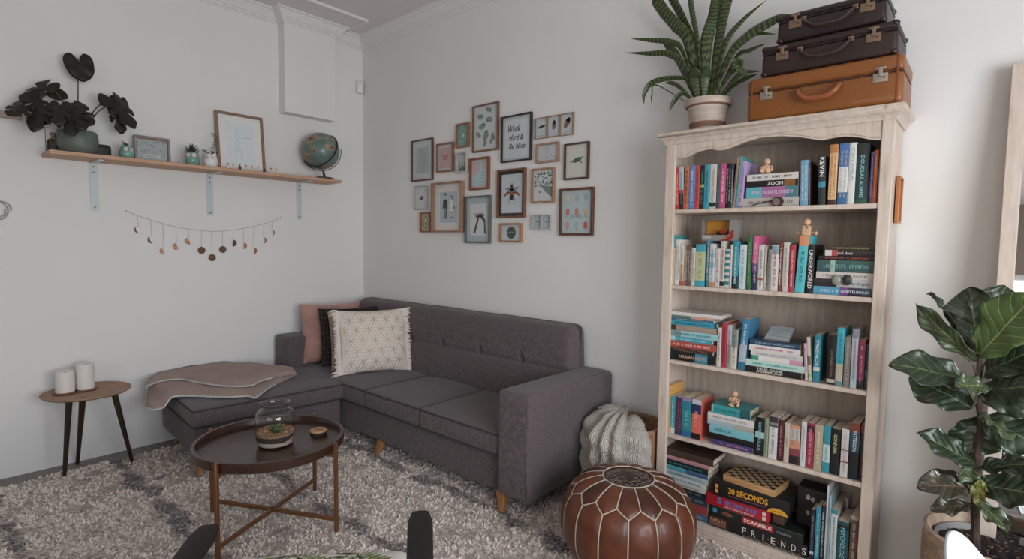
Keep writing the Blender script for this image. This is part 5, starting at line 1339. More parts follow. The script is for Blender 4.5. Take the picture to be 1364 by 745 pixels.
ztop0 = stack(0, [
 ('A',780,1000,346,404,'white book','d5d1cc',B_(kr='B',xr=0,tcol='55504c')),
 ('A',775,1000,406,462,'black book titled ZOOM','1d1a19',B_(title='ZOOM',tcol='e8e5e0',tf=(.34,.62),bands=((.05,.32,'3a2a1c'),))),
 ('A',772,1000,466,562,'pink and teal book','a9679a',B_(bands=((.0,.28,'3f7f88'),(.68,1,'4fb3c0')),tcol='d6bcd6',rows=1)),
 ('A',735,1000,570,650,'pale speckled book','b9b2ac',B_(tcol='6a5a66'))] if False else [
 ('A',780,1238,346,404,'white book','d5d1cc',B_(tcol='55504c',yr=420)),
 ('A',775,1238,406,462,'black book titled ZOOM','1d1a19',B_(title='ZOOM',tcol='e8e5e0',tf=(.42,.72),bands=((.05,.26,'8a5a24'),),yr=450)),
 ('A',772,1234,466,562,'pink and teal book','a9679a',B_(bands=((.0,.22,'3f7f88'),(.68,1,'4fb3c0')),tcol='d6bcd6',yr=520)),
 ('A',737,1245,570,650,'pale speckled book','b9b2ac',B_(tcol='6a5a66',yr=600))], 'middle')
# ---- second shelf
standing(1, [
 ('C',90,117,187,103,'teal and tan book','2a9a9c',B_(bands=((.0,.76,'c9a77e'),),d=.15)),
 ('C',119,158,222,137,'tall white book, blue marks','d9d6d1',B_(tcol='5b7f97',rows=2)),
 ('C',160,194,262,178,'cream and peach book','d6b496',B_(bands=((.0,.10,'c05a30'),(.5,1,'d9cfc2')),tcol='4d3a2e')),
 ('C',196,213,270,212,'thin brown book','9a8272'),
 ('C',215,257,278,228,'brown marbled book','6d5a50',B_(tcol='cdbfae',rows=3)),
 ('C',259,290,293,272,'small white book','d3ccc5',B_(tcol='857b74')),
 ('C',293,376,262,306,'turquoise and cream map book','22a5b5',B_(bands=((.14,.82,'b9c493'),),tcol='a8883c',rows=1,tf=(.2,.8))),
 ('C',386,412,232,402,'tall steel blue book','3d6f86',B_(bands=((.9,1,'2a94ab'),),d=.15)),
 ('C',415,460,258,432,'white book with pale scene','c9cfcf',B_(bands=((.0,.12,'c98a52'),(.45,.58,'8fb6c0'),(.7,.78,'8fb6c0')),tcol='6f8b95')),
 ('C',464,504,300,478,'white book with pink title','cfc9c4',B_(tcol='b5506a')),
 ('C',506,544,235,524,'white and black book','c9c2bb',B_(bands=((.04,.13,'2b2927'),),tcol='8f3b3b')),
 ('C',546,587,305,553,'teal and white striped book','cfc9be',B_(bands=tuple((.08+.16*i,.17+.16*i,'2f7d8c') for i in range(6)),title=None)),
 ('C',590,607,265,603,'slim cream book','cbc2ba'),
 ('C',612,662,235,636,'teal book with dark foot','1c93a8',B_(bands=((.0,.26,'1d2c36'),),tcol='bfe0e4')),
 ('C',671,729,265,690,'ice blue book','c4d4dc',B_(tcol='6a8396')),
 ('C',733,775,193,756,'tall green book','2f6b3a',B_(tcol='8fb98a',d=.15)),
 ('C',781,829,193,800,'tall pink to navy book','d6508f',B_(bands=((.0,.34,'2c2f58'),(.34,.5,'6a4a86')),tcol='e9c3d6',d=.15)),
 ('C',833,881,265,850,'white book with orange emblem','d0ccc7',B_(bands=((.22,.27,'b0603a'),),tcol='6a625c')),
 ('C',883,903,280,906,'slim beige book','b0a193'),
 ('C',905,938,305,932,'grey book','8b8580',B_(tcol='4e4a48')),
 ('D',37,98,268,58,'white book with red script','d3d0cd',B_(bands=((.8,.98,'7fa3ad'),),tcol='b8324c',rows=1,sw=.8)),
 ('D',100,130,245,132,'rust brown book','7d3c26'),
 ('D',136,185,245,168,'ivory book','c8c2ba',B_(tcol='8d857c')),
 ('D',191,239,265,222,'crimson book','b02a3f',B_(tcol='e6c8c8')),
 ('D',246,326,192,296,'thick aqua book with orange top','3cc0c9',B_(bands=((.825,1,'e08a5c'),),tcol='1f5f66',tf=(.25,.8),d=.14)),
 ('D',342,404,262,376,'black book with white title','232121',B_(title='UNDER|WORLD'.split('|')[0]+'WORLD',tcol='e0dedb',tf=(.12,.9),sw=.6))])
z1 = stack(1, [
 ('D',512,945,262,296,'olive dark book','3d3a2a',B_(tcol='b9a06a',yr=300)),
 ('D',512,950,300,350,'dark book, red fading spine','2b2524',B_(title='red dust',tcol='c9b8b4',tf=(.25,.56),sw=.5,bands=((.86,1,'d6d0cc'),(.74,.86,'b5443f')),yr=350)),
 ('D',455,950,356,392,'black red-lettered book','1c1918',B_(tcol='b5483c',yr=400)),
 ('D',442,950,397,497,'deep sea green book','2f5a58',B_(bands=((.68,.76,'9fb8b0'),),tcol='6fa39b',yr=460)),
 ('D',434,952,500,558,'off white book','cdc5bd',B_(tcol='8d8279',yr=540)),
 ('D',415,948,562,628,'black and grey book','b5b3b5',B_(bands=((.62,1,'2a282c'),),title='ghosts of god',tcol='343638',tf=(.48,.9),sw=.5,yr=600)),
 ('D',410,945,632,700,'blue violet galaxy book','2d2440',B_(bands=((.55,1,'3f9fc0'),(.42,.56,'7a3f86'),(.0,.2,'244a63')),tcol='c7d6e0',yr=660))], 'right', x_shift=.0)
# ---- third shelf
stack(2, [
 ('E',84,548,78,108,'white notebook','dad6d2',B_(title=None,yr=128)),
 ('E',84,478,113,134,'thin green and peach book','5f7f68',B_(bands=((.0,.5,'cf9f82'),),title=None,yr=160)),
 ('E',84,476,136,158,'blue book','23699b',B_(tcol='cdbb7c',yr=180)),
 ('E',80,508,162,204,'teal book with wavy edge','1f9ab3',B_(bands=((.0,.05,'174a58'),),tcol='145c6e',yr=220)),
 ('E',84,500,208,256,'beige speckled book','a3917f',B_(bands=((.86,1,'3a3330'),),title=None,yr=270)),
 ('E',78,525,262,316,'pale aqua book','8fc6cc',B_(bands=((.72,.75,'d9d3cc'),(.75,1,'7d9a97')),tcol='2f8d9c',yr=330)),
 ('E',78,465,320,358,'turquoise book','1ea0b4',B_(bands=((.86,1,'9fd0d4'),),tcol='c9e3e6',yr=378)),
 ('E',70,500,362,418,'brick red book','b4473a',B_(tcol='ead6cc',yr=445)),
 ('E',70,470,424,462,'black mottled book','2c2a28',B_(tcol='a06a50',rows=2,yr=490)),
 ('E',68,495,468,545,'black book with tan capitals','191a1c',B_(title='MARIAN KEYES',tcol='c9a183',tf=(.24,.82),sw=.4,bands=((.16,.42,'2a86a0'),),yr=550))], 'left')
standing(2, [
 ('E',502,538,250,542,'white book','d3cec8',B_(tcol='6f6963',up=1)),
 ('E',540,589,205,586,'red book','b3283f',B_(tcol='2b1216',up=1,sw=.7)),
 ('E',591,629,225,634,'grey brown book','9c918a',B_(bands=((.55,1,'b5b0b8'),),tcol='55607a',up=1)),
 ('E',630,680,270,668,'ivory book with sketch','cfc8bb',B_(bands=((.55,1,'7f8f8a'),),tcol='4d4a44',up=1)),
 ('E',692,754,170,742,'blue sky book, leaning','2a7fa8',B_(bands=((.16,.5,'a9b6c4'),(.0,.14,'1c6f92')),tcol='d9e6ec',tf=(.1,.5)))], 'left book stack')
stack(2, [
 ('E',805,1254,360,402,'navy book','27486a',B_(tcol='a9c0d0',yr=415)),
 ('E',800,1258,394,448,'white pink-lettered book','dcd7d4',B_(tcol='c0577a',yr=470)),
 ('E',812,1280,450,492,'white grey-titled book','cfcbc8',B_(tcol='8aa0a8',yr=525)),
 ('E',822,1275,496,536,'white and pink book','e0dcd6',B_(bands=((.0,.24,'d58fae'),(.86,1,'2f9a7c')),title=None,yr=560)),
 ('E',767,1298,540,596,'mint green book','b5d6cc',B_(tcol='3aa3a0',yr=620)),
 ('E',757,1272,600,655,'black book, two white lines','1c1a1a',B_(title='TRUE CRIME|ANDREW KLAVAN',tcol='dedad5',tf=(.22,.68),sw=.8,yr=640))], 'middle')
standing(2, [
 ('F',352,378,322,342,'thin pink spotted book','d3b3c0',B_(tcol='c05a86')),
 ('F',384,412,267,368,'cream and blue book','cfc6b5',B_(bands=((.36,.58,'7a6a55'),(.10,.18,'8fc45a')),title=None)),
 ('F',421,478,237,405,'teal book, spaced capitals','1688a0',B_(title='FRIENDS',tcol='d9e9ea',tf=(.12,.66),sw=.5,bands=((.24,.32,'d9d3cc'),),up=1)),
 ('F',545,618,240,545,'thick black book','201a18',B_(title='THE WINNER STANDS',tcol='8d8379',tf=(.3,.85),sw=.3,bands=((.04,.11,'c9b9a5'),),up=1,d=.15)),
 ('F',622,686,180,636,'tall turquoise and cream book','1fb3c9',B_(bands=((.0,.38,'cfc3ad'),(.0,.08,'5f9a9c')),tcol='12798a',up=1,tf=(.08,.6),d=.14)),
 ('F',695,748,262,714,'taupe grey book','8d867e',B_(tcol='cfc9c2',up=1)),
 ('F',756,812,193,784,'white book with blue foot','cfd3da',B_(bands=((.86,1,'8a93a8'),(.0,.28,'b9d3de')),tcol='7f6a9a',up=1,d=.14)),
 ('F',816,878,290,838,'magenta book','a3245f',B_(bands=((.0,.18,'2a1a22'),),tcol='e0b0c8',up=1)),
 ('F',884,938,335,900,'dark slate book by post','22343c',B_(bands=((.3,.42,'3f6f80'),),tcol='7f949c',up=1))], 'middle book stack')
# ---- fourth shelf
standing(3, [
 ('G',62,103,82,84,'yellow orange tall book','e0a13c',B_(tcol='6a3a1e',up=1,d=.15)),
 ('G',106,143,172,120,'teal book with white foot','1c9fb0',B_(bands=((.0,.16,'cfd3d0'),),tcol='d0e6e6',up=1)),
 ('G',145,194,180,165,'purple patterned book','3d3558',B_(tcol='a8505a',rows=3,up=1)),
 ('G',198,275,182,216,'thick teal green book','178c94',B_(bands=((.92,1,'9c7fae'),(.68,.92,'1b7f9a'),(.0,.16,'1d6a9c')),tcol='6fc0bd',tf=(.35,.7),up=1,d=.15)),
 ('G',282,356,198,302,'thick coral and navy book','e0604f',B_(bands=((.88,1,'b9c4cc'),(.64,.88,'25305a'),(.0,.15,'241c1c')),tcol='e8b0a0',tf=(.3,.65),up=1,d=.15))])
zst = stack(3, [
 ('G',452,770,240,312,'bright teal book','1c9c9f',B_(bands=((.0,.25,'0f5a60'),(.96,1,'8fc9c4')),tcol='0f6a70',yr=330,hard=True)),
 ('G',420,805,314,370,'white book, grey title','d6d1cd',B_(tcol='7d8a92',yr=395)),
 ('G',418,796,374,414,'pale blue grey book','9fb8bf',B_(bands=((.0,.4,'a8a79a'),),title=None,yr=450)),
 ('G',435,800,422,488,'aqua book, dark capitals','6fbcc6',B_(title='FRENCH',tcol='2f6f7c',tf=(.12,.5),sw=.45,yr=500)),
 ('G',415,800,492,540,'black slip case','1a1614',B_(title=None,yr=560)),
 ('G',460,790,545,588,'purple book','3f3a78',B_(tcol='d98a9a',yr=620))], 'middle')
standing(3, [
 ('H',27,95,200,30,'black book with pale band','17191a',B_(bands=((.46,.62,'9fc4c0'),),tcol='7fb0b5',up=1)),
 ('H',97,125,212,99,'sage green book','8f9a80',B_(tcol='5a6650',up=1)),
 ('H',130,194,195,134,'white book with photo head','d3cfce',B_(bands=((.76,1,'3a3030'),(.80,.86,'8f8a88')),tcol='5c6a7a',up=1)),
 ('H',200,242,222,206,'maroon book','521c28',B_(tcol='c98a8f',up=1)),
 ('H',247,286,245,249,'cream book','c4b6a2',B_(title='m',tcol='7d6f5f',up=1,tf=(.35,.6))),
 ('H',288,364,262,296,'orange and purple sunset book','d98a62',B_(bands=((.0,.22,'2a1c24'),(.22,.4,'8a3a46'),(.62,.92,'c9b9a8')),tcol='5a8a9c',rows=2,tf=(.1,.5),up=1)),
 ('H',373,412,235,379,'white and blue slim book','cdd2d3',B_(tcol='7f8f98',up=1)),
 ('H',416,470,248,426,'crimson book, dark bird','a02444',B_(bands=((.8,.95,'4a1020'),),tcol='e0a8b8',up=1)),
 ('H',475,537,258,485,'beige book','b5a283',B_(tcol='e0d6c2',up=1,rows=1,sw=.7)),
 ('H',541,594,268,554,'teal and white banded book','1b93a3',B_(bands=((.22,.60,'bfd8d6'),),tcol='3a8d96',tf=(.45,.75),up=1)),
 ('H',598,668,290,612,'black book, yellow capitals','17171a',B_(title='GONE GIRL',tcol='c9c48a',tf=(.12,.55),sw=.4,up=1)),
 ('H',677,733,292,692,'white book, red specks','d6cfcd',B_(bands=((.30,.33,'8a2f3f'),(.55,.57,'8a2f3f')),tcol='a89a98',up=1)),
 ('H',740,813,245,757,'navy book, white capitals','15222e',B_(title='PATTERSON',tcol='dcdcda',tf=(.14,.5),sw=.42,bands=((.84,1,'8a3a22'),(.5,.84,'23506a'),(.14,.4,'1a1a20')),up=1)),
 ('H',820,866,262,834,'dark book, red head','231c1c',B_(bands=((.86,1,'8a2a2a'),),tcol='8a827c',up=1))], 'middle book stack')
# ---- bottom shelf
stack(4, [
 ('I',95,385,22,66,'old dark brown album','4a382c',B_(title=None,yr=120,ya=385,d=.17,hard=True)),
 ('I',85,362,68,92,'thin pink book','b9808a',B_(title=None,yr=135)),
 ('I',72,352,96,132,'black book, teal lettering','1d2122',B_(tcol='3f8f92',yr=170)),
 ('I',75,350,135,163,'teal and blue book','3aa0b0',B_(bands=((.0,.5,'3f5f86'),),title=None,yr=200)),
 ('I',70,350,167,200,'light grey blue book','a9bcc0',B_(tcol='6f8a92',yr=238)),
 ('I',70,338,205,236,'white aqua-titled book','d0d2cf',B_(tcol='3a9aa8',yr=260)),
 ('I',72,336,240,266,'ivory thin book','cbc6be',B_(tcol='8a8580',yr=300)),
 ('I',85,340,272,303,'black green book','1b2a2a',B_(tcol='7d8a86',yr=325)),
 ('I',100,350,306,352,'dark blue grey book','2d3d48',B_(title='m',tcol='7f8f98',yr=365)),
 ('I',100,350,355,408,'teal and red book','1c8fa3',B_(bands=((.0,.22,'a83a3c'),(.22,.4,'a83a3c')),title=None,yr=395)),
 ('I',100,350,412,452,'steel blue book','3f7088',B_(title='m',tcol='a9c0c9',yr=440))], 'left')
standing(4, [
 ('J',396,424,400,396,'navy and white book','1f2c3a',B_(bands=((.12,.18,'d3d6d8'),),tcol='8f9aa2',up=1,d=.15)),
 ('J',430,462,380,430,'bright teal slim book','1d92a8',B_(tcol='bfe0e4',up=1,d=.15)),
 ('J',466,491,370,468,'charcoal slim book','2a2a33',B_(up=1)),
 ('J',495,508,235,500,'white magazine','c4cbd3',B_(title=None,up=1,d=.2)),
 ('J',510,529,300,512,'pale aqua slim book','8fb3b8',B_(tcol='4a7078',up=1)),
 ('J',532,574,400,540,'white book with aqua text','d0d6d4',B_(tcol='2f8f9c',bands=((.93,1,'2a8a98'),),up=1)),
 ('J',578,655,478,588,'teal book, large pale capitals','17525c',B_(title='PSYCHOLOGY',tcol='8fc9c9',tf=(.12,.8),sw=.45,bands=((.84,.93,'1a2426'),),up=1)),
 ('J',664,715,445,690,'brown book, pale head','6a4d3e',B_(bands=((.93,1,'a89a90'),(.1,.22,'2c1c18')),tcol='d0b8a8',up=1)),
 ('J',720,745,420,735,'narrow black book','1a1616',B_(title=None,up=1))], 'board game boxes')
# two small books lying on the PSYCHOLOGY book's top edge: standing behind it
def behind(k, a, b, yt, desc, col, zb, **o):
    p = bk(k, a, yt, YS+.155); q = bk(k, b, yt, YS+.155); h = p.z-SH[4]-.0005
    M = T((p.x+q.x)/2, YS+.16, SH[4]+.0004); make_book('%s, bottom shelf, behind the teal book with large capitals' % desc, M, q.x-p.x, h, .075, col, group='books on the bottom shelf', seed=len(allb), **o)
behind('J', 600, 628, 325, 'turquoise book head', '3fb0c0', 0, title='m', tf=(.02,.3), tcol='d6e8ea'); behind('J', 632, 668, 325, 'pale pink book head', 'd3bcc4', 0, title='m', tf=(.02,.3), tcol='6a5a60')

# ---- games on the bottom shelf
def box_quad(name, label, k, TLp, TRp, BLp, BRp, col, d, parts, yaw=0., z0=None, Y=YS-.004, lid=.6, lidcol=None, group='board games on the bottom shelf', cat='board game'):
    tl, tr, bl, br = [bk(k, *p, Y) for p in (TLp, TRp, BLp, BRp)]
    x0, x1 = (tl.x+bl.x)/2, (tr.x+br.x)/2; h = ((tl.z-bl.z)+(tr.z-br.z))/2; zb = z0 if z0 is not None else (bl.z+br.z)/2
    g_ = thing(name, label, cat, M=T((x0+x1)/2, Y, zb) @ RZ(yaw), group=group); w = x1-x0
    mb = MB(); mb.rbox(-w/2, w/2, 0, d, h*(1-lid)*.0+0, h, .002, seg=(1, 1, 1)); mb.build('box', mat('card_'+col, col, .5, bump=(20, .05)), g_, smooth=40)
    parts(g_, w, h, d); return zb+h, (x0, x1), h
def face(M=None): return Matrix(((1, 0, 0, 0), (0, 0, -1, -.0007), (0, 1, 0, 0), (0, 0, 0, 1)))      # text plane -> front face
def put(g_, mb, name, c): mb.v = [tuple(face() @ Vector(v)) for v in mb.v]; mb.build(name, plain(c, .5), g_, smooth=0)
def rect(x0, x1, y0, y1, z=0.): return poly([(x0, y0), (x1, y0), (x1, y1), (x0, y1)], z)
def p_friends(g_, w, h, d):
    put(g_, rect(-w*.5+.004, -w*.30, h*.12, h*.90), 'photo_panel', '54372c')
    r = random.Random(1); mb = MB(); m2 = MB()
    for i in range(6): x = -w*.475+w*.030*i; mb = join(mb, ell(x, h*.66-(i % 2)*h*.08, w*.011, h*.10, 12, z=.0004)); m2 = join(m2, poly([(x-w*.014, h*.14), (x+w*.014, h*.14), (x+w*.012, h*.54), (x-w*.012, h*.54)], .0003))
    put(g_, mb, 'photo_faces', 'b98a70'); put(g_, m2, 'photo_clothes', '7d5648')
    T_ = MB(); xs_ = [-.115+.098*i for i in range(7)]
    for c, x in zip('FRIENDS', xs_): T_ = join(T_, text_mb(c, w*.042 if c != 'I' else w*.010, h*.52, 0, bold=.0, M=T(x*w, h*.54, .0002)))
    put(g_, T_, 'lettering', 'dcd8d3')
    for x, c in zip(xs_, ('b5443a', '3f8fa8', 'c9a545', 'b5443a', 'c9a545', '3f8fa8')): put(g_, ell((x+.049)*w, h*.50, w*.004, w*.004, 10, z=.0002), 'dot', c)
    put(g_, stroke([(-w*.12+.0035*i, h*.13+.0014*math.sin(i*2.2)) for i in range(int(w*.58/.0035))], .0010, .0002), 'small_lettering', 'a8a29c')
def p_scr(g_, w, h, d):
    put(g_, rect(-w*.14, w*.20, h*.22, h*.86), 'red_label', 'b02a30'); put(g_, text_mb('SCRABBLE', w*.30, h*.36, 0, bold=.03, M=T(w*.03, h*.54, .0004)), 'lettering', 'e6e0da')
    put(g_, rect(-w*.48, -w*.43, h*.35, h*.8), 'maker_badge', '4a8ab0'); put(g_, text_mb('ORIGINAL', w*.15, h*.20, 0, M=T(w*.31, h*.45, .0002)), 'small_lettering', 'a9b0a8')
    put(g_, ell(-w*.31, h*.52, w*.065, h*.22, 16, z=.0002), 'round_badge', '6a5a3a'); put(g_, ell(-w*.31, h*.52, w*.035, h*.13, 16, z=.0004), 'badge_centre', 'a03030')
    put(g_, rect(-w*.5, w*.5, h*.94, h*.985), 'green_edge', '2f5f4a')
def p_five(g_, w, h, d):
    put(g_, text_mb('5', w*.075, h*.55, 0, bold=.03, M=T(-w*.28, h*.60, .0002)), 'lettering', '5a78b8')
    put(g_, text_mb('SECOND RULE', w*.50, h*.36, 0, bold=.03, M=T(w*.06, h*.58, .0002)), 'lettering', '5a78b8')
    put(g_, text_mb('SOUTH AFRICAN EDITION', w*.46, h*.15, 0, bold=.01, M=T(w*.04, h*.22, .0002)), 'small_lettering', 'ead9d4')
    put(g_, join(rect(w*.40, w*.455, h*.52, h*.82, .0002), rect(w*.40, w*.455, h*.14, h*.44, .0002)), 'icons', 'dccfca')
def p_thirty(g_, w, h, d):
    put(g_, text_mb('30 SECONDS', w*.52, h*.42, 0, bold=.03, M=T(-w*.02, h*.58, .0002)), 'lettering', 'dca03a')
    put(g_, stroke([(-w*.28+.0035*i, h*.24+.0014*math.sin(i*2.2)) for i in range(int(w*.5/.0035))], .0012, .0002), 'small_lettering', '9c4a6a')
    put(g_, join(rect(-w*.46, -w*.42, h*.56, h*.80, .0002), rect(-w*.46, -w*.42, h*.22, h*.46, .0002)), 'icons', 'd99a3a')
    put(g_, poly([(w*.36+w*.125*math.cos(a), h*.02+h*.36*math.sin(a)) for a in [PI*k/20 for k in range(21)]], .0002), 'yellow_badge', 'd99f35')
    put(g_, stroke([(w*.29+.0035*i, h*.17+.002*math.sin(i*2.2)) for i in range(int(w*.14/.0035))], .0012, .0006), 'badge_lettering', '8a5a1c')
zf, xf, hf = box_quad('board_game_box', 'long black board game box with spaced white letters and group photo, lowest of the games', 'I', (358,455), (985,668), (355,525), (985,752), '191716', .20, p_friends, z0=SH[4]+.0005)
zs, xs_f, hs = box_quad('board_game_box', 'dark green board game box with a red label, second from the bottom', 'I', (372,395), (960,575), (372,452), (957,640), '1c211e', .19, p_scr, z0=zf+.0006)
z5, x5, h5 = box_quad('board_game_box', 'red board game box with blue lettering, between two dark boxes', 'I', (342,298), (745,424), (342,368), (740,500), 'a81f2c', .19, p_five, z0=zs+.0006)
z3, x3, h3 = box_quad('board_game_box', 'black board game box with yellow lettering under the chessboard', 'I', (385,197), (880,345), (380,285), (866,448), '1a1817', .20, p_thirty, z0=z5+.0006, Y=YS-.008)
# wooden support block seen under the right end of the 30 SECONDS box
pk = bk('I', 800, 470, YS+.02); p0_ = bk('I', 762, 470, YS+.02); p1_ = bk('I', 838, 480, YS+.02)
wb = thing('wooden_box', 'small brown wooden box between two dark game boxes, right of the red one', 'box', ((p0_.x+p1_.x)/2, YS+.02, zs+.0006))
hw_ = (p1_.x-p0_.x)/2; hb_ = z5-zs-.0006
MB().rbox(-hw_, hw_, 0, .14, 0, hb_*.6, .002, seg=(1, 1, 1)).build('body', wood('brown_box_wood', '5d4434', '46332a', .6, 'x', 6), wb); MB().rbox(-hw_-.001, hw_+.001, -.001, .141, hb_*.6+.0005, hb_, .002, seg=(1, 1, 1)).build('lid', wood('brown_box_wood', '5d4434', '46332a'), wb)
# chessboard box on top, turned a little
cbc = bk('I', 640, 180, YS+.06)
ch = thing('chessboard_box', 'folding wooden chessboard box lying on the yellow-lettered game box', 'chess set', M=T((x3[0]+x3[1])/2-.012, YS+.006, z3+.0006) @ RZ(-.10), group=None)
CW, CDp, CHt = .235, .17, .030
MB().rbox(-CW/2, CW/2, 0, CDp, 0, CHt, .0015, seg=(1, 1, 1)).build('wooden_case', wood('chess_maple', 'c99f72', 'b08558', .5, 'x', 8), ch)
mb = MB(); mb2 = MB(); nx_, ny_ = 10, 7
for i in range(nx_):
    for j in range(ny_):
        t_ = mb if (i+j) % 2 else mb2; a0 = -CW/2+.008+(CW-.016)*i/nx_; b0 = .008+(CDp-.016)*j/ny_
        t_.add([(a0, b0, CHt+.0003), (a0+(CW-.016)/nx_, b0, CHt+.0003), (a0+(CW-.016)/nx_, b0+(CDp-.016)/ny_, CHt+.0003), (a0, b0+(CDp-.016)/ny_, CHt+.0003)], [(0, 1, 2, 3)])
mb.build('dark_squares', plain('2a1f1a', .5), ch, smooth=0); mb2.build('light_squares', plain('b59a7a', .5), ch, smooth=0)
# dark case with white patches between the games and the upright books
e0, e1 = bk('I', 890, 400, YS+.03), bk('I', 990, 500, YS+.03)
dcx0 = max(x3[1], xs_f[1]*0+x3[1])+.004
lf = MB()
dk = thing('patchwork_case', 'dark case with a few white patches, standing between the games and the upright books', 'case', ((dcx0+3.738)/2, YS+.08, zs+.0008))
wv_ = 3.738-dcx0
MB().rbox(-wv_/2, wv_/2, 0, .10, 0, .175, .012, seg=(2, 2, 3)).build('case_body', plain('1c1817', .6), dk)
for cx, cz, a, s_ in ((-.012, .135, .3, .014), (.006, .128, -.4, .012), (-.010, .065, .9, .012), (.012, .072, .2, .014), (.016, .052, -.6, .011)):
    MB().add([(cx+s_*math.cos(a+q)*(1 if i % 2 else .55), -.0006, cz+s_*math.sin(a+q)) for i, q in enumerate((0, 1.3, 2.4, 3.6, 5.0))], [(0, 1, 2, 3, 4)]).build('white_patch', plain('a39a94', .6), dk, smooth=0)

# ---- wooden dolls
m_doll = mat('pale_doll_wood', 'd9b08e', .5, var=(20, .15))
def doll(label, loc, rz, pose):
    d = thing('wooden_doll', label, 'doll', loc, rz, group='jointed wooden dolls on the bookcase'); 
    def P(mb, n): return mb.build(n, m_doll, d, smooth=50)
    def limb(a, b, r, n='arm'): return P(MB().tube([a, Vector(a).lerp(Vector(b), .15), Vector(a).lerp(Vector(b), .85), b], [r*.8, r, r, r*.8], 10), n)
    if pose == 'sit':
        P(MB().rbox(-.014, .014, -.009, .009, .006, .040, .003, seg=(1, 1, 1)), 'torso'); P(MB().ball((0, 0, .057), .0135, 18), 'head'); P(MB().cyl((0, 0, .040), (0, 0, .045), .004), 'neck')
        for s_ in (-1, 1):
            limb((s_*.019, 0, .036), (s_*.021, -.008, .014), .0045); limb((s_*.009, -.006, .009), (s_*.012, -.030, .012), .006, 'leg')
            P(MB().cyl((s_*.012, -.028, .014), (s_*.012, -.034, .014), .009, .009, 14), 'foot')
        MB().ball((.002, -.0095, .031), .002, 8).build('red_dot', plain('b03a34', .5), d)
    elif pose == 'arms':
        P(MB().rbox(-.016, .016, -.010, .010, .0, .040, .002, seg=(1, 1, 1)), 'torso'); P(MB().ball((0, 0, .057), .0145, 18), 'head'); P(MB().cyl((0, 0, .04), (0, 0, .045), .004), 'neck')
        for s_ in (-1, 1):
            limb((s_*.016, 0, .012), (s_*.036, 0, .010), .0035); P(MB().cyl((s_*.036, 0, .010), (s_*.041, 0, .010), .009, .006, 12), 'hand')
            P(MB().ball((s_*.009, -.012, .036), .0062, 12), 'shoulder_ball')
    else:
        P(MB().rbox(-.012, .012, -.008, .008, .008, .040, .003, seg=(1, 1, 1)), 'torso'); P(MB().ball((0, 0, .056), .0135, 18, sc=(1, 1, 1.1)), 'head'); P(MB().cyl((0, 0, .040), (0, 0, .045), .004), 'neck')
        limb((-.016, 0, .037), (-.022, -.012, .022), .0042); limb((-.022, -.012, .022), (-.004, -.018, .026), .004, 'forearm'); limb((.016, 0, .037), (.024, -.012, .028), .0042); limb((.024, -.012, .028), (.008, -.018, .022), .004, 'forearm')
        limb((-.008, -.004, .009), (-.018, -.026, .007), .006, 'leg'); limb((-.018, -.026, .007), (.004, -.032, .006), .0055, 'leg'); limb((.008, -.004, .009), (.022, -.022, .022), .0055, 'leg'); limb((.022, -.022, .022), (.020, -.032, .006), .0055, 'leg')
        MB().ball((.005, -.0085, .030), .002, 8).build('red_dot', plain('b03a34', .5), d)
q = bk('A', 955, 350, YS+.03)
doll('wooden doll sitting on the horizontal stack of the top shelf', (q.x, YS+.032, ztop0), .15, 'sit')
q = bk('D', 350, 190, YS+.03)
doll('wooden doll with arms spread on the thick aqua book, second shelf', (q.x, YS+.03, bk('D', 330, 190, YS).z+.0015), 0, 'arms')
q = bk('G', 640, 270, YS+.04)
doll('wooden doll sitting cross legged on the fourth shelf stack', (q.x, YS+.042, zst), .1, 'cross')
# sunglasses hooked in front of the top shelf stack
gq = bk('A', 1045, 640, YS-.01)
sg_ = thing('sunglasses', 'dark round sunglasses lying in front of the top shelf book stack', 'sunglasses', (gq.x, YS-.004, SH[0]))
m_sg = plain('3a2723', .3)
for dx in (0., ): 
    for s_ in (-1, 1): MB().tube([(s_*.0+.016*math.cos(a), -.010+.004*s_*0, .020+.017*math.sin(a)) for a in [2*PI*i/24 for i in range(24)]] if s_ > 0 else [(.010+.014*math.cos(a), .0-.002, .020+.017*math.sin(a)) for a in [2*PI*i/24 for i in range(24)]], .0026, 6, closed=True).build('rim', m_sg, sg_)
MB().lathe([(0, 0), (.0155, 0), (.0155, .001), (0, .001)], 20, M=T(0, -.0105, .020) @ RX(PI/2)).build('lens', mat('mirror_lens', '9a8680', .12, .4), sg_)
MB().tube(bez([(-.016, -.008, .026), (-.04, -.006, .021), (-.08, -.004, .014), (-.105, -.003, .0035)], 14), .0022, 6).build('temple_arm', m_sg, sg_)
# pebbles in front of the second shelf stack
for (a, c, w_, h_, lab, n_) in ((607, 570, 40, 54, 'smooth pale grey green pebble leaning on the galaxy book', 'a'), (702, 572, 42, 50, 'dark banded pebble beside the pale pebble', 'b')):
    p = bk('D', a, c, YS-.012)
    pb = thing('pebble', lab, 'pebble', (p.x, YS-.010, SH[1]), group='pebbles on the second shelf')
    MB().ball((0, 0, .0), 1., 24, sc=(.0165 if n_ == 'a' else .0170, .0065, .0215)).build('stone', mat('pebble_'+n_, '8f938a' if n_ == 'a' else '34383a', .25, var=(25, .3)), pb)
    pb.location.z = p.z
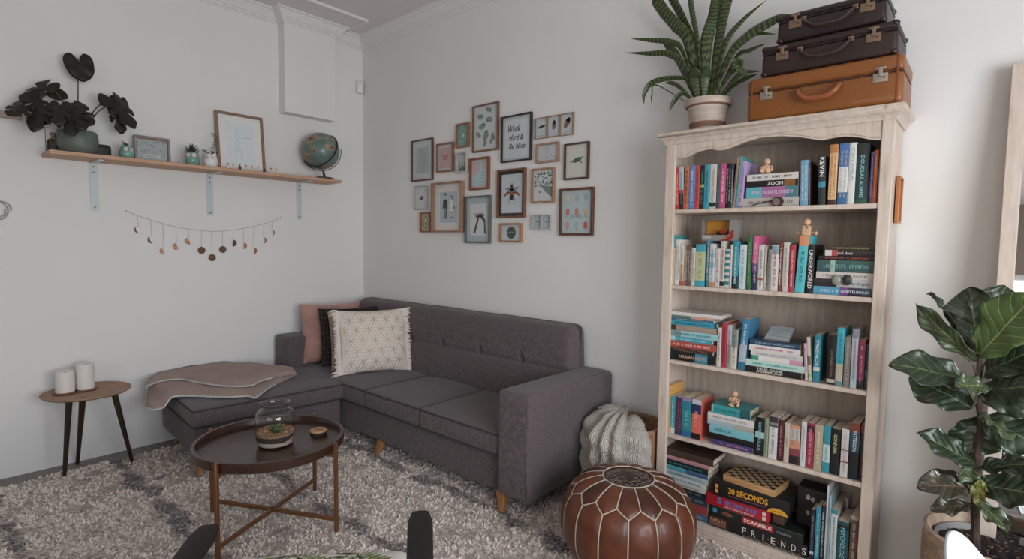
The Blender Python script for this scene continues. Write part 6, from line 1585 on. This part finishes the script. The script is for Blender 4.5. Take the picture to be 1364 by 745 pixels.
    # they sit on the ledge of the lower books
# toy car box
t0_, t1_, t2_ = bk('C', 362, 55, YS+.03), bk('C', 682, 55, YS+.03), bk('C', 362, 232, YS+.03)
tw, th_ = t1_.x-t0_.x, t0_.z-t2_.z
tb = thing('toy_car_box', 'grey boxed red toy delivery van on top of the second shelf books', 'toy box', (t0_.x+tw/2, YS+.03, t2_.z))
mb = MB(); D_ = .045
mb.box(-tw/2, tw/2, D_-.001, D_, 0, th_); mb.box(-tw/2, tw/2, 0, D_, 0, .001); mb.box(-tw/2, tw/2, 0, D_, th_-.001, th_); mb.box(-tw/2, -tw/2+.001, 0, D_, 0, th_); mb.box(tw/2-.001, tw/2, 0, D_, 0, th_)
mb.build('carton', plain('7f7c7b', .4), tb, smooth=0)
MB().box(-tw/2+.006, tw*.22, D_-.003, D_-.0012, th_*.3, th_-.003).build('orange_backing', plain('c98a2f', .5), tb, smooth=0)
mb = MB(); mb.box(-tw/2, tw/2, -.0008, 0, 0, th_*.28); mb.box(-tw/2, -tw/2+.006, -.0008, 0, th_*.28, th_); mb.box(tw*.24, tw/2, -.0008, 0, th_*.28, th_); mb.build('front_panel', plain('8a8786', .35), tb, smooth=0)
put_ = lambda mbx, n_, c: (setattr(mbx, 'v', [(x, -.0012-z, y) for x, y, z in mbx.v]), mbx.build(n_, plain(c, .5), tb, smooth=0))
put_(text_mb('CORGI', tw*.22, th_*.10, 0, bold=.03, M=T(-tw*.36, th_*.17, 0)), 'lettering', 'd9d3cc'); put_(poly([(tw*.02, 0), (tw*.28, 0), (tw*.36, th_*.2), (tw*.36, th_*.58)], .0002), 'red_corner', '8f2f28')
put_(stroke([(tw*.10+.002*i, th_*.08+.0022*i*.7+.001*math.sin(i*2.2)) for i in range(14)], .0008, .0006), 'corner_lettering', 'd9c9b5')
vn = MB(); vn.rbox(-.018, .018, .012, .034, .33*th_, .33*th_+.020, .002, seg=(1, 1, 1), M=T(tw*.06, 0, 0)); vn.build('van_body', plain('9c2f2a', .35), tb)
MB().rbox(-.034, -.012, .014, .032, .33*th_, .33*th_+.011, .003, seg=(1, 1, 1), M=T(tw*.06, 0, 0)).build('bonnet', plain('2a2422', .35), tb)
for x in (-.026, .010): MB().cyl((x+tw*.06, .010, .33*th_+.001), (x+tw*.06, .036, .33*th_+.001), .006, n=16).build('wheel', plain('1f1c1b', .5), tb)
MB().add([(-tw/2+.006, -.0004, th_*.28), (tw*.24, -.0004, th_*.28), (tw*.24, -.0004, th_), (-tw/2+.006, -.0004, th_)], [(0, 1, 2, 3)]).build('clear_window', glass_mat(), tb, smooth=0)
# e-reader on the third shelf stack
r0, r1 = bk('E', 880, 350, YS+.0), bk('E', 1240, 350, YS)
nb = bk('E', 805, 360)
zr = nb.z
er_ = thing('tablet_reader', 'light grey tablet reader lying tilted on the third shelf middle stack', 'tablet', M=T((r0.x+r1.x)/2-.01, YS+.012, zr+.0045) @ RX(math.radians(24)))
wr_ = .105
MB().rbox(-wr_/2, wr_/2, 0, .12, 0, .008, .003, seg=(1, 1, 1)).build('case', plain('6d6663', .5), er_); MB().box(-wr_/2+.004, wr_/2-.004, .004, .116, .0081, .0087).build('screen', plain('a9b2b8', .3), er_, smooth=0)
for i in range(5): MB().box(-.035, .035-.01*(i % 2), .03+.014*i, .032+.014*i, .0088, .0090).build('text_line', plain('7d868c', .5), er_, smooth=0)

# ================================================================== SUITCASES
def case(label, x0, x1, z0, h, yf, d, col, colmat, hinge, rz=0., dark=False, name='suitcase'):
    w = x1-x0; s_ = thing(name, label, 'suitcase', M=T((x0+x1)/2, yf, z0) @ RZ(rz), group='vintage suitcases stacked on the bookcase'); zl = h*(.66 if not dark else .74)
    m = colmat
    MB().rbox(-w/2, w/2, 0, d, 0, zl-.0006, .018, seg=(6, 4, 2)).build('lower_shell', m, s_, smooth=60)
    MB().rbox(-w/2, w/2, 0, d, zl+.0006, h, .018, seg=(6, 4, 2)).build('lid', m, s_, smooth=60)
    mb = MB(); mb.rbox(-w/2+.002, w/2-.002, .002, d-.002, zl-.004, zl+.004, .003, seg=(2, 2, 1)); mb.build('seam', plain('4a2a18' if not dark else '1c1412', .7), s_)
    m_met = mat('worn_nickel', 'b0a79c', .35, .8) if not dark else mat('tarnished_brass', '8d7663', .4, .7)
    for lx in (-.36*w, .37*w) if not dark else (-.37*w+.02, .34*w):
        MB().rbox(lx-.024, lx+.024, -.0035, .001, zl-.036, zl-.004, .001, seg=(1, 1, 1)).build('lock_plate', m_met, s_)
        lp = MB(); lp.rbox(lx-.007, lx+.007, -.008, -.003, zl-.016, zl+.018, .002, seg=(1, 1, 1)); lp.rbox(lx-.017, lx+.017, -.006, .000, zl+.010, zl+.020, .003, seg=(1, 1, 1)); lp.build('latch', m_met, s_)
        MB().ball((lx+.012, -.004, zl-.020), .0035, 8).build('lock_button', plain('3a2f29', .4), s_)
    hx_ = .002*w
    a_ = .075 if not dark else .09
    hd = [(-a_, -.004, zl-.020), (-a_+.002, -.020, zl-.026), (-a_+.012, -.030, zl-.045 if not dark else zl-.040), (-a_*.5, -.032, zl-.062), (0, -.033, zl-.066), (a_*.5, -.032, zl-.062), (a_-.012, -.030, zl-.045 if not dark else zl-.040), (a_-.002, -.020, zl-.026), (a_, -.004, zl-.020)]
    if dark: hd = [(x, y*.8, z+.012) for x, y, z in hd]
    P = bez(hd, 36); MB().tube(P, [.0085+.003*math.sin(PI*i/36) if not dark else .0045+.001*math.sin(PI*i/36) for i in range(37)], 10).build('handle', mat('handle_leather_'+col, '8d4f2c' if not dark else '3d2a24', .4, coat=.2), s_)
    for sx in (-1, 1):
        MB().rbox(sx*a_-.010, sx*a_+.010, -.006, .001, (zl-.028 if not dark else zl-.016), (zl-.010 if not dark else zl+.002), .002, seg=(1, 1, 1)).build('handle_mount', m_met if dark else plain('3f3029', .4), s_)
        # end straps / corner guards
        if not dark: MB().rbox(sx*(w/2-.020)-.003, sx*(w/2-.020)+.003, -.0012, .001, .004, h-.004, .0005, seg=(1, 1, 1)).build('stitched_strip', plain('7a3f1d', .6), s_)
        else:
            for zz_ in (0, 1):
                for yy_ in (0, 1): MB().ball((sx*(w/2-.012), .012+yy_*(d-.024), .012+zz_*(h-.024)), .0135, 12, sc=(1.15, 1.05, 1.0)).build('corner_guard', plain('2d1c18', .35), s_)
    return s_
m_tan = mat('tan_leather', '8a5222', .42, bump=(90, .12), var=(3, .22), coat=.15); m_br1 = mat('brown_fibreboard', '2e1c18', .5, bump=(90, .2), var=(6, .25), coat=.1); m_br2 = mat('dark_brown_leather', '281a17', .4, bump=(70, .2), var=(8, .25), coat=.15)
case('tan leather suitcase, lowest of the three on the bookcase', 3.376, 3.930, ZTOP+.0005, .180, -.30, .27, 'tan', m_tan, True)
case('dark brown suitcase, middle of the three', 3.424, 3.904, ZTOP+.1835, .126, -.285, .26, 'brown', m_br1, True, dark=True)
case('small dark brown suitcase, topmost of the three', 3.478, 3.862, ZTOP+.3135, .116, -.275, .24, 'darkbrown', m_br2, True, dark=True)

# ================================================================== SNAKE PLANT
sn = thing('potted_snake_plant', 'snake plant in a whitewashed pot with brown bands, on top of the bookcase', 'potted plant', (3.158, -.185, ZTOP+.0005))
pm_ = mat('whitewashed_pot', 'c4b3a6', .75, bump=(30, .2), var=(9, .25), stretch=(1, 1, 5)); pb_ = plain('7a5c4a', .8)
PR_ = [(0, 0), (.072, 0), (.076, .012), (.094, .118), (.105, .120), (.108, .128), (.106, .148), (.098, .150), (.092, .135), (0, .132)]
MB().lathe(PR_, 56).build('pot', pm_, sn, smooth=50)
MB().lathe([(.0775, .016), (.0825, .040), (.0835, .040), (.0785, .016)], 56).build('brown_band', pb_, sn, smooth=50); MB().lathe([(.0945, .112), (.096, .119), (.1, .1192), (.0955, .112)], 56).build('brown_band', pb_, sn, smooth=50)
MB().lathe([(0, 0), (.080, 0), (.084, .005), (.083, .006), (0, .004)], 40, M=T(0, 0, -.0003)).build('saucer', plain('d9d6d2', .4), sn)
def band_mat():
    m = mat('snake_leaf', '55683a', .42); nt = m.node_tree; N = nt.nodes; L = nt.links; b = N['Principled BSDF']
    tc = N.new('ShaderNodeTexCoord'); mp = N.new('ShaderNodeMapping'); mp.inputs['Scale'].default_value = (1, 1, 1); L.new(tc.outputs['UV'], mp.inputs[0])
    n = N.new('ShaderNodeTexNoise'); n.inputs['Scale'].default_value = 7; n.inputs['Detail'].default_value = 3
    m2 = N.new('ShaderNodeMapping'); m2.inputs['Scale'].default_value = (1.2, 4, 1); L.new(tc.outputs['UV'], m2.inputs[0]); L.new(m2.outputs[0], n.inputs['Vector'])
    wv = N.new('ShaderNodeTexWave'); wv.bands_direction = 'Y'; wv.inputs['Scale'].default_value = 6.5; wv.inputs['Distortion'].default_value = 5.5; wv.inputs['Detail'].default_value = 2; wv.inputs['Detail Scale'].default_value = 2.2; L.new(mp.outputs[0], wv.inputs['Vector'])
    r = N.new('ShaderNodeValToRGB'); r.color_ramp.elements[0].position = .35; r.color_ramp.elements[0].color = (*lin('20281a'), 1); r.color_ramp.elements[1].position = .62; r.color_ramp.elements[1].color = (*lin('55653a'), 1)
    L.new(wv.outputs['Fac'], r.inputs[0]); L.new(r.outputs[0], b.inputs['Base Color']); return m
m_snk = band_mat(); base = Vector((3.158, -.185, ZTOP+.13))
def q3(x, y): return (820+x/4.141, y/4.141)
def sblade(pts, w, ys, taper=.9, face=0., fold=.25, tipw=.05):
    n = len(pts); W = [ony(*q3(*p), -.185+ys*(i/(n-1))) for i, p in enumerate(pts)]
    W[0] = base+Vector(((W[0].x-base.x)*.55, (ys*.1), -.01)); P = bez(W, 34); mb = MB(); w = w/4.141/215*.35
    vs = []
    def g(u, v):
        k = v*34; i = min(int(k), 33); t = k-i; p = P[i].lerp(P[i+1], t); d = (P[i+1]-P[i]).normalized()
        vdir = (CAM-p).normalized(); s_ = d.cross(vdir).normalized(); nn = s_.cross(d); a = face+.5*math.sin(v*2.2+face*3); s2 = s_*math.cos(a)+nn*math.sin(a); n2 = s2.cross(d)
        ww = w*(.38+.62*min(1, v*2.6))*(1 if v < taper else max(tipw, (1-((v-taper)/(1-taper))**1.6))) if taper < 1 else w*(.38+.62*min(1, v*2.6))
        c = (u*2-1); return p+s2*ww*c-n2*ww*fold*(c*c)
    mb.grid(g, 6, 60); mb.build('leaf', m_snk, sn, world=True, smooth=80, solid=.0025)
sblade([(462,480),(400,230),(330,140),(262,60),(205,-30)], 78, .03, .93, 0, .15)
sblade([(475,480),(430,260),(370,110),(315,0),(290,-60)], 58, .06, .93, .3, .2)
sblade([(465,480),(450,240),(425,90),(408,-30)], 34, -.02, .9, .9, .3)
sblade([(490,480),(500,250),(540,90),(565,-40)], 74, .04, .92, -.1, .15)
sblade([(520,480),(560,270),(590,100),(625,-50)], 66, .02, .92, .2, .2)
sblade([(540,480),(600,250),(690,120),(828,3)], 44, -.03, .35, .3, .3)
sblade([(545,480),(620,310),(730,190),(880,105),(960,80)], 66, -.09, .55, .3, .3)
sblade([(560,480),(660,320),(740,275),(830,240)], 34, -.02, .4, .5, .3)
sblade([(560,480),(650,270),(760,190),(885,188)], 34, -.05, .45, .6, .3)
sblade([(450,480),(370,290),(300,235),(190,222),(85,212)], 48, -.06, .35, .7, .3)
sblade([(445,480),(380,370),(290,300),(180,296),(55,290)], 52, -.04, .35, .9, .3)
sblade([(440,490),(350,340),(300,270),(262,240)], 62, .0, .6, .2, .2)
sblade([(440,490),(400,450),(300,435),(200,460),(158,520),(156,575)], 42, -.06, .55, .5, .3)
sblade([(430,500),(360,490),(310,460),(272,458)], 34, -.02, .5, .3, .3)
sblade([(420,500),(380,520),(330,550),(295,615)], 36, -.06, .6, .5, .3)
sblade([(560,500),(640,450),(700,400),(800,392)], 36, -.05, .5, .4, .3)
sblade([(560,500),(650,470),(720,430),(780,410)], 34, -.02, .5, .4, .3)
sblade([(450,500),(440,450),(436,410),(440,372)], 70, -.07, .8, -.1, .2)
sblade([(490,500),(494,450),(498,400),(505,360)], 62, -.05, .8, -.2, .2)
sblade([(540,500),(620,420),(690,350),(655,342),(700,395),(735,420)], 40, -.08, .8, .2, .2)
sblade([(400,500),(230,470),(200,520),(200,575)], 8, -.03, .8, .2, .2)
MB().cyl((0, 0, .131), (0, 0, .137), .092, n=32).build('soil', plain('2b231d', 1.), sn)

# ================================================================== FIDDLE LEAF FIG
FB = (4.262, -.395); FZ = .43
fg = thing('fiddle_leaf_fig', 'tall fiddle leaf fig in a woven basket at the right edge', 'potted plant', (*FB, 0))
m_bask = mat('coiled_basket', 'b8a28e', .85, var=(30, .3), bump=(80, .4))
FR = .178; prof = []
for i in range(19):
    z = FZ*i/18; r = FR*(.84+.16*math.sin(PI*.5*min(1, z/FZ*1.2))); prof += [(r+.002, z), (r+.007, z+FZ/36)]
prof += [(FR+.008, FZ+.012), (FR-.002, FZ+.018), (FR-.012, FZ+.008), (FR-.016, FZ-.06), (.12, FZ-.10), (0, FZ-.10)]
mb = MB(); mb.lathe([(0, 0)]+prof, 72); bo = mb.build('basket', m_bask, fg, smooth=50)
mb = MB()   # coil stitches
for i in range(17):
    z = FZ*(i+.75)/18; r = FR*(.84+.16*math.sin(PI*.5*min(1, z/FZ*1.2)))+.0075
    for k in range(88):
        a = 2*PI*(k+.5*(i % 2))/88; c, s_ = math.cos(a), math.sin(a); mb.tube([(r*c, r*s_, z-.009), ((r+.002)*c, (r+.002)*s_, z), (r*c, r*s_, z+.009)], .0018, 3, cap=False)
mb.build('basket_stitching', m_bask, fg, kind='stuff')
MB().lathe([(.135, FZ-.09), (.150, FZ-.012), (.154, FZ-.012), (.154, FZ-.016), (.140, FZ-.092)], 56).build('nursery_pot', plain('8d8a88', .35), fg)
mb = MB(); mb.grid(lambda u, v: Vector((.148*v*math.cos(2*PI*u), .148*v*math.sin(2*PI*u), FZ-.035+.012*noise.noise(Vector((v*5*math.cos(6.28*u), v*5*math.sin(6.28*u), 0)))*1.3)), 48, 14, closed_u=True); mb.build('soil', mat('potting_soil', '30251f', 1., bump=(70, 1.), var=(50, .5)), fg)
mb = MB(); sr_ = random.Random(8)
for k in range(90):
    a = sr_.uniform(0, 6.28); r = .14*math.sqrt(sr_.random()); d = sr_.uniform(0, 6.28); p = Vector((r*math.cos(a), r*math.sin(a), FZ-.030)); mb.tube([p, p+Vector((math.cos(d)*.010, math.sin(d)*.010, .003))], .0014, 4)
mb.build('bark_chips', plain('8a7566', .9), fg, kind='stuff')
stem_px = [(1302, 706), (1299, 672), (1301, 640), (1302, 600), (1306, 565), (1303, 530), (1303, 500), (1306, 472)]
SY = -.42
SP = [ony(x, y, SY) for x, y in stem_px]; SP[0].z = FZ-.04
tb_ = bez(SP, 40); MB().tube(tb_, [.0125-.006*i/40+.001*math.sin(i*1.7) for i in range(41)], 10).build('trunk', mat('fig_bark', '4a3830', .85, bump=(60, .6), var=(30, .4)), fg, world=True)
def fig_mat(nm, c, vein, rough=.33):
    m = mat(nm, c, rough, coat=.15); nt = m.node_tree; N = nt.nodes; L = nt.links; b = N['Principled BSDF']
    uv = N.new('ShaderNodeTexCoord'); sx = N.new('ShaderNodeSeparateXYZ'); L.new(uv.outputs['UV'], sx.inputs[0])
    def M(op, a, b_=None, c_=None):
        n = N.new('ShaderNodeMath'); n.operation = op
        for i, v in enumerate((a, b_, c_)):
            if v is None: continue
            if isinstance(v, (int, float)): n.inputs[i].default_value = v
            else: L.new(v, n.inputs[i])
        return n.outputs[0]
    au = M('ABSOLUTE', M('SUBTRACT', sx.outputs[0], .5))
    mid = M('SMOOTHSTEP', au, .018, .006) if False else M('LESS_THAN', au, .013)
    t = M('FRACT', M('ADD', M('MULTIPLY', sx.outputs[1], 7.), M('MULTIPLY', au, -3.6)))
    side = M('LESS_THAN', M('ABSOLUTE', M('SUBTRACT', t, .5)), .028)
    v = M('MAXIMUM', mid, M('MULTIPLY', side, .75))
    nz = N.new('ShaderNodeTexNoise'); nz.inputs['Scale'].default_value = 6; L.new(uv.outputs['Object'], nz.inputs['Vector'])
    r = N.new('ShaderNodeValToRGB'); r.color_ramp.elements[0].position = .35; r.color_ramp.elements[1].position = .65
    cc = lin(c); r.color_ramp.elements[0].color = (*[q*.7 for q in cc], 1); r.color_ramp.elements[1].color = (*cc, 1); L.new(nz.outputs[0], r.inputs[0])
    mx = N.new('ShaderNodeMix'); mx.data_type = 'RGBA'; L.new(v, mx.inputs[0]); L.new(r.outputs[0], mx.inputs[6]); mx.inputs[7].default_value = (*lin(vein), 1); L.new(mx.outputs[2], b.inputs['Base Color'])
    bm_ = N.new('ShaderNodeBump'); bm_.inputs['Distance'].default_value = .004; bm_.inputs['Strength'].default_value = .6
    h = M('MULTIPLY', M('ABSOLUTE', M('SUBTRACT', t, .5)), 1.); L.new(h, bm_.inputs['Height']); L.new(bm_.outputs[0], b.inputs['Normal']); return m
F_D = fig_mat('fig_leaf_dark', '2b3828', '65704a'); F_B = fig_mat('fig_leaf_bright', '5c7440', 'a5ab76', .4); F_M = fig_mat('fig_leaf_mid', '43523a', '8d8a4e'); F_R = fig_mat('fig_leaf_reddish', '3d3a2d', '7d5f50'); F_Y = fig_mat('fig_leaf_yellow', '74743a', 'a59c5a')
fl_r = random.Random(3)
def figleaf(b, t, w, yb, yt, nrm=(0, -1, .4), m=F_D, droop=.12, roll=0., lab=None, wave=1.):
    b = ony(*b, SY+yb); t = ony(*t, SY+yt); Y = t-b; L_ = Y.length; Y.normalize(); N_ = Vector(nrm).normalized(); X = Y.cross(N_).normalized(); N_ = X.cross(Y).normalized()
    X, N_ = X*math.cos(roll)+N_*math.sin(roll), N_*math.cos(roll)-X*math.sin(roll); sd_ = fl_r.uniform(0, 9)
    def prof_(v):
        a = math.sin(PI*min(1, v**.85))**.75 if v > 0 else 0
        return a*(.50+.62*v**1.1)-.10*math.exp(-((v-.42)/.12)**2)*a
    def g(u, v):
        c = u*2-1; hw_ = w/2*prof_(min(.998, .02+v*.978)); x = c*hw_; y = L_*v+(.0 if abs(c) < .9 else 0)
        z = -droop*L_*(v-.0)**2*1.0+droop*L_*v*.6+.20*w*abs(c)**1.6*.5*prof_(v)+wave*.010*math.sin(v*16+sd_+(2 if c > 0 else 0))*abs(c)**2+.006*noise.noise(Vector((c*2+sd_, v*4, 0)))
        return b+X*x+Y*y+N_*z
    mb = MB(); mb.grid(g, 14, 34); o = mb.build('leaf', m, fg, world=True, smooth=80, solid=.0014)
    # petiole
    return o
K_ = .0043
def L2(b, t, wpx, *a, **k): figleaf(b, t, wpx*K_/1.45, *a, **k)
L2((1300,482),(1219,407), 36, 0, -.06, (.5, -.8, -.2), F_M, .10, .75)
L2((1304,474),(1240,389), 34, 0, .02, (.7, -.8, .3), F_D, .08, -.85)
L2((1303,468),(1292,382), 66, 0, .05, (-.2, -1, .2), F_D, .10)
L2((1308,462),(1340,380), 66, .02, .08, (.1, -1, .2), F_D, .10)
L2((1306,474),(1376,392), 72, -.01, -.12, (-.3, -1, .5), F_B, .16)
L2((1296,512),(1189,481), 62, 0, -.10, (-.1, -.75, 1.), F_D, .22, .15)
L2((1296,545),(1212,500), 66, 0, .02, (.0, -1, .7), F_D, .15, -.1)
L2((1318,516),(1273,512), 34, -.04, -.10, (0, -.8, .7), F_M, .15)
L2((1306,500),(1400,455), 56, 0, -.05, (0, -.8, .7), F_D, .18)
L2((1306,522),(1400,512), 62, 0, -.12, (.1, -.9, .6), F_D, .18)
L2((1306,530),(1390,540), 50, 0, .02, (.1, -.9, .4), F_D, .15)
L2((1307,556),(1290,606), 60, .02, .0, (.1, -1, .1), F_D, .10)
L2((1306,552),(1350,586), 26, -.02, -.12, (0, -.3, 1), F_M, .10, .3)
L2((1308,556),(1395,600), 62, 0, -.06, (.1, -.9, .6), F_D, .16)
L2((1303,622),(1226,576), 46, 0, -.08, (.1, -.8, .8), F_D, .12, -.1)
L2((1297,650),(1224,646), 44, -.01, -.12, (0, -.8, .8), F_R, .16)
L2((1298,650),(1232,640), 44, .02, .03, (0, -.8, .8), F_D, .10)
L2((1296,672),(1240,678), 28, 0, -.05, (0, -.8, .9), F_R, .10)
L2((1303,624),(1385,618), 36, 0, -.05, (.1, -.6, .9), F_D, .12)
L2((1303,646),(1390,660), 56, 0, -.08, (.1, -.9, .7), F_D, .14)
L2((1300,666),(1344,706), 26, -.01, -.08, (.5, -.9, .4), F_M, .10)
L2((1299,650),(1285,624), 28, -.02, -.05, (0, -1, .2), F_M, .08)
L2((1302,672),(1306,640), 20, -.02, -.04, (0, -1, .2), F_Y, .05)
for (a, b_) in (((1302, 500), (1296, 486)), ((1305, 508), (1312, 488)), ((1302, 520), (1294, 545))):
    MB().tube([ony(*a, SY), ony((a[0]+b_[0])/2+1, (a[1]+b_[1])/2+4, SY-.01), ony(*b_, SY-.005)], .0035, 6).build('petiole', m_stem, fg, world=True)

# ================================================================== LEANING MIRROR
mr = thing('floor_mirror', 'large floor mirror with a whitewashed wood frame leaning on the back wall', 'mirror', M=T(4.224, -.305, .012) @ RX(-math.atan2(.262, 2.055)))
MW, MHt, MF = .78, 2.072, .047
mb = MB()
for nm, bx_ in (('frame_side', (0, MF, -.022, 0, 0, MHt)), ('frame_side', (MW-MF, MW, -.022, 0, 0, MHt)), ('frame_rail', (MF, MW-MF, -.022, 0, MHt-MF, MHt)), ('frame_rail', (MF, MW-MF, -.022, 0, 0, MF))):
    MB().box(*bx_).build(nm, m_ww, mr, bevel=.003)
MB().box(MF-.001, MW-MF+.001, -.010, -.004, MF-.001, MHt-MF+.001).build('mirror_glass', mat('mirror_silver', 'f2f4f4', .01, 1.), mr, smooth=0)
